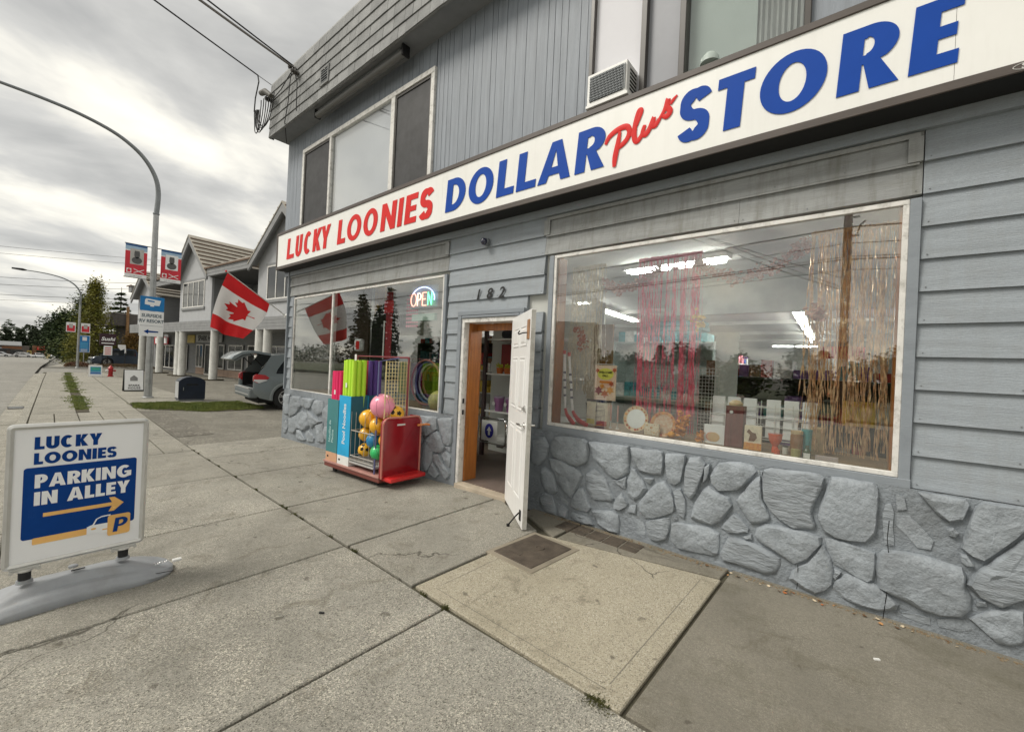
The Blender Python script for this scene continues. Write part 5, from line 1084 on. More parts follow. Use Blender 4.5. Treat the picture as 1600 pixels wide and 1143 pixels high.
m_gar = mat('garland_foil', (.38, .12, .11), .3, metal=.3, var=.5, vs=40, col2=(.85, .62, .55))
hang('leaf_garland', [(-2.12, 4.0, 2.42), (-1.98, 4, 2.32), (-1.85, 4, 2.31), (-1.65, 4, 2.38), (-1.5, 4, 2.46)], m_gar, 'left swag of the foil leaf garland hanging in the big window', 380)
hang('leaf_garland', [(-1.2, 4.0, 2.50), (-1.05, 4, 2.40), (-.85, 4, 2.32), (-.62, 4, 2.35), (-.44, 4, 2.47), (-.32, 4, 2.58)], m_gar, 'right swag of the foil leaf garland hanging in the big window', 420)
m_or = mat('autumn_orange', (.62, .17, .03), .6, col2=(.75, .40, .08), vs=50); m_rd = mat('autumn_red', (.35, .04, .02), .6, col2=(.6, .15, .05), vs=50)
hang('leaf_bunch', [(-2.38, 3.98, 1.93), (-2.33, 3.98, 1.80), (-2.31, 3.98, 1.74)], m_rd, 'bunch of red and orange paper leaves hanging at the left of the big window', 90, .06, 'decoration')
hang('leaf_bunch', [(-.28, 3.93, 2.03), (-.25, 3.93, 1.95)], mat('pale_bow', (.7, .55, .4), .6, col2=(.45, .12, .12), vs=40), 'cream and red bow hanging in front of the rose gold tinsel', 60, .05, 'decoration')
hang('leaf_bunch', [(-1.16, 3.98, 2.03), (-1.12, 3.98, 1.9)], mat('gold_bow', (.7, .45, .15), .5), 'orange and white tag ornament beside the pink tinsel', 50, .04, 'decoration')
# hockey sticks
m_sw = mat('stick_white', (.78, .78, .80), .35); m_sr = mat('stick_red', (.62, .01, .02), .35)
for i, (xt, zt, xm, zm, xb, lb) in enumerate(((-2.425, 1.63, -2.39, 1.06, -2.27, 'left'), (-2.385, 1.61, -2.315, 1.04, -2.13, 'right'))):
    t = thing('toy_hockey_stick', 'white and red toy hockey stick leaning in the window corner, the %s one' % lb, 'hockey stick', (xm, 3.80+.03*i, LZ))
    y = 0; f = lambda x, z: (x-xm, y, z-LZ)
    MB().tube([f(xt, zt), f(xm, zm)], .014, 8).build('shaft', m_sw, t, smooth=True); MB().tube([f(xt-.004, zt+.04), f(xt, zt)], .017, 8).build('grip', m_sr, t, smooth=True)
    b = MB(); P = [f(xm, zm), f(xm+.025, 1.0), f(xm+.07, .95), f(xb, .905)]; b.tube([(p[0], p[1], p[2]) for p in P], [.016, .02, .026, .022], 8); b.v = [(v[0], v[1]*.45, v[2]) for v in b.v]; b.build('blade', m_sr, t, smooth=True)
    for k in range(4): MB().tube([f(xt+(xm-xt)*(.32+k*.14), zt+(zm-zt)*(.32+k*.14)), f(xt+(xm-xt)*(.36+k*.14), zt+(zm-zt)*(.36+k*.14))], .0146, 8).build('stripe', mat('stick_stripe', (.05, .05, .12), .4) if k == 0 and i == 0 else bpy.data.materials['stick_stripe'], t)
# pampas grass in a navy pot
pm = thing('pampas_pot', 'navy pot of dried beige pampas grass beside the hockey sticks', 'plant pot', (-2.20, 4.10, LZ))
MB().lathe([(.085, 0), (.10, .22), (.105, .23)], (0, 0, 0), 18).build('pot', mat('navy_pot', (.008, .012, .035), .5), pm, smooth=True)
b = MB()
for i in range(240):
    a = random.random()*6.28; r = random.uniform(0, .15); h = random.uniform(.18, .34); x, y = r*cos(a), r*sin(a)
    for k in range(5):
        z = .2+h*k/5; s = random.uniform(.006, .014); xx = x*(.4+k*.16)+random.gauss(0, .008); b.add([(xx-s, y*.5, z), (xx+s, y*.5, z+.01), (xx+random.gauss(0, .012), y*.5+random.gauss(0, .01), z+.07)], [(0, 1, 2)])
props(b.build('plumes', mat('pampas', (.30, .23, .13), .9, col2=(.46, .37, .24), vs=40), pm), kind='stuff')
box('window_backboard', mat('brown_board', (.20, .115, .035), .7, var=.15), -2.42, -2.16, 4.36, 4.40, .9, 2.0); props(bpy.data.objects['window_backboard'], 'plain brown board standing at the left end behind the hockey sticks', 'board')
# poster on a hanger
m_yel = mat('poster_yellow', (.62, .60, .10), .6); m_pk = mat('poster_cream', (.70, .58, .44), .6, col2=(.72, .45, .35), vs=8)
po = thing('autumn_poster', 'small autumn leaf poster with a yellow oval hanging from a white hook', 'poster', (-2.02, 3.96, 1.17))
box('card', m_pk, -.12, .12, 0, .003, 0, .36, po); MB().prism(arc(0, .27, .09, .06, 0, 360, 24)[:-1], lambda u, v, d: (u, d, v), -.002, -.0005).build('oval', m_yel, po)
text('lettering', 'WELCOME', 0, -.003, .277, .022, m_black, po, off=.001, th=.001, align='CENTER'); text('lettering', 'FALL', 0, -.003, .243, .022, m_black, po, off=.001, th=.001, align='CENTER')
MB().prism(rrect(-.065, .065, .175, .20, .008), lambda u, v, d: (u, d, v), -.002, -.0005).build('band', mat('poster_orange', (.6, .2, .03), .6), po)
for i, (x, z, s, k) in enumerate(((-.07, .09, .055, 2), (0, .06, .05, 1), (.06, .10, .05, 0), (.07, .17, .035, 1), (-.09, .30, .03, 1), (.10, .31, .03, 2), (-.03, .14, .035, 0))):
    lf = MB(); P = [(0, 1), (.25, .55), (.8, .6), (.5, .2), (.9, -.2), (.3, -.3), (0, -.8), (-.3, -.3), (-.9, -.2), (-.5, .2), (-.8, .6), (-.25, .55)]
    lf.prism([(x+u*s, z+v*s) for u, v in P], lambda u, v, d: (u, d, v), -.003-.0006*i, -.0024-.0006*i); lf.build('printed_leaf', [m_or, m_rd, mat('plum_leaf', (.25, .02, .06), .6) if k == 2 and i == 0 else m_rd][k], po)
MB().tube([(-.10, 0, .37), (.10, 0, .37), (0, 0, .37), (0, 0, .40), (.012, 0, .415), (.02, 0, .40)], .003, 5).build('hanger', m_white, po)
# boxed candles and cards
def item(name, lab, cat, x0, x1, z0, z1, m, y=3.98, d=.06, bev=.003, extra=None):
    t = thing(name, lab, cat, ((x0+x1)/2, y, z0)); w = x1-x0; h = z1-z0
    box('body', m, -w/2, w/2, 0, d, 0, h, t, bev)
    if extra: extra(t, w, h)
    return t
m_kraft = mat('kraft', (.50, .37, .20), .7, var=.2, vs=20); m_cream = mat('cream_card', (.70, .62, .48), .6, var=.15, vs=30)
def blotch(t, w, h, ms=(m_or, m_rd), n=6, s0=.02):
    for i in range(n):
        b = MB(); a = [(random.uniform(-w/2+s0, w/2-s0), random.uniform(s0, h-s0))]; s = random.uniform(.5, 1)*s0
        b.prism([(a[0][0]+s*cos(q)*random.uniform(.6, 1.1), a[0][1]+s*sin(q)*random.uniform(.6, 1.1)) for q in fr(0, 2*pi, 9)[:-1]], lambda u, v, d: (u, d, v), -.0012-.0004*i, -.0004-.0004*i); b.build('print', random.choice(ms), t)
item('boxed_candle', 'cream boxed candle under the autumn poster, left of two', 'box', -2.235, -2.125, LZ, 1.14, m_cream, extra=lambda t, w, h: box('label', mat('yellow_label', (.62, .50, .08), .6), -w/2+.01, w/2-.01, -.002, 0, .02, .07, t))
item('boxed_candle', 'cream and coral boxed candle under the autumn poster, right of two', 'box', -2.115, -1.99, LZ, 1.14, m_cream, extra=lambda t, w, h: box('label', mat('coral_label', (.65, .17, .10), .6), -w/2+.005, w/2-.005, -.002, 0, .01, .06, t))
o = box('dark_shelf_bar', m_black, -2.24, -1.98, 3.99, 4.05, 1.145, 1.165); props(o, 'thin dark shelf bar between the poster and the boxed candles', 'shelf')
for i, x in enumerate((-1.95, -1.875)):
    t = thing('taper_candle', 'pink taper candle in a slim holder, %s of the pair' % ('left', 'right')[i], 'candle', (x, 3.98, LZ)); MB().lathe([(.02, 0), (.008, .02), (.006, .06), (.012, .075)], (0, 0, 0), 10).build('holder', m_alu, t, smooth=True); MB().lathe([(.009, .07), (.007, .235), (.002, .24)], (0, 0, 0), 8).build('wax', mat('pink_wax_%s' % 'ab'[i], (.55, .28, .24), .5), t, smooth=True)
def plate(x, z, r, mi, lab, mr):
    t = thing('display_plate', lab, 'plate', (x, 3.95, z)); t.rotation_euler[0] = R(-12)
    Mx = Matrix.Rotation(R(90), 4, 'X')
    MB().lathe([(.001, .0), (r*.70, .0), (r*.78, .006), (r, .016), (r, .020), (r*.76, .010)], (0, 0, 0), 40, Mx).build('rim', mr, t, smooth=True)
    MB().lathe([(.001, .0115), (r*.74, .0115), (r*.74, .008)], (0, 0, 0), 40, Mx).build('centre', mi, t)
    for k in range(16):
        a = k*2*pi/16+random.uniform(-.1, .1); q = r*.86; s = random.uniform(.007, .015); b = MB()
        b.prism([(q*cos(a)+s*cos(p_)*random.uniform(.6, 1.1), q*sin(a)+s*sin(p_)*random.uniform(.6, 1.1)) for p_ in fr(0, 2*pi, 7)[:-1]], lambda u, v, d: (u, d, v), -.0215, -.0195); b.build('printed_leaf', random.choice((m_or, m_rd, m_rd)), t)
    return t
m_pr = mat('plate_rim', (.66, .50, .30), .4, var=.15, vs=30)
plate(-1.665, 1.02, .125, mat('plate_white', (.80, .82, .82), .3), 'round plate with white centre and autumn leaf rim, the left plate', m_pr)
pp = plate(-1.40, 1.00, .118, mat('plate_cream', (.62, .55, .42), .4, col2=(.5, .25, .15), vs=45), 'round plate with patterned cream centre, the right plate', mat('plate_rim_orange', (.62, .32, .14), .4, var=.15))
item('napkin_pack', 'square pack of cream printed napkins leaning before the right plate', 'napkins', -1.555, -1.415, LZ, 1.0, m_cream, y=3.88, d=.025, extra=lambda t, w, h: blotch(t, w, h, n=14, s0=.008))
b_ = hang('flower_cluster', [(-1.26, 3.95, .93), (-1.24, 3.95, 1.0), (-1.22, 3.95, 1.08)], m_or, 'cluster of orange autumn flowers beside the right plate', 160, .05, 'flowers')
o = MB().sphere((0, 0, 0), .032, 12, 8).build('mini_pumpkin', mat('pumpkin', (.75, .33, .03), .5), smooth=True); o.location = (-1.30, 3.88, .925); o.scale = (1.1, 1.1, .85); props(o, 'tiny yellow orange pumpkin at the window sill', 'pumpkin')
item('pumpkin_card', 'square white card printed with a pale pink pumpkin', 'card', -1.03, -.865, LZ, 1.055, m_pw, y=3.90, d=.012, extra=lambda t, w, h: [MB().prism(arc(.01*k-.02, .06, .045, .04, 0, 360, 20)[:-1], lambda u, v, d: (u, d, v), -.002-.0005*k, -.001-.0005*k).build('print', mat('pink_pumpkin_%s' % 'abc'[k], (.72-.05*k, .32+.05*k, .22), .6), t) for k in range(3)])
hang('flower_cluster', [(-1.06, 3.88, .91), (-1.04, 3.88, .98)], m_or, 'small orange silk flower left of the pumpkin card', 40, .02, 'flowers')
t = thing('wooden_bin', 'tall dark red wooden bin box with a white tag and cream lid', 'box', (-.795, 3.92, LZ))
m_dred = mat('dark_red_wood', (.13, .032, .030), .5, var=.3, vs=4, stretch=(10, 10, 1)); b = MB(); b.prism([(-.068, 0), (.068, 0), (.072, .34), (-.062, .34)], lambda u, v, d: (u, d, v), -.045, .065); b.build('body', m_dred, t, bevel=.003)
MB().lathe([(.05, .342), (.055, .36), (.03, .385), (.005, .39)], (0, .01, 0), 16).build('bread_lid', mat('cream_lid', (.66, .50, .30), .6), t, smooth=True)
MB().lathe([(.014, 0), (.014, .003)], (-.02, -.047, .29), 12, Matrix.Rotation(R(90), 4, 'X')).build('tag', m_white, t)
item('animal_print_card', 'white card printed with a brown squirrel shape over an orange band', 'card', -.715, -.59, LZ, 1.085, m_cream, y=3.88, d=.02, extra=lambda t, w, h: [box('band', m_or, -w/2, w/2, -.003, 0, 0, .055, t), MB().prism([(-.03, .07), (.01, .07), (.03, .10), (.02, .135), (-.005, .14), (-.03, .165), (-.045, .14), (-.02, .12)], lambda u, v, d: (u, d, v), -.003, -.001).build('print', mat('brown_print', (.14, .06, .03), .6), t)])
def jar(x, prof, m, lab, lid=None, cat='jar', y=3.90):
    t = thing(cat.replace(' ', '_'), lab, cat, (x, y, LZ)); MB().lathe(prof, (0, 0, 0), 18).build('body', m, t, smooth=True)
    if lid: MB().lathe(lid[0], (0, 0, 0), 18).build('lid', lid[1], t, smooth=True)
    return t
m_ov = mat('orange_glass', (.62, .09, .03), .25, coat=.5)
jar(-.50, [(.022, 0), (.024, .03), (.018, .05), (.045, .10), (.050, .15)], m_ov, 'orange footed vase in the window display', cat='vase')
jar(-.475, [(.02, 0), (.02, .035), (.012, .04)], m_ov, 'small orange candle cup in front of the vase', cat='candle cup', y=3.83)
jar(-.43, [(.02, 0), (.02, .055)], mat('white_label_jar', (.6, .6, .55), .4), 'little jar with white label beside the vase', ([(.021, .056), (.021, .066)], m_rubber))
jar(-.36, [(.038, 0), (.042, .02), (.042, .15), (.036, .165)], mat('amber_jar', (.22, .09, .02), .2, coat=.6), 'amber jar with wooden lid and pale label', ([(.04, .166), (.04, .19)], m_kraft))
jar(-.355, [(.03, 0), (.032, .06)], mat('olive_candle', (.35, .33, .12), .4), 'short olive candle jar with white label', y=3.82)
jar(-.30, [(.03, .0), (.032, .12), (.035, .185)], mat('teal_bottle', (.03, .28, .30), .3, coat=.4), 'teal canister behind the small green bottle', ([(.036, .186), (.036, .205)], bpy.data.materials['teal_bottle']), y=3.95)
t = jar(-.285, [(.024, 0), (.026, .055), (.010, .075), (.010, .10)], mat('green_bottle', (.03, .07, .03), .15, coat=.7), 'small dark green bottle with a white square label', cat='bottle', y=3.82); box('label', m_white, -.02, .02, -.029, -.027, .008, .045, t)
item('price_plaque', 'small grey plaque lying by the rose gold tinsel', 'plaque', -.235, -.10, LZ, .93, mat('grey_plaque', (.42, .36, .35), .5), y=3.80, d=.03)
item('cardboard_box', 'plain cardboard box standing before the rose gold tinsel', 'box', -.29, -.20, LZ, 1.10, m_kraft, y=4.06, d=.15)
rk = thing('wire_rack', 'white wire rack holding blank white packets in the big window', 'rack', (-.67, 4.22, LZ))
b = MB()
for z in (.06, .17, .24, .33): b.tube([(-.38, -.06, z), (.38, -.06, z)], .004, 5); b.tube([(-.38, .10, z), (.38, .10, z)], .004, 5)
for x in fr(-.38, .38, 6): b.tube([(x, -.06, 0), (x, -.06, .36)], .004, 5); b.tube([(x, .10, 0), (x, .10, .38)], .004, 5)
b.build('wires', m_white, rk)
for k in range(6):
    x = -.99+k*.127+(.05 if k > 2 else 0)
    for lv in (0, 1):
        t = box('white_packet', m_pw, -.052, .052, 0, .02, 0, .155, None, .003); t.location = (x, 4.16-.02*lv+.03, LZ+.245-.17*lv); props(t, 'blank white packet in the %s row of the wire rack, %s from the left' % (('upper', 'lower')[lv], ordn[k]), 'packet', 'white packets in the wire rack')
o = MB().box(-.10, .10, -.005, .005, 0, .20).build('yellow_box', mat('yellow_pack', (.60, .40, .05), .5), bevel=.004); o.location = (.0, 4.35, 1.12); props(o, 'yellow and red pack behind the rose gold tinsel', 'pack')
# grid panel standing behind the red tinsel
b = MB()
for x in fr(-1.75, -1.05, 23): b.tube([(x, 4.42, .9), (x, 4.42, 1.55)], .0025, 4)
for z in fr(.92, 1.54, 18): b.tube([(-1.75, 4.42, z), (-1.05, 4.42, z)], .0025, 4)
props(b.build('wire_grid_panel', mat('grid_wire', (.55, .55, .52), .4, metal=.4)), 'white wire grid panel behind the pink tinsel', 'grid panel')
box('pale_backdrop', mat('pale_backdrop', (.42, .47, .44), .8), -1.10, -.9, 4.45, 4.47, .9, 1.9); props(bpy.data.objects['pale_backdrop'], 'narrow pale green board standing behind the window display', 'board')
# ------------------------------------------------------------------ left window display
ns = thing('open_sign', 'neon OPEN sign with blue arc hanging in the left window', 'neon sign', (-4.83, 3.78, 2.27))
box('backing', mat('clear_backing', (.16, .22, .27), .3), -.29, .30, .03, .035, -.02, .30, ns, .003)
n_o, n_g, n_b, n_w = lit('neon_coral', (1, .30, .20), 2.2), lit('neon_green', (.06, 1, .35), 2.2), lit('neon_blue', (.40, .50, 1), 2.2), lit('neon_cream', (1, .7, .5), 2.0)
def neon(pts, m): MB().tube([(x, 0, z) for x, z in pts], .0075, 8).build('neon_tube', m, ns, smooth=True)
neon(arc(-.20, .10, .062, .09, 0, 360, 22), n_o); neon([(-.11, .01), (-.11, .19)]+arc(-.08, .14, .045, .048, 90, -90, 8)+[(-.11, .092)], n_w)
neon([(.085, .19), (.0, .19)], n_o); neon([(.0, .19), (.0, .01)], n_o); neon([(.0, .01), (.085, .01)], n_o); neon([(.0, .10), (.07, .10)], n_o); neon([(.12, .01), (.12, .19)], n_g); neon([(.12, .19), (.20, .01)], n_g); neon([(.20, .01), (.20, .19)], n_g)
neon(arc(.0, .10, .26, .17, 150, 20, 22), n_b); neon(arc(.0, .10, .26, .17, 20, -10, 6), n_b)
box('controller', mat('neon_box', (.42, .55, .50), .5), -.30, .22, .05, .10, -.20, -.10, ns, .004)
m_hp = mat('pink_heart', (.75, .25, .33), .5)
hg = thing('heart_garland', 'strings of pink paper hearts hanging left of the OPEN sign', 'garland', (-5.28, 3.95, 2.0))
for i in range(6):
    for k in range(9):
        if random.random() < .12: continue
        x = (i-2.5)*.05; z = .48-k*.058; s = .024
        MB().prism([(x+s*u, z+s*v) for u, v in ((0, -1), (.9, 0), (.8, .7), (.4, .8), (0, .4), (-.4, .8), (-.8, .7), (-.9, 0))], lambda u, v, d: (u, d, v), -.001, .001).build('heart', m_hp, hg)
t = thing('red_banner', 'long red banner with white trim hanging in the left window', 'banner', (-5.88, 3.95, 1.5)); box('cloth', mat('banner_red', (.26, .010, .02), .7, var=.2), -.085, .085, 0, .006, 0, 1.08, t); box('bow', mat('banner_red_bright', (.6, .02, .03), .6), -.12, .12, -.02, .0, .74, .94, t, .02); box('trim', m_white, -.14, -.11, -.003, .003, .0, .62, t)
for i, (x0, x1, z0, z1, lab) in enumerate(((-5.25, -4.78, 1.84, 2.1, 'pale poster under the neon sign, left of two'), (-4.74, -4.45, 1.84, 2.08, 'pale poster under the neon sign, right of two'))):
    item('window_poster', lab, 'poster', x0, x1, z0, z1, mat('pale_poster_%s' % 'ab'[i], (.48, .56, .52), .6, var=.1, vs=9), y=4.6, d=.01)
item('window_notice', 'row of pale cards with one pink card behind the left window glass', 'cards', -5.25, -4.45, 1.52, 1.76, m_cream, y=4.5, d=.01, extra=lambda t, w, h: [box('card', mat('pink_card', (.68, .22, .25), .6) if k == 0 else m_pw, -w/2+.02+k*.097, -w/2+.10+k*.097, -.004, 0, .02, h-.02, t) for k in range(8)])
hp = thing('play_hoops', 'stack of striped hoops standing in the left window', 'hoops', (-4.95, 4.0, .84))
for i, (c, r) in enumerate((((.38, .16, .13), .33), ((.08, .12, .22), .30), ((.30, .30, .30), .27), ((.22, .04, .06), .24))):
    MB().tube([(r*cos(a), .05*i, .34+r*sin(a)) for a in fr(0, 2*pi, 40)], .014, 6).build('hoop', mat('hoop_%s' % 'abcd'[i], c, .4), hp, smooth=True)
o = MB().sphere((0, 0, 0), .15, 18, 12).build('tan_ball', mat('tan_ball', (.58, .50, .20), .5), smooth=True); o.location = (-4.62, 3.98, .93); props(o, 'tan yellow ball resting on the left window ledge', 'ball')
item('puppy_toy_pack', 'small white and red plush toy perched at the left window', 'toy', -7.0, -6.8, 1.62, 1.84, m_pw, y=4.0, d=.1, bev=.04, extra=lambda t, w, h: box('scarf', m_red, -.03, .08, -.006, 0, .03, .18, t, .004))
bb = thing('black_backdrop', 'tall black rounded backdrop behind the wooden post in the left window', 'backdrop', (-6.9, 4.5, .85)); MB().prism([(-.3, 0), (.5, 0), (.5, 1.0)]+arc(.1, 1.25, .45, .42, -20, 180, 14)+[(-.35, .6)], lambda u, v, d: (u, d, v), 0, .02).build('board', m_black, bb)
item('display_board', 'grey green notice board inside the left window', 'board', -6.8, -5.95, 1.95, 2.35, mat('grey_green_board', (.26, .27, .22), .7, var=.2), y=4.7, d=.02)
# upstairs lamp shapes
t = thing('upstairs_bowl', 'pale dome shade behind the upper right window', 'lamp shade', (-1.05, 3.66, 4.05)); MB().lathe([(.075, 0), (.068, .045), (.04, .08), (.005, .09)], (0, 0, 0), 18).build('shade', mat('pale_mint', (.36, .42, .39), .5), t, smooth=True)
# ------------------------------------------------------------------ street lamp with signs
def street_lamp(x, y, k, label, arm, m=m_dsteel, base=.11, head=True):
    t = thing('street_lamp', label, 'street lamp', (x, y, -.15))
    MB().tube([(0, 0, 0), (0, 0, 6.2*k)], [base*k, .075*k], 14).build('pole', m_steel, t, smooth=True)
    A_ = [arm[0]]+list(arm)+[arm[-1]]; arm_s = []
    for i in range(1, len(A_)-2):
        for q in range(5):
            t_ = q/5; arm_s.append(tuple(.5*(2*A_[i][j]+(-A_[i-1][j]+A_[i+1][j])*t_+(2*A_[i-1][j]-5*A_[i][j]+4*A_[i+1][j]-A_[i+2][j])*t_*t_+(-A_[i-1][j]+3*A_[i][j]-3*A_[i+1][j]+A_[i+2][j])*t_**3) for j in (0, 1)))
    arm_s.append(arm[-1]); P = [(0, a*k, b*k) for a, b in arm_s]; MB().tube(P, [.075*k-(.035*k)*i/(len(P)-1) for i in range(len(P))], 10).build('arm', m, t, smooth=True)
    MB().lathe([(.085*k, 0), (.095*k, .03*k), (.085*k, .06*k)], (0, 0, 6.2*k), 12).build('joint_ring', m, t, smooth=True)
    if head: MB().tube([(0, (arm[-1][0]+.0)*k, arm[-1][1]*k), (0, (arm[-1][0]-.25)*k, (arm[-1][1]+.02)*k), (0, (arm[-1][0]-.9)*k, (arm[-1][1]+.03)*k)], [.05*k, .11*k, .07*k], 10).build('lamp_head', m_cable, t, smooth=True)
    MB().lathe([(.16*k, 0), (.16*k, .02), (.12*k, .05)], (0, 0, 0), 14).build('base_plate', m_steel, t, smooth=True); return t
LX, LY = -18.59, 3.19
arm0 = [(0.0, 6.2), (.03, 6.9), (-.05, 7.4), (-.28, 7.85), (-.62, 8.2), (-1.15, 8.5), (-1.9, 8.70), (-2.7, 8.79), (-3.5, 8.82)]
street_lamp(LX, LY, 1, 'tall grey street lamp with curved arm, banners and a blue road sign', arm0)
m_bred = mat('banner_print_red', (.60, .03, .05), .6); m_bblue = mat('banner_print_blue', (.03, .10, .26), .6); m_bsky = mat('banner_print_sky', (.35, .50, .66), .6); m_port = mat('portrait_grey', (.45, .44, .42), .6); m_ptd = mat('portrait_dark', (.10, .10, .10), .6)
def banner(y0, y1, z0, z1, label, kind, arms=True, k=1, X=LX):
    t = thing('street_banner', label, 'banner', (X, y0, z0), R(90)); w = y1-y0; h = z1-z0      # local x -> +Y, front -y -> +X
    f = lambda n, m, a, b_, c, d, y=-.002: MB().box(a*w, b_*w, y, y+.0015, c*h, d*h).build(n, m, t)
    b = MB(); 
    for i in range(13):
        for j in range(2): b.v.append((w*i/12, .015*sin(i*.7), h*j))
    b.v = [(x, .004, z) for x, y, z in b.v]; b.f = [(2*i, 2*i+2, 2*i+3, 2*i+1) for i in range(12)]; b.build('cloth', m_pw, t)
    f('top_band', m_bblue, 0, 1, .93, 1); f('sky_band', m_bsky, 0, 1, .82, .929); f('red_field', m_bred, 0.0, 1, .12, .78, -.003); f('white_foot', m_pw, 0, 1, 0, .118)
    f('portrait_panel', m_port if kind else m_pw, .22, .84, .40, .86, -.005)
    for (cx, cz, rx, rz_) in ((.53, .68, .13, .10), (.53, .52, .24, .10)):
        MB().prism(arc(cx*w, cz*h, rx*w, rz_*h, 0, 360, 18)[:-1], lambda u, v, d: (u, d, v), -.0075-(.001 if rz_ > .1 else 0), -.0065).build('portrait_shape', m_ptd, t)
    MB().prism([(.40*w, .72*h), (.66*w, .72*h), (.64*w, .80*h), (.42*w, .80*h)], lambda u, v, d: (u, d, v), -.0095, -.0085).build('portrait_cap', m_ptd, t)
    text('lettering', 'R. M.', .5*w, -.0045, .34*h, .028*1.3, m_ptd, t, align='CENTER', th=.001)
    f('emblem_panel', m_pw, .08, .30, .14, .27, -.0045); MB().prism([(.13*w, .16*h), (.25*w, .16*h), (.27*w, .22*h), (.19*w, .26*h), (.11*w, .22*h)], lambda u, v, d: (u, d, v), -.0065, -.0055).build('emblem', m_bred, t)
    for s_ in (-1, 1): MB().tube([(.64*w-s_*.24*w, -.005, .27*h), (.64*w+s_*.24*w, -.005, .15*h)], .012, 4).build('ribbon', m_pw, t)
    text('lettering', 'LEST WE FORGET', .5*w, -.003, .045*h, .03, m_ptd, t, align='CENTER', th=.001)
    d0 = LY-y0 if arms else 0
    for z in (0.01, h-.01): MB().tube([(-.02, .01, z), (w+.02, .01, z)] if not arms else ([(-.02, .01, z), (LY-y0, .01, z)] if y0 < LY else [(LY-y0, .01, z), (w+.02, .01, z)]), .014, 6).build('bracket_arm', m_cable, t)
    return t
banner(2.46, 3.01, 3.82, 4.94, 'red and white portrait banner on the left side of the street lamp', 1)
banner(3.37, 3.93, 3.82, 4.94, 'red and white portrait banner on the right side of the street lamp', 0)
rv = thing('resort_road_sign', 'blue and white road sign with trailer symbol and left arrow on the lamp post', 'sign', (LX+.14, 2.86, 1.93), R(90)); RW = .63
m_rb = mat('sign_plate_blue', (.01, .18, .46), .4)
box('plate', m_pw, 0, RW, .0, .01, 0, .84, rv); MB().prism(rrect(0, RW, .85, 1.33, .03), lambda u, v, d: (u, d, v), 0, .01).build('blue_plate', m_rb, rv)
MB().prism([(.12, 1.20), (.15, 1.26), (.54, 1.22), (.50, 1.04), (.36, 1.04), (.36, 1.0), (.26, 1.0), (.26, 1.04), (.12, 1.06)], lambda u, v, d: (u, d, v), -.004, -.001).build('trailer_symbol', m_pw, rv)
MB().prism([(.19, 1.16), (.19, 1.205), (.37, 1.19), (.37, 1.145)], lambda u, v, d: (u, d, v), -.006, -.0045).build('trailer_window', m_rb, rv)
m_sgt = mat('sign_text_green', (.06, .10, .13), .5)
text('lettering', 'SURFSIDE', RW/2, -.002, .64, .105, m_sgt, rv, align='CENTER', off=.004, sx=.86); text('lettering', 'RV RESORT', RW/2, -.002, .46, .105, m_sgt, rv, align='CENTER', off=.004, sx=.86)
box('divider', m_sgt, .02, RW-.02, -.003, -.001, .345, .352, rv)
MB().prism([(.12, .155), (.24, .235), (.24, .185), (.50, .175), (.50, .135), (.24, .125), (.24, .075)], lambda u, v, d: (u, d, v), -.004, -.001).build('arrow', m_navy, rv)
for z in (.3, 1.1): box('strap', m_steel, .2, .45, .011, .04, z, z+.03, rv)
# pavement board
def aframe(x, y0, y1, z, h, label, mface, extra=None, mfr=m_black):
    t = thing('pavement_board', label, 'pavement sign', (x, y0, z), R(90)); w = y1-y0
    for s_ in (-1, 1):
        M = Matrix.Rotation(R(-9*s_), 4, 'X') if False else Matrix.Translation((0, s_*.14, 0)) @ Matrix.Rotation(R(9*s_), 4, 'X')
        MB().box(0, w, -.012, .012, .0, h, M).build('frame', mfr, t); MB().box(.025, w-.02, -.015, -.0125, .05, h-.02, M).build('face', mface, t) if s_ < 0 else None
    M = Matrix.Translation((0, -.14, 0)) @ Matrix.Rotation(R(-9), 4, 'X')
    if extra: extra(t, w, h, M)
    return t
def sp_print(t, w, h, M):
    text('lettering', 'SPARK', 0, 0, 0, .075, m_black, t, off=.003, th=.001, align='CENTER', M=M @ Matrix.Translation((w/2+.01, -.018, .19)), sp=1.15)
    text('lettering', 'HOUSE', 0, 0, 0, .075, m_black, t, off=.003, th=.001, align='CENTER', M=M @ Matrix.Translation((w/2+.01, -.018, .09)), sp=1.15)
    MB().prism([(w/2-.11, .40), (w/2+.11, .40), (w/2+.11, .52), (w/2, .62), (w/2-.11, .52)], lambda u, v, d: M @ Vector((u, d, v)), -.019, -.017).build('logo', mat('logo_grey', (.22, .22, .22), .6), t)
aframe(-21.7, 2.98, 3.57, -.15, .84, 'white pavement board with black lettering left of the lamp post', m_pw, sp_print)
def bl_print(t, w, h, M):
    for n, m, a, b_, c, d in (('print', mat('board_teal', (.03, .28, .40), .5), .12, .9, .42, .86), ('print', mat('board_green', (.05, .35, .22), .5), .22, .8, .60, .76), ('print', mat('board_blue', (.04, .16, .42), .5), .12, .9, .22, .40)):
        MB().box(a*w, b_*w, -.02 if m.name != 'board_green' else -.024, -.017, c*h, d*h, M).build(n, m, t)
aframe(-32.8, 3.06, 3.60, -.15, .64, 'small blue and white pavement board left of the red hydrant', m_pw, bl_print, m_white)
hy = thing('fire_hydrant', 'red fire hydrant on the corner', 'hydrant', (-32.9, 3.97, -.15)); m_hr = mat('hydrant_red', (.35, .012, .015), .4)
MB().lathe([(.14, 0), (.14, .04), (.10, .05), (.10, .42), (.13, .43), (.13, .47), (.10, .5), (.05, .6), (.025, .62), (.025, .66)], (0, 0, 0), 16).build('barrel', m_hr, hy, smooth=True)
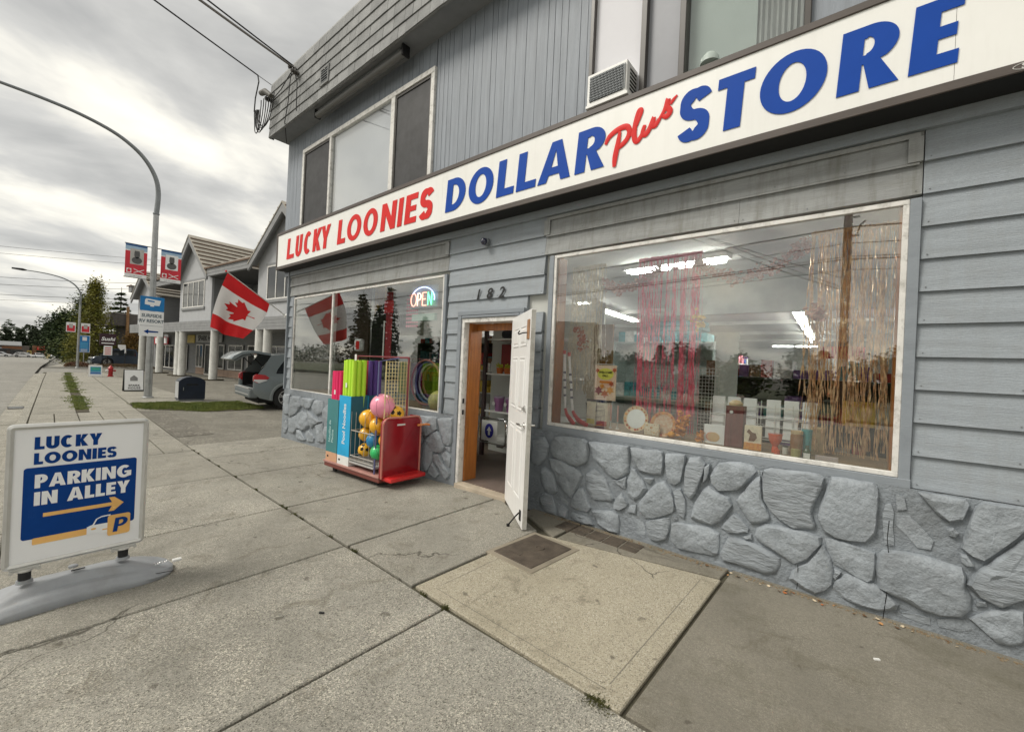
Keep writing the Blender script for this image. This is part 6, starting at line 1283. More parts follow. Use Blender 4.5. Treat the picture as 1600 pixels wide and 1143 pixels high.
for s_ in (-1, 1): MB().lathe([(.045, 0), (.045, .08), (.055, .08), (.055, .11)], (0, s_*.1, .34), 10, Matrix.Rotation(R(-90*s_), 4, 'X')).build('nozzle_cap', m_hr if s_ > 0 else m_pw, hy, smooth=True)
MB().lathe([(.06, 0), (.06, .09), (.07, .12)], (.1, 0, .33), 10, Matrix.Rotation(R(90), 4, 'Y')).build('outlet', m_hr, hy, smooth=True)
# collection box
bn = thing('collection_box', 'dark navy round topped collection box with white side beside the grass', 'collection box', (-17.0, 3.68, -.15), R(90)); m_bn = mat('navy_metal', (.010, .016, .032), .35, var=.2)
pf = [(0, .06), (0, .66)]+arc(.36, .60, .36, .20, 165, 15, 14)+[(.72, .66), (.72, .06)]
MB().prism(pf, lambda u, v, d: (u, d, v), 0, .45).build('body', m_bn, bn, smooth=True, angle=25); box('side_panel', mat('grey_side', (.42, .43, .43), .5), -.004, -.001, .03, .42, .1, .64, bn); box('slot', m_black, .2, .52, -.006, -.001, .52, .56, bn); box('plinth', m_dsteel, .02, .70, .02, .43, 0, .06, bn)
MB().tube([(.12, -.02, .35), (.12, -.02, .45)], .01, 6).build('latch', m_steel, bn)
# ------------------------------------------------------------------ vehicles
m_tyre = mat('tyre', (.018, .018, .018), .85); m_rim = mat('alloy_rim', (.55, .55, .55), .3, metal=.7); m_cgl = mat('car_glass', (.012, .015, .018), .06, spec=.8, var=0); m_clad = mat('grey_cladding', (.20, .225, .23), .45); m_tail = mat('tail_lamp_red', (.45, .008, .012), .15, coat=.8); m_clear = mat('clear_lamp', (.65, .65, .65), .1, coat=.8)
def wheel(t, x, y, r, side, w=.2):
    M = Matrix.Rotation(R(90), 4, 'X')
    o = MB().lathe([(r*.62, -w/2), (r*.93, -w/2), (r, -w*.36), (r, w*.36), (r*.93, w/2), (r*.62, w/2)], (x, y, r), 28, M).build('wheel', m_tyre, t, smooth=True)
    b = MB(); b.lathe([(r*.62, -w*.3), (r*.62, w*.45)], (x, y, r), 24, M); o2 = b.build('rim_barrel', m_clad, o, smooth=True)
    b = MB()
    for k in range(5):
        a = 2*pi*k/5+.3
        for da in (-.16, .16): b.tube([(x+.07*cos(a), y+side*w*.42, r+.07*sin(a)), (x+r*.6*cos(a+da), y+side*w*.46, r+r*.6*sin(a+da))], .022, 6)
    b.tube([(x+r*.60*cos(a), y+side*w*.46, r+r*.60*sin(a)) for a in fr(0, 2*pi, 28)], .016, 6); b.lathe([(.07, -.02), (.07, .03)], (x, y+side*w*.40, r), 12, M); b.build('rim', m_rim, o, smooth=True)
def car(label, loc, rz, col, kind='hatch', L_=4.4, Wd=1.8, Hh=1.5, cat='car', hatch_open=False, group=None, rname='parked_car'):
    "local: rear at x=0, nose at +x, y across"
    t = thing(rname, label, cat, loc, rz, group); mb = mat('car_paint_'+label.split()[0]+label.split()[1], col, .25, metal=.3, var=.03, coat=.8); r = .34 if Hh < 1.6 else .36
    k = L_/4.4; belt = Hh*.58
    if kind == 'hatch': roof = [(0.28, belt), (.62, Hh*.93), (1.2, Hh), (2.4, Hh*.985), (3.25*1, belt+.02)]
    elif kind == 'pickup': roof = [(1.75, belt), (1.95, Hh*.95), (2.3, Hh), (3.2, Hh*.97), (3.9, belt+.02)]
    else: roof = [(.6, belt), (1.25, Hh*.95), (1.7, Hh), (2.5, Hh*.97), (3.3, belt)]
    low = [(0.02, .42), (0.0, .62), (.06, belt), ] if kind != 'pickup' else [(0.02, .5), (0, .7), (.0, belt)]
    nose = [(3.5, belt-.0), (4.15, belt*.90), (4.36, belt*.68), (4.40, .45), (4.30, .28)]
    prof = low+[(x, belt) for x in (.3, 1.2, 2.2)]+nose+[(3.9, .22), (.4, .22), (.06, .30)]
    prof = [(x*k, z) for x, z in prof]; n = len(prof)
    # wheel arches cut from the lower edge
    wl, wr = .85*k, 3.55*k
    def archpts(cx): return [(cx+(r+.06)*cos(a), max(.22, r+(r+.06)*sin(a))) for a in fr(R(0)-.35, pi+.35, 12)]
    prof = low and [(x*k, z) for x, z in low+[(.3, belt), (1.2, belt), (2.2, belt)]+nose]+[(3.95*k+.1, .22)]+archpts(wr)+archpts(wl)+[(.10, .25)]
    b = MB(); n = len(prof); ys = [(-Wd/2+.03, .97, 0), (-Wd/2, 1, 0), (-Wd/2, 1, 0), (Wd/2, 1, 0), (Wd/2, 1, 0), (Wd/2-.03, .97, 0)]
    for y, s_ in ((-Wd/2+.05, 1), (Wd/2-.05, 1)): b.v += [(x, y, z) for x, z in prof]
    bb = MB(); cx0, cz0 = L_/2, .6
    layers = [(-Wd/2+.04, .985), (-Wd/2, .965), (Wd/2, .965), (Wd/2-.04, .985)]
    bb.v = []
    for y, s_ in ((-Wd/2+.06, 1), (-Wd/2, .975), (Wd/2, .975), (Wd/2-.06, 1)):
        order = prof; bb.v += [(cx0+(x-cx0)*s_, y, z if s_ == 1 else .5+(z-.5)*.96) for x, z in order]
    # order layers outward: side skin (1,2) joined through the rounded shoulders (0,3)
    idx = [1, 0, 3, 2]
    for a_, b_ in ((1, 0), (0, 3), (3, 2)):
        for i in range(n): j = (i+1) % n; bb.f.append((a_*n+i, a_*n+j, b_*n+j, b_*n+i))
    bb.f.append(tuple(1*n+i for i in range(n))); bb.f.append(tuple(2*n+i for i in reversed(range(n))))
    if not hatch_open: bb.build('body', mb, t, smooth=True, angle=35)
    tw_ = .80
    def cabin(name, m, pts, w0, w1, zlo, zhi, y_off=0):
        c = MB(); q = [(x*k, z) for x, z in pts]; nn_ = len(q)
        wz = lambda z: w0+(w1-w0)*(z-zlo)/(zhi-zlo)
        for sgn in (-1, 1): c.v += [(x, sgn*(wz(z)+y_off), z) for x, z in q]
        c.f = [tuple(range(nn_)), tuple(reversed(range(nn_, 2*nn_)))]+[(i, nn_+i, nn_+(i+1) % nn_, (i+1) % nn_) for i in range(nn_)]
        return c.build(name, m, t, smooth=True, angle=30)
    if not hatch_open:
        cabin('cabin', mb, [(x, z) for x, z in roof], Wd/2-.04, Wd/2*tw_, belt, Hh)
        gx0, gx1 = roof[0][0], roof[-1][0]
        gz = [(roof[1][0]+.05, Hh*.90), (roof[3][0]+.0, Hh*.90), (roof[4][0]-.18, belt+.05), (roof[0][0]+.22, belt+.05)]
        mid_ = (gz[0][0]+gz[1][0])/2
        for a_, b_ in ((0, mid_-.04), (mid_+.04, 9)):
            q = [(min(max(x, a_), b_), z) for x, z in gz]; cabin('side_window', m_cgl, q, Wd/2-.04, Wd/2*tw_, belt, Hh, .006)
        c = MB(); 
        for (p0, p1, s_) in ((roof[0], roof[1], -1), (roof[4], roof[3], 1)):
            wz = lambda z: Wd/2-.04+(Wd/2*tw_-(Wd/2-.04))*(z-belt)/(Hh-belt)
            q0 = (p0[0]+(p1[0]-p0[0])*.12, p0[1]+(p1[1]-p0[1])*.12); q1 = (p0[0]+(p1[0]-p0[0])*.9, p0[1]+(p1[1]-p0[1])*.9)
            c.add([(q0[0]*k+s_*.012, -(wz(q0[1])-.09), q0[1]+.01), (q0[0]*k+s_*.012, wz(q0[1])-.09, q0[1]+.01), (q1[0]*k+s_*.012, wz(q1[1])-.08, q1[1]+.01), (q1[0]*k+s_*.012, -(wz(q1[1])-.08), q1[1]+.01)], [(0, 1, 2, 3)])
        c.build('windscreen', m_cgl, t)
    for s_ in (-1, 1):
        wheel(t, wl, s_*(Wd/2-.11), r, s_); wheel(t, wr, s_*(Wd/2-.11), r, s_)
        MB().box(-.01, .10, s_*(Wd/2-.20)-.14, s_*(Wd/2-.20)+.15, belt-.28, belt-.10).build('tail_lamp', m_tail, t, bevel=.02)
        MB().box(L_-.20, L_-.02, s_*(Wd/2-.28)-.16, s_*(Wd/2-.28)+.14, belt*.66, belt*.82).build('headlight', m_clear, t, bevel=.03)
    box('rear_bumper', m_clad, -.05, .12, -Wd/2+.02, Wd/2-.02, .28, .48, t, .03); box('front_bumper', m_clad, L_-.12, L_+.03, -Wd/2+.04, Wd/2-.04, .24, .46, t, .03); box('underbody', m_black, .2, L_-.3, -Wd/2+.15, Wd/2-.15, .2, .5, t)
    for s_ in (-1, 1): box('mirror', mb, 2.95*k, 3.10*k, s_*(Wd/2+.06)-.08, s_*(Wd/2+.06)+.08, belt+.0, belt+.13, t, .02)
    return t, mb, bb, roof, belt, k
# the parked SUV with its tailgate up: own bodywork with a real load space
suv, mb, bb, roof, belt, k = car('silver blue SUV with its tailgate raised and dark load space open', (-14.42, 4.72, -.15), R(84), (.22, .255, .265), 'hatch', 4.8, 1.86, 1.70, 'SUV', True)
Wd, L_ = 1.86, 4.8
for x in list(suv.children):
    if x.name.startswith(('rear_bumper', 'tail_lamp', 'front_bumper')): bpy.data.objects.remove(x)
def side_skin(sgn):
    c = MB(); y0 = sgn*Wd/2; y1 = sgn*(Wd/2-.05)
    wl, r = .93, .40
    low = [(0.02, .50), (0.03, .98), (.18, 1.02), (1.2, 1.03), (2.6, 1.02), (3.75, .98), (4.55, .88), (4.76, .70), (4.78, .40), (4.5, .26)]
    ar = lambda cx: [(cx+r*cos(a), max(.26, .36+r*sin(a))) for a in fr(-.25, pi+.25, 14)]
    P = low+ar(3.87)+ar(wl)+[(.2, .36)]
    c.prism(P, lambda u, v, d: (u, d-(sgn*.05*max(0, (v-.75))**1 if True else 0), v), y0, y1); return c.build('side_panel', mb, suv, smooth=True, bevel=.012, angle=35)
for sgn in (-1, 1): side_skin(sgn)
wz = lambda z: (Wd/2-.03)+(Wd/2*.80-(Wd/2-.03))*(z-1.0)/.7
c = MB(); top = [(.50, 1.62), (.95, 1.68), (1.8, 1.70), (2.7, 1.66)]
for sgn in (-1, 1): c.v += [(x, sgn*wz(z), z) for x, z in top]
c.v += [(x, 0, z+.035) for x, z in top]
for i in range(3): c.f += [(i, i+1, 9+i, 8+i), (4+i, 5+i, 9+i, 8+i)]
c.build('roof', mb, suv, smooth=True)
for sgn in (-1, 1):
    c = MB()      # pillars and window line as a frame, glass set inside
    f = lambda x, z, o=0: (x, sgn*(wz(z)+o), z)
    outer = [(.10, 1.0), (.30, 1.28), (.50, 1.62), (.95, 1.68), (1.8, 1.70), (2.7, 1.66), (3.7, 1.0)]
    inner = [(.62, 1.08), (.66, 1.20), (.86, 1.50), (1.1, 1.58), (1.8, 1.60), (2.62, 1.57), (3.35, 1.08)]
    c.v = [f(x, z) for x, z in outer]+[f(x, z, .0) for x, z in inner]; c.f = [(i, i+1, 8+i, 7+i) for i in range(6)]+[(6, 0, 7, 13)]
    c.build('window_pillars', mb, suv)
    c = MB(); c.v = [f(x, z, -.012) for x, z in inner]; c.f = [tuple(range(7))]; c.build('side_glass', m_cgl, suv)
    c = MB(); c.add([f(1.55, 1.08, .002), f(1.63, 1.08, .002), f(1.63, 1.61, .002), f(1.55, 1.61, .002)], [(0, 1, 2, 3)]); c.build('door_pillar', m_black, suv)
    # tail lamp wrapping the corner
    c = MB(); c.prism([(.02, 1.0), (.02, .86), (.12, .80), (.34, .86), (.44, .96), (.32, 1.04), (.10, 1.06)], lambda u, v, d: (u, d, v), sgn*(Wd/2-.10), sgn*(Wd/2+.006)); c.build('tail_lamp', m_tail, suv, smooth=True, bevel=.012)
    c = MB(); c.prism([(.03, .86), (.17, .80), (.38, .875), (.38, .905), (.03, .905)], lambda u, v, d: (u, d, v), sgn*(Wd/2-.09), sgn*(Wd/2+.010)); c.build('lamp_lens', m_clear, suv, bevel=.004)
    # wheel arch cladding
    for cx in (.93, 3.87):
        c = MB(); c.tube([(cx+.43*cos(a), sgn*(Wd/2+.004), .36+.43*sin(a)) for a in fr(.0-.15, pi+.15, 18)], .045, 8); c.v = [(x, sgn*(Wd/2)+(y-sgn*Wd/2)*.5, z) for x, y, z in c.v]; c.build('arch_cladding', m_clad, suv, smooth=True)
    MB().box(1.5, 1.52, sgn*(Wd/2+.001)-.003, sgn*(Wd/2+.001)+.003, .4, 1.0).build('door_line', m_black, suv)
    c = MB(); c.tube([(.30, sgn*.60, 1.30), (-.05, sgn*.66, 1.66)], .014, 6); c.build('gas_strut', m_black, suv)
box('hull_floor', mat('load_carpet', (.02, .02, .022), .9), .05, 2.6, -.80, .80, .62, .66, suv); box('load_side', m_black, .12, 2.6, -.86, -.80, .62, 1.05, suv); box('load_side', m_black, .12, 2.6, .80, .86, .62, 1.05, suv); box('seat_back', bpy.data.materials['load_carpet'], 1.5, 1.62, -.75, .75, .66, 1.35, suv, .05)
box('front_hull', mb, 3.7, 4.7, -.88, .88, .45, .86, suv, .08); box('bonnet', mb, 3.4, 4.6, -.80, .80, .84, .99, suv, .06); box('rear_sill', m_clad, .0, .2, -.84, .84, .52, .66, suv, .02)
box('bumper_cover', mat('bumper_grey_green', (.15, .17, .175), .4), -.07, .16, -.92, .92, .36, .62, suv, .05); box('bumper_step', m_alu, -.085, .10, -.86, .86, .62, .65, suv, .012); box('bumper_strip', m_alu, -.078, -.05, -.8, .8, .44, .47, suv, .006)
box('number_plate_light_bar', m_clad, .02, .06, -.3, .3, .54, .6, suv)
# hatch: hinged at the roof edge, raised
M = Matrix.Translation((.50, 0, 1.66)) @ Matrix.Rotation(R(-2), 4, 'Y')
hp_ = MB(); HP = [(0, .02), (-.45, .10), (-.75, .06), (-.95, -.06), (-1.02, -.16), (-.96, -.19), (-.72, -.02), (-.42, .02), (0, -.05)]
hp_.prism(HP, lambda u, v, d: M @ Vector((u, d*(1-.0*abs(u)), v)), -.74, .74); hp_.build('tailgate', mb, suv, smooth=True, bevel=.01)
c = MB(); c.add([M @ Vector(p) for p in ((-.08, -.60, -.056), (-.08, .60, -.056), (-.42, .60, .012), (-.42, -.60, .012))], [(0, 1, 2, 3)]); c.build('tailgate_glass', m_cgl, suv)
c = MB(); c.prism([(-.44, .0), (-.70, -.035), (-.93, -.20), (-.90, -.22), (-.66, -.08), (-.42, -.035)], lambda u, v, d: M @ Vector((u, d, v)), -.66, .66); c.build('tailgate_lining', m_clad, suv)
box('load_item', mat('white_bags', (.5, .5, .48), .7), .5, .8, -.3, .1, .68, .86, suv, .05)
# distant traffic
car('dark blue pickup truck parked beyond the planted corner', (-52.5, 10.3, -.15), R(-90), (.03, .045, .07), 'pickup', 5.4, 1.9, 1.62, 'pickup', rname='parked_pickup')
for (y, X, rz, col, lab, kd) in ((3.6, -190, 62, (.6, .6, .6), 'white crossover car turning across the far junction, largest of the white cars', 'hatch'), (6.9, -192, 8, (.6, .6, .6), 'white car waiting in front of the brick portal', 'sedan'), (10.4, -188, 20, (.5, .5, .52), 'white car right of the signal post at the far junction', 'sedan'), (-1.0, -188, 75, (.6, .6, .6), 'white car cut by the left edge of the picture', 'sedan'), (13.2, -185, 30, (.10, .012, .02), 'maroon car behind the planted corner at the far junction', 'hatch'), (16.5, -200, 15, (.10, .11, .12), 'grey car beyond the maroon car at the far junction', 'sedan')):
    car(lab, (X, y-1.4*sin(R(rz)), g(X)-.1), R(rz), col, kd, 4.3, 1.75, 1.5, 'car')
# ------------------------------------------------------------------ gabled strip building
m_stuc = mat('pale_stucco', (.40, .41, .425), .8, var=.06, vs=3, obcoord=True); m_gsid = mat('grey_lap_siding', (.20, .205, .21), .7, var=.1, vs=2, stretch=(1, 1, 12), obcoord=True); m_gtrim = mat('grey_barge', (.24, .245, .25), .6); m_dwin = mat('dark_window_glass', (.015, .018, .02), .08, spec=.7)
m_tile = mat('roof_tile_pale', (.36, .335, .29), .8, var=.15, vs=6); m_tiled = mat('roof_tile_brown', (.12, .075, .05), .85, var=.2); m_col = mat('white_column', (.62, .62, .59), .6, dirt=.3, dcol=(.4, .4, .36)); m_brk = mat('pink_brick', (.36, .26, .20), .85, var=.15, vs=20, obcoord=True)
b2 = thing('strip_building', 'pale grey two storey shop row with steep gables and white round columns', 'building', (-29.6, 7.9, -.15), R(5))
def p2(n, m, *a, bevel=0, par=None): return box(n, m, *a, par or b2, bevel)
def window(x0, x1, z0, z1, y, n, par, m=m_oldwhite, fw=.07):
    f = MB(); f.box(x0, x1, y-.04, y, z0, z0+fw); f.box(x0, x1, y-.04, y, z1-fw, z1)
    for i in range(n+1):
        x = x0+(x1-x0-fw)*i/n; f.box(x, x+fw, y-.041, y, z0+fw, z1-fw)
    o = f.build('window', m, par); MB().box(x0+fw*.5, x1-fw*.5, y-.02, y-.012, z0+fw*.5, z1-fw*.5).build('pane', m_dwin, o); return o
def gable(x0, x1, xp, ze0, ze1, zp, z0=3.5, depth=2.3, win=None):
    MB().prism([(x0, z0), (x1, z0), (x1, ze1), (xp, zp), (x0, ze0)], lambda u, v, d: (u, d, v), 0, .12).build('gable_wall', m_stuc, b2)
    p2('gable_side', m_gsid, x1-.13, x1-.01, .12, depth, z0, ze1-.1); p2('gable_side', m_gsid, x0+.01, x0+.13, .12, depth, z0, ze0-.1)
    for (xa, za, xb, zb) in ((x0-.28, ze0-.25, xp, zp+.12), (x1+.28, ze1-.25, xp, zp+.12)):
        MB().prism([(xa, za-.32), (xb, zb-.42), (xb, zb), (xa, za)], lambda u, v, d: (u, d, v), -.42, -.33).build('bargeboard', m_gtrim, b2)
        MB().prism([(xa, za), (xb, zb), (xb, zb+.07), (xa, za+.07)], lambda u, v, d: (u, d, v), -.45, 6.0).build('gable_roof', m_tile, b2)
        MB().prism([(xa, za-.02), (xb, zb-.02), (xb, zb-.0), (xa, za)], lambda u, v, d: (u, d, v), -.33, 0).build('gable_soffit', m_gtrim, b2)
        n = 9
        for k in range(1, n):
            t = k/n; x = xa+(xb-xa)*t; z = za+(zb-za)*t+.07; s = 1 if xb > xa else -1
            MB().box(x-.05, x+.05, -.44, 5.9, z+.0, z+.05).build('tile_course', m_tiled, b2)
    if win: window(*win[:4], -.001, win[4], b2); p2('window_sill', m_gtrim, win[0]-.12, win[1]+.12, -.08, -.003, win[2]-.14, win[2]-.003); p2('window_head', m_gtrim, win[0]-.12, win[1]+.12, -.05, -.003, win[3]+.003, win[3]+.12)
gable(-5.4, -.40, -3.1, 6.55, 6.45, 8.75, win=(-4.86, -1.42, 4.42, 6.08, 4))
gable(5.35, 10.9, 8.3, 6.5, 6.5, 8.75, win=(6.35, 9.9, 4.40, 6.12, 4))
gable(-14.1, -9.3, -12.0, 5.75, 5.75, 7.3, win=(-13.6, -12.9, 4.0, 5.3, 1))
for x0, x1 in ((-15.4, -14.12), (-14.1, -9.32), (-9.3, -5.4), (-5.4, -.4), (-.4, 5.35), (5.35, 10.9)):
    for k in range(4): p2('beam_board', m_gtrim, x0, x1, -.16+.006*k, .10, 3.38-.16*k, 3.535-.16*k)
    if x0 not in (-5.4, 5.35, -14.1):
        p2('recessed_wall', m_gsid, x0, x1, 2.3, 2.4, 3.0, 6.6)
        for k in range(12): p2('lap_board', m_gsid, x0+.02, x1-.02, 2.27, 2.30, 3.55+k*.24, 3.76+k*.24)
        for k in range(3): p2('eave_board', m_gtrim, x0+.28, x1-.28, -.40+.006*k, -.2, 6.42-.17*k, 6.58-.17*k)
        p2('eave_soffit', mat('dark_soffit', (.07, .07, .07), .8) if 'dark_soffit' not in bpy.data.materials else bpy.data.materials['dark_soffit'], x0+.28, x1-.28, -.2, 2.3, 6.05, 6.10)
        n = 10
        for k in range(n):      # tiled slope in overlapping courses
            y0 = -.45+k*.62; z0 = 6.60+k*.33
            MB().add([(x0, y0, z0), (x1, y0, z0), (x1, y0+.70, z0+.36), (x0, y0+.70, z0+.36), (x0, y0, z0-.07), (x1, y0, z0-.07)], [(0, 1, 2, 3), (4, 5, 1, 0)]).build('tile_course', m_tile, b2)
            p2('tile_course_edge', m_tiled, x0, x1, y0-.012, y0-.002, z0-.10, z0-.01)
p2('ceiling', m_gtrim, -15.4, 10.9, .1, 2.3, 2.96, 3.0)
for x in (5.66, 6.52, .16, -4.75, -5.45, -9.0, -12.9, 10.6): 
    c = MB(); c.lathe([(.235, 0), (.215, .05), (.205, 1.5), (.20, 2.95)], (x, .05, 0), 20); c.build('column', m_col, b2, smooth=True); c = MB(); c.lathe([(.55, 0), (.55, .06)], (x, .05, 0), 16); c.build('column_base', m_soil, b2)
p2('storefront_wall', m_gsid, -19, 10.9, 2.32, 2.42, 0, 3.0)
for i in range(26):
    for j in range(2): p2('brick', m_brk, -9+i*.62, -9+i*.62+.6, 2.24, 2.318, .0+j*.24, .225+j*.24)
for a in ((-8.9, -7.7, .5, 2.2, 2), (-7.3, -6.2, .0, 2.2, 1), (-5.9, -4.1, .52, 2.2, 2), (-3.4, -1.3, .52, 2.2, 2), (-.6, 1.4, .52, 2.2, 2), (2.0, 4.2, .52, 2.2, 2), (4.9, 6.4, .0, 2.2, 1), (6.9, 8.6, .52, 2.2, 2), (8.9, 10.6, .5, 2.2, 1), (-12.6, -10.7, .2, 2.15, 2), (-16.5, -13.4, .2, 2.1, 3)): window(*a[:4], 2.235, a[4], b2)
p2('fascia_sign_board', mat('board_grey_white', (.42, .43, .43), .5), -8.95, -4.45, 2.16, 2.22, 2.36, 2.94)
text('lettering', 'SPARK HOUSE', -6.7, 2.155, 2.47, .40, m_black, b2, off=.014, th=.004, align='CENTER', sx=1.02)
p2('yellow_sign', mat('yellow_sign', (.55, .42, .10), .5), -10.6, -9.2, 2.16, 2.2, 2.3, 2.9)
p2('red_sign_board', mat('red_sign_board', (.42, .02, .03), .5), -18.6, -14.6, 2.1, 2.16, 2.15, 2.75); p2('red_sign_inner', m_pw, -17.6, -14.8, 2.085, 2.098, 2.22, 2.68)
text('lettering', 'LAB', -16.2, 2.08, 2.29, .32, bpy.data.materials['red_sign_board'], b2, off=.012, th=.004, align='CENTER', sx=1.3)
p2('balcony_lamp', m_steel, 2.6, 3.2, 2.15, 2.26, 5.5, 5.62)
# ------------------------------------------------------------------ buildings further off
b3 = thing('dark_restaurant_building', 'low dark brown building with a deep flat roof behind the trees', 'building', (-64, 7.5, -.2))
m_dk1 = mat('dark_brown_wall', (.05, .042, .038), .8, var=.2); m_dk2 = mat('dark_fascia', (.085, .075, .07), .6, var=.15)
box('wall', m_dk1, 0, 6, .5, 22, 0, 3.9, b3); box('roof', m_dk2, -.6, 6.8, -.8, 22.5, 3.95, 5.15, b3, .02); box('roof_edge', mat('light_edge', (.3, .29, .28), .5), -.65, 6.85, -.85, 22.5, 5.15, 5.22, b3)
for k in range(9): box('wall_panel', m_dk2, 6.001, 6.06, .8+k*2.3, 2.9+k*2.3, 2.2, 3.85, b3)
for k in range(6): window(0, 0, 0, 0, 0, 1, b3) if False else box('window', m_dwin, 6.001, 6.03, 1.2+k*2.6, 3.0+k*2.6, .4, 2.0, b3)
b4 = thing('far_shop_row', 'long low dark shop row with pale metal roof across the far junction', 'building', (-215, -26, -2.45)); b4.scale = (1.15,)*3; m_roofp = mat('pale_metal_roof', (.17, .175, .18), .4, var=.1)
box('wall', mat('mixed_dark_wall', (.09, .075, .065), .8, var=.4, vs=.6), 0, 9, 0, 27.4, 0, 2.9, b4); MB().prism([(0, 2.9), (9.6, 2.75), (9.6, 2.95), (5, 4.0), (0, 4.0)], lambda u, v, d: (u, d, v), -.3, 26).build('roof', m_roofp, b4)
box('awning', mat('dark_awning', (.015, .018, .03), .7), 9.0, 10.4, 12, 24, 1.7, 1.95, b4); box('sign_band', m_stuc, 9.01, 9.1, 8, 24, 1.95, 2.35, b4); box('brown_panel', mat('brown_panel', (.22, .10, .05), .8), 9.02, 9.15, 22.5, 26, 2.0, 3.0, b4)
for k in range(9): box('window', m_dwin, 9.005, 9.04, .8+k*2.9, 3.0+k*2.9, .3, 1.65, b4)
bq = thing('brick_portal', 'small brick gateway building with a red sign over its arch', 'building', (-211, 6.3, -2.4)); bq.scale = (1.2,)*3; m_bp = mat('portal_brick', (.20, .10, .055), .85, var=.2, vs=4)
box('pier', m_bp, 0, 1.0, 0, .75, 0, 2.2, bq); box('pier', m_bp, 0, 1.0, 2.25, 3.0, 0, 2.2, bq); box('lintel', m_bp, 0, 1.0, 0, 3.0, 2.2, 2.95, bq); box('red_sign', m_red, 1.001, 1.12, .8, 2.2, 1.75, 2.65, bq); box('back', m_dk1, -1, -.9, 0, 3, 0, 2.2, bq)
text('lettering', 'LIQUOR', 0, 0, 0, .22, m_pw, bq, M=Matrix.Translation((1.13, 1.5, 2.25)) @ Matrix.Rotation(R(90), 4, 'Z'), align='CENTER', off=.006, th=.004)
b5 = thing('far_blue_shop', 'low far shop with a blue sign band behind the junction', 'building', (-235, 10.6, -2.5)); b5.scale = (1.2,)*3; box('wall', m_dk1, 0, 6, 0, 9, 0, 2.6, b5); box('blue_band', mat('band_blue', (.02, .05, .25), .5), 6.01, 6.1, 1, 8, 1.6, 2.2, b5); box('roof', m_roofp, -.3, 6.4, -.3, 9.3, 2.6, 2.8, b5)
sg3 = thing('signal_post', 'traffic signal post with yellow base at the far junction', 'traffic signal', (-150, 7.05, -1.75)); MB().tube([(0, 0, 0), (0, 0, 4.2)], .06, 8).build('post', m_steel, sg3); box('signal_head', m_black, .07, .3, -.16, .16, 1.7, 2.6, sg3); box('cabinet', mat('cream_cabinet', (.5, .42, .22), .6), -.25, .25, -.3, .3, 0, 1.1, sg3); box('signal_head', m_black, .07, .3, .3, .55, 1.3, 1.8, sg3)
yl = thing('yellow_booth', 'small yellow roadside booth left of the brick portal', 'booth', (-205, 5.0, -2.4)); yl.scale = (1.15,)*3; box('body', mat('booth_yellow', (.42, .30, .06), .6), 0, .6, 0, .85, 0, 1.6, yl, .03); box('window', m_dwin, .601, .62, .15, .7, .9, 1.35, yl)
# ------------------------------------------------------------------ vegetation
def leafmat(n, a, b_): return mat(n, a, .75, col2=b_, vs=.8, fine=.35, fs=2.5, spec=.2)
m_ylw = leafmat('leaf_yellow_green', (.10, .115, .02), (.21, .19, .035)); m_dkg = leafmat('leaf_dark', (.018, .035, .014), (.045, .07, .022)); m_mid = leafmat('leaf_mid', (.035, .06, .018), (.09, .11, .03)); m_orl = leafmat('leaf_rust', (.16, .075, .022), (.19, .14, .04)); m_bark = mat('bark', (.08, .06, .045), .9, var=.3, vs=6, bump=.02, bs=12)
def leaves(P, n, s, rnd=random):
    b = MB()
    V, F = b.v, b.f
    for _ in range(n):
        p = P(); a = rnd.random()*6.28; c = rnd.uniform(-.9, .9); q = s*rnd.uniform(.5, 1.3)
        ux, uy, uz = cos(a)*q, sin(a)*q, c*q*.5; vx, vy, vz = -sin(a)*q*.4, cos(a)*q*.4, q*rnd.uniform(.2, .6)
        k = len(V); V += [(p[0]-ux, p[1]-uy, p[2]-uz), (p[0]+vx, p[1]+vy, p[2]+vz), (p[0]+ux, p[1]+uy, p[2]+uz), (p[0]-vx, p[1]-vy, p[2]-vz)]; F.append((k, k+1, k+2, k+3))
    return b
def broad(name, label, x, y, z0, h, w, m, n=5000, s=.09, shape='round', nb=26, trunk=.09, cat='tree', group=None, low=.25):
    t = thing(name, label, cat, (x, y, z0), 0, group); b = MB(); b.tube([(0, 0, 0), (.05*w, .03*w, h*.4), (0, 0, h*.93)], [trunk, trunk*.7, .02], 8); cl = []
    for i in range(nb):
        f = low+(1-low)*(i+.5)/nb; a = i*2.4+random.random(); rr = (sin(pi*min(1, (f-low)/(1-low)*.9+.1))**.6 if shape == 'round' else (1-(f-low)/(1-low))**.8+.05)*w*.5*random.uniform(.6, 1.05)
        e = Vector((rr*cos(a), rr*sin(a), h*f+random.uniform(-.02, .04)*h)); b.tube([(0, 0, h*max(.1, f-.18)), tuple(e*.55+Vector((0, 0, h*(f-.1)*.45))), tuple(e)], [trunk*.35, trunk*.2, .01], 5); cl.append((e, w*random.uniform(.10, .19))); cl.append((e*.55+Vector((0, 0, h*f*.45)), w*random.uniform(.08, .15)))
    b.build('trunk', m_bark, t, smooth=True)
    def P():
        c, r = random.choice(cl); return (c.x+random.gauss(0, r*.55), c.y+random.gauss(0, r*.55), c.z+random.gauss(0, r*.6))
    props(leaves(P, n, s).build('crown', m, t), None); return t
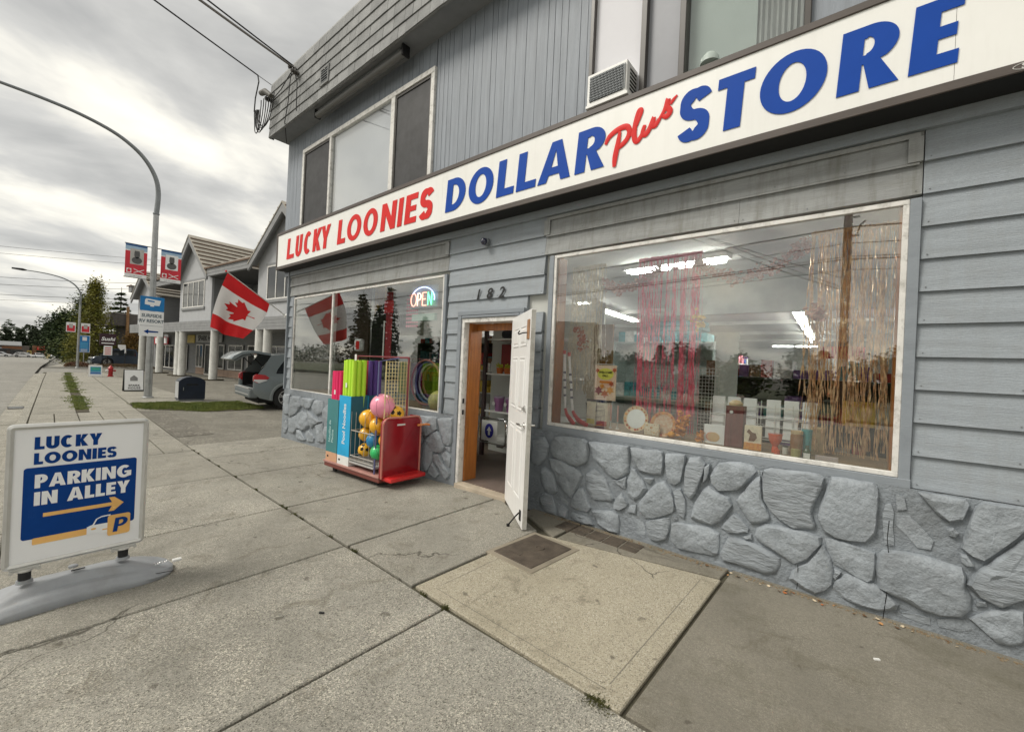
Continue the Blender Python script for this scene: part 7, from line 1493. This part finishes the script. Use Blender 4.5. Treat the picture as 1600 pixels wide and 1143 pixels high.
def conifer(label, x, y, z0, h, w, m=m_dkg, n=3600, s=.16, group=None, lev=22):
    t = thing('conifer_tree', label, 'tree', (x, y, z0), 0, group); b = MB(); b.tube([(0, 0, 0), (0, 0, h)], [h*.022, .02], 8); arms = []
    for i in range(lev):
        f = .14+.84*i/lev
        for k in range(5):
            a = i*1.1+k*1.256+random.uniform(-.3, .3); L_ = w*.5*(1-f)**.75*random.uniform(.55, 1.1)+.12; arms.append((h*f, a, L_)); b.tube([(0, 0, h*f), (L_*.6*cos(a), L_*.6*sin(a), h*f-L_*.08), (L_*cos(a), L_*sin(a), h*f-L_*.22)], [.03*h/10+.01, .015, .006], 4)
    b.build('trunk', m_bark, t)
    wt = [q[2] for q in arms]
    def P():
        z, a, L_ = random.choices(arms, wt)[0]; u = random.random()**.7; return (L_*u*cos(a)+random.gauss(0, s*.55), L_*u*sin(a)+random.gauss(0, s*.55), z-L_*.22*u*u+random.gauss(0, s*.35)-abs(random.gauss(0, s*.4)))
    leaves(P, n, s).build('crown', m, t); return t
broad('autumn_tree', 'tall yellow green tree with a pointed crown behind the blue information sign', -57, 5.55, -.15, 7.9, 3.5, m_ylw, 11000, .085, 'cone', 40, .11, low=.12)
broad('spreading_tree', 'dark spreading evergreen left of the tall yellow green tree', -72, 4.6, -.4, 5.6, 4.4, m_dkg, 10000, .12, 'round', 44, .16, low=.12)
broad('leafy_tree', 'mid green tree filling the gap behind the blue information sign', -66, 5.7, -.2, 6.8, 5.0, m_mid, 12000, .11, 'cone', 40, .14, low=.05)
broad('rusty_shrub', 'rust and green bushy tree beside the brown utility pole', -56, 8.3, -.15, 3.1, 2.6, m_orl, 5200, .07, 'round', 26, .05, low=.05)
broad('low_bush', 'olive bush under the tall yellow green tree', -54, 4.3, -.15, 2.7, 2.2, m_ylw, 4200, .06, 'round', 22, .04, low=.02, cat='shrub')
broad('low_bush', 'dark green bush behind the pickup truck', -57.5, 6.9, -.15, 2.3, 3.0, m_mid, 4200, .07, 'round', 22, .04, low=.02, cat='shrub')
conifer('open dark cedar rising over the restaurant roof', -74, 9.6, -.2, 9.6, 4.6, n=4200, s=.17, lev=13)
m_red_g = mat('heather_red', (.12, .045, .025), .85, col2=(.13, .09, .035), vs=1.5, fine=.4, fs=8); 
def mound(label, x0, x1, y0, y1, h, m, n):
    def P():
        u = random.random(); v = random.random(); e = sin(pi*u)**.35*sin(pi*v)**.5; return (x0+(x1-x0)*v, y0+(y1-y0)*u, -.13+h*e*random.random()**.4)
    return props(leaves(P, n, .035).build('ground_cover', m), label, 'shrub', kind='stuff')
mound('low red brown heather bed on the left end of the corner island', -48.6, -47.1, 3.1, 4.6, .42, m_red_g, 4200)
mound('low rust green ground cover along the corner island under the pickup', -48.4, -47.2, 4.5, 8.6, .34, mat('cover_green', (.07, .06, .022), .85, col2=(.13, .07, .03), vs=2), 6500)
mound('pale tufted ornamental grass at the left tip of the corner island', -49.2, -48.3, 3.2, 4.1, .65, mat('pale_grass', (.16, .16, .07), .85), 1500)
# the wood on the hill far behind
def P_w():
    y = random.uniform(-75, 60); h = 3.4+1.1*sin(y*.35)+.9*sin(y*.9+1)+.8*sin(y*2.3); x = -312+random.uniform(-12, 12); return (x, y*2.2, -2.6+random.random()**.7*(h+1.6)*2.2)
props(leaves(P_w, 20000, .75).build('far_wood', leafmat('far_wood_green', (.03, .045, .028), (.06, .075, .045))), 'dark wooded rise closing the street in the distance', 'trees', kind='stuff')
for i, (y, h) in enumerate(((-2.8, 7.6), (.2, 6.2), (1.6, 6.0), (2.9, 7.0), (4.2, 8.0), (5.4, 6.9), (6.6, 7.4), (8.4, 7.0), (-5.2, 6.8))):
    conifer('dark pointed tree on the far wooded rise, %s from the left' % ('third', 'fifth', 'sixth', 'seventh', 'eighth', 'ninth', 'tenth', 'eleventh', 'second')[i], -290+4*sin(i*3), y*2.86+.6, -2.8, h*1.95, 8.4, leafmat('far_wood_green2', (.028, .042, .026), (.055, .07, .04)) if i == 0 else bpy.data.materials['far_wood_green2'], 1500, .6, 'pointed trees on the far rise', 14)
# ------------------------------------------------------------------ signs and poles further along
inf = thing('information_sign', 'blue and white information sign on a post in front of the tall tree', 'sign', (-48.9, 3.95, -.15), R(90)); w_ = .60
for x in (.30,): MB().tube([(x, .03, 0), (x, .03, 1.3)], .03, 6).build('post', m_steel, inf)
box('board', m_pw, -.03, w_+.03, 0, .03, 1.17, 2.55, inf); box('panel', m_rb, 0, w_, -.004, -.001, 1.20, 2.52, inf); box('symbol', m_pw, .18, .44, -.008, -.005, 2.12, 2.42, inf); box('lighter_panel', mat('panel_light_blue', (.06, .3, .55), .5), .08, .52, -.008, -.005, 1.5, 2.0, inf)
for k in range(3): box('text_line', m_pw, .1, .5, -.011, -.009, 1.26+k*.07, 1.29+k*.07, inf)
l2 = street_lamp(-46, 3.68, .78, 'smaller street lamp further along with two tiny banners', arm0, head=True)
for y0, y1, n in ((3.0, 3.5, 'red and white banner on the left of the far street lamp'), (3.78, 4.28, 'red and white banner on the right of the far street lamp')):
    t = thing('street_banner', n, 'banner', (-46, y0, 2.55), R(90)); box('cloth', m_pw, 0, y1-y0, 0, .01, 0, .72, t); box('red_field', m_bred, .04, y1-y0-.04, -.004, -.001, .05, .5, t); box('portrait_panel', m_port, .15, y1-y0-.15, -.008, -.005, .3, .62, t)
sus = thing('restaurant_sign', 'dark roadside sign with white script Sushi over a small white board', 'sign', (-50.2, 5.28, -.15), R(90)); box('board', mat('sign_dark_plum', (.035, .010, .018), .5), 0, 1.05, 0, .14, 1.83, 2.85, sus, .01); text('lettering', 'Sushi', .52, -.003, 2.25, .30, m_pw, sus, align='CENTER', off=.012, shear=.2, th=.004); box('text_line', m_pw, .12, .9, -.005, -.001, 1.98, 2.06, sus)
box('lower_board', m_pw, .28, .82, 0, .1, .98, 1.80, sus); 
for k in range(4): box('text_line', m_red, .35, .75, -.005, -.001, 1.08+k*.17, 1.14+k*.17, sus)
box('post', m_black, .48, .58, .03, .1, 0, 1.0, sus)
ar = thing('direction_sign', 'small white sign with a black arrow right of the sushi sign', 'sign', (-50.0, 6.42, -.15), R(90)); MB().prism([(0, 1.95), (.5, 1.95), (.56, 1.2), (.45, 1.2), (.45, 1.6), (.2, 1.45), (0, 1.75)], lambda u, v, d: (u, d, v), 0, .04).build('board', m_pw, ar); MB().tube([(.5, .02, 0), (.5, .02, 1.3)], .025, 6).build('post', m_black, ar)
up_ = thing('utility_pole', 'plain brown wooden utility pole beside the rust coloured shrub', 'utility pole', (-57, 7.95, -.2)); MB().tube([(0, 0, 0), (0, 0, 5.9)], [.15, .11], 10).build('pole', mat('pole_wood', (.26, .15, .07), .85, var=.2), up_, smooth=True)
for i, (a, b_, r) in enumerate((((-62, -12, 7.0), (-62, 13, 9.35), .02), ((-62, -12, 6.3), (-62, 13, 8.7), .02), ((-62, -12, 5.6), (-62, 13, 7.5), .02), ((-62, -16, 9.6), (-62, 16, 12.4), .016), ((-62, -16, 8.9), (-62, 16, 11.8), .016), ((-62, -16, 4.9), (-62, 13, 6.9), .014))):
    cable('power_line', a, b_, .5, r, 'thin overhead power line crossing the sky at the far left, %s of six' % ('third', 'fourth', 'fifth', 'topmost', 'second', 'lowest')[i], 'power lines over the street', m=mat('grey_wire', (.12, .12, .115), .6) if i == 0 else bpy.data.materials['grey_wire'])
# ------------------------------------------------------------------ across the street (seen mirrored in the windows)
op = thing('roadside_utility_pole', 'brown wooden utility pole across the street, mirrored in the big window', 'utility pole', (-.55, -13, -.2)); m_pw2 = mat('roadside_pole_wood', (.13, .075, .04), .9, var=.3, vs=3, stretch=(6, 6, .5)); MB().tube([(0, 0, 0), (0, 0, 8.15)], [.17, .13], 12).build('pole', m_pw2, op, smooth=True)
for z in (6.3, 7.2, 7.9): box('bracket', m_dsteel, -.05, .34, -.20, -.14, z, z+.06, op)
MB().tube([(.28, -.17, 7.3), (.34, -.17, 7.6), (.5, -.17, 7.75)], .03, 6).build('cable_loop', m_cable, op)
for z, r in ((6.15, .022), (6.25, .016), (5.75, .012), (6.75, .014), (7.35, .014), (7.38, .012)):
    cable('street_line', (-60, -13.1, z+.5), (-.55, -13.1, z), .9, r, 'long overhead line along the far side of the street, left of the pole', 'street overhead lines left'); cable('street_line', (-.55, -13.1, z), (40, -13.1, z+.3), .9, r, 'long overhead line along the far side of the street, right of the pole', 'street overhead lines right')
for i, (x, y, h, w_) in enumerate(((-63, -30, 13.2, 6.5), (-55.4, -30, 13.6, 5.4), (-59.8, -31, 11.2, 5.6), (-67, -33, 12, 6), (-50.5, -33, 9.0, 5), (-46.5, -34, 8.4, 5))):
    conifer('tall dark conifer across the street mirrored in the left window, %s' % ('tall left one', 'tall right one', 'middle one', 'leftmost', 'short one', 'shortest one')[i], x, y, -.3, h, w_, n=3000, s=.26, group='conifers across the street', lev=20)
random.seed(21)
ord_ = lambda i: (['first', 'second', 'third', 'fourth', 'fifth', 'sixth', 'seventh', 'eighth', 'ninth', 'tenth', 'eleventh', 'twelfth', 'thirteenth', 'fourteenth', 'fifteenth', 'sixteenth', 'seventeenth', 'eighteenth', 'nineteenth', 'twentieth']+['twenty '+q for q in ('first', 'second', 'third', 'fourth', 'fifth', 'sixth')])[i]
for i in range(26):
    x = -40+i*2.1+random.uniform(-.8, .8); y = -31+random.uniform(-3, 3); h = random.choice([3.2, 3.5, 3.8, 4.2])
    if i % 3: broad('hedgerow_tree', 'dark leafy tree across the street, %s in the row counted from the left' % ord_(i), x, y, -.3, h*.95, 3.8, m_dkg if i % 2 else m_mid, 2400, .15, 'round', 18, .14, group='leafy trees across the street', low=.08)
    else: conifer('dark narrow conifer across the street, %s in the row counted from the left' % ord_(i), x, y, -.3, h*1.22, 2.8, n=1800, s=.16, group='narrow conifers across the street', lev=14)
ho = thing('opposite_shop', 'low brown building across the street beyond the pole', 'building', (-34, -38, -.3)); box('wall', mat('opposite_wall', (.16, .12, .09), .8, var=.2), 0, 16, -6, 0, 0, 2.6, ho); box('roof', m_dk2, -.5, 16.5, -6.5, .5, 2.6, 3.0, ho)
for k in range(6): box('window', m_dwin, .8+k*2.6, 2.6+k*2.6, .001, .03, .8, 2.1, ho)
sheet('opposite_verge', [-120, 60], lambda x: -60, lambda x: -14.2 if x > -100 else -20, lambda x, y: -.2, mat('verge_green', (.05, .06, .025), .95, var=.3, vs=.6), kind='structure')
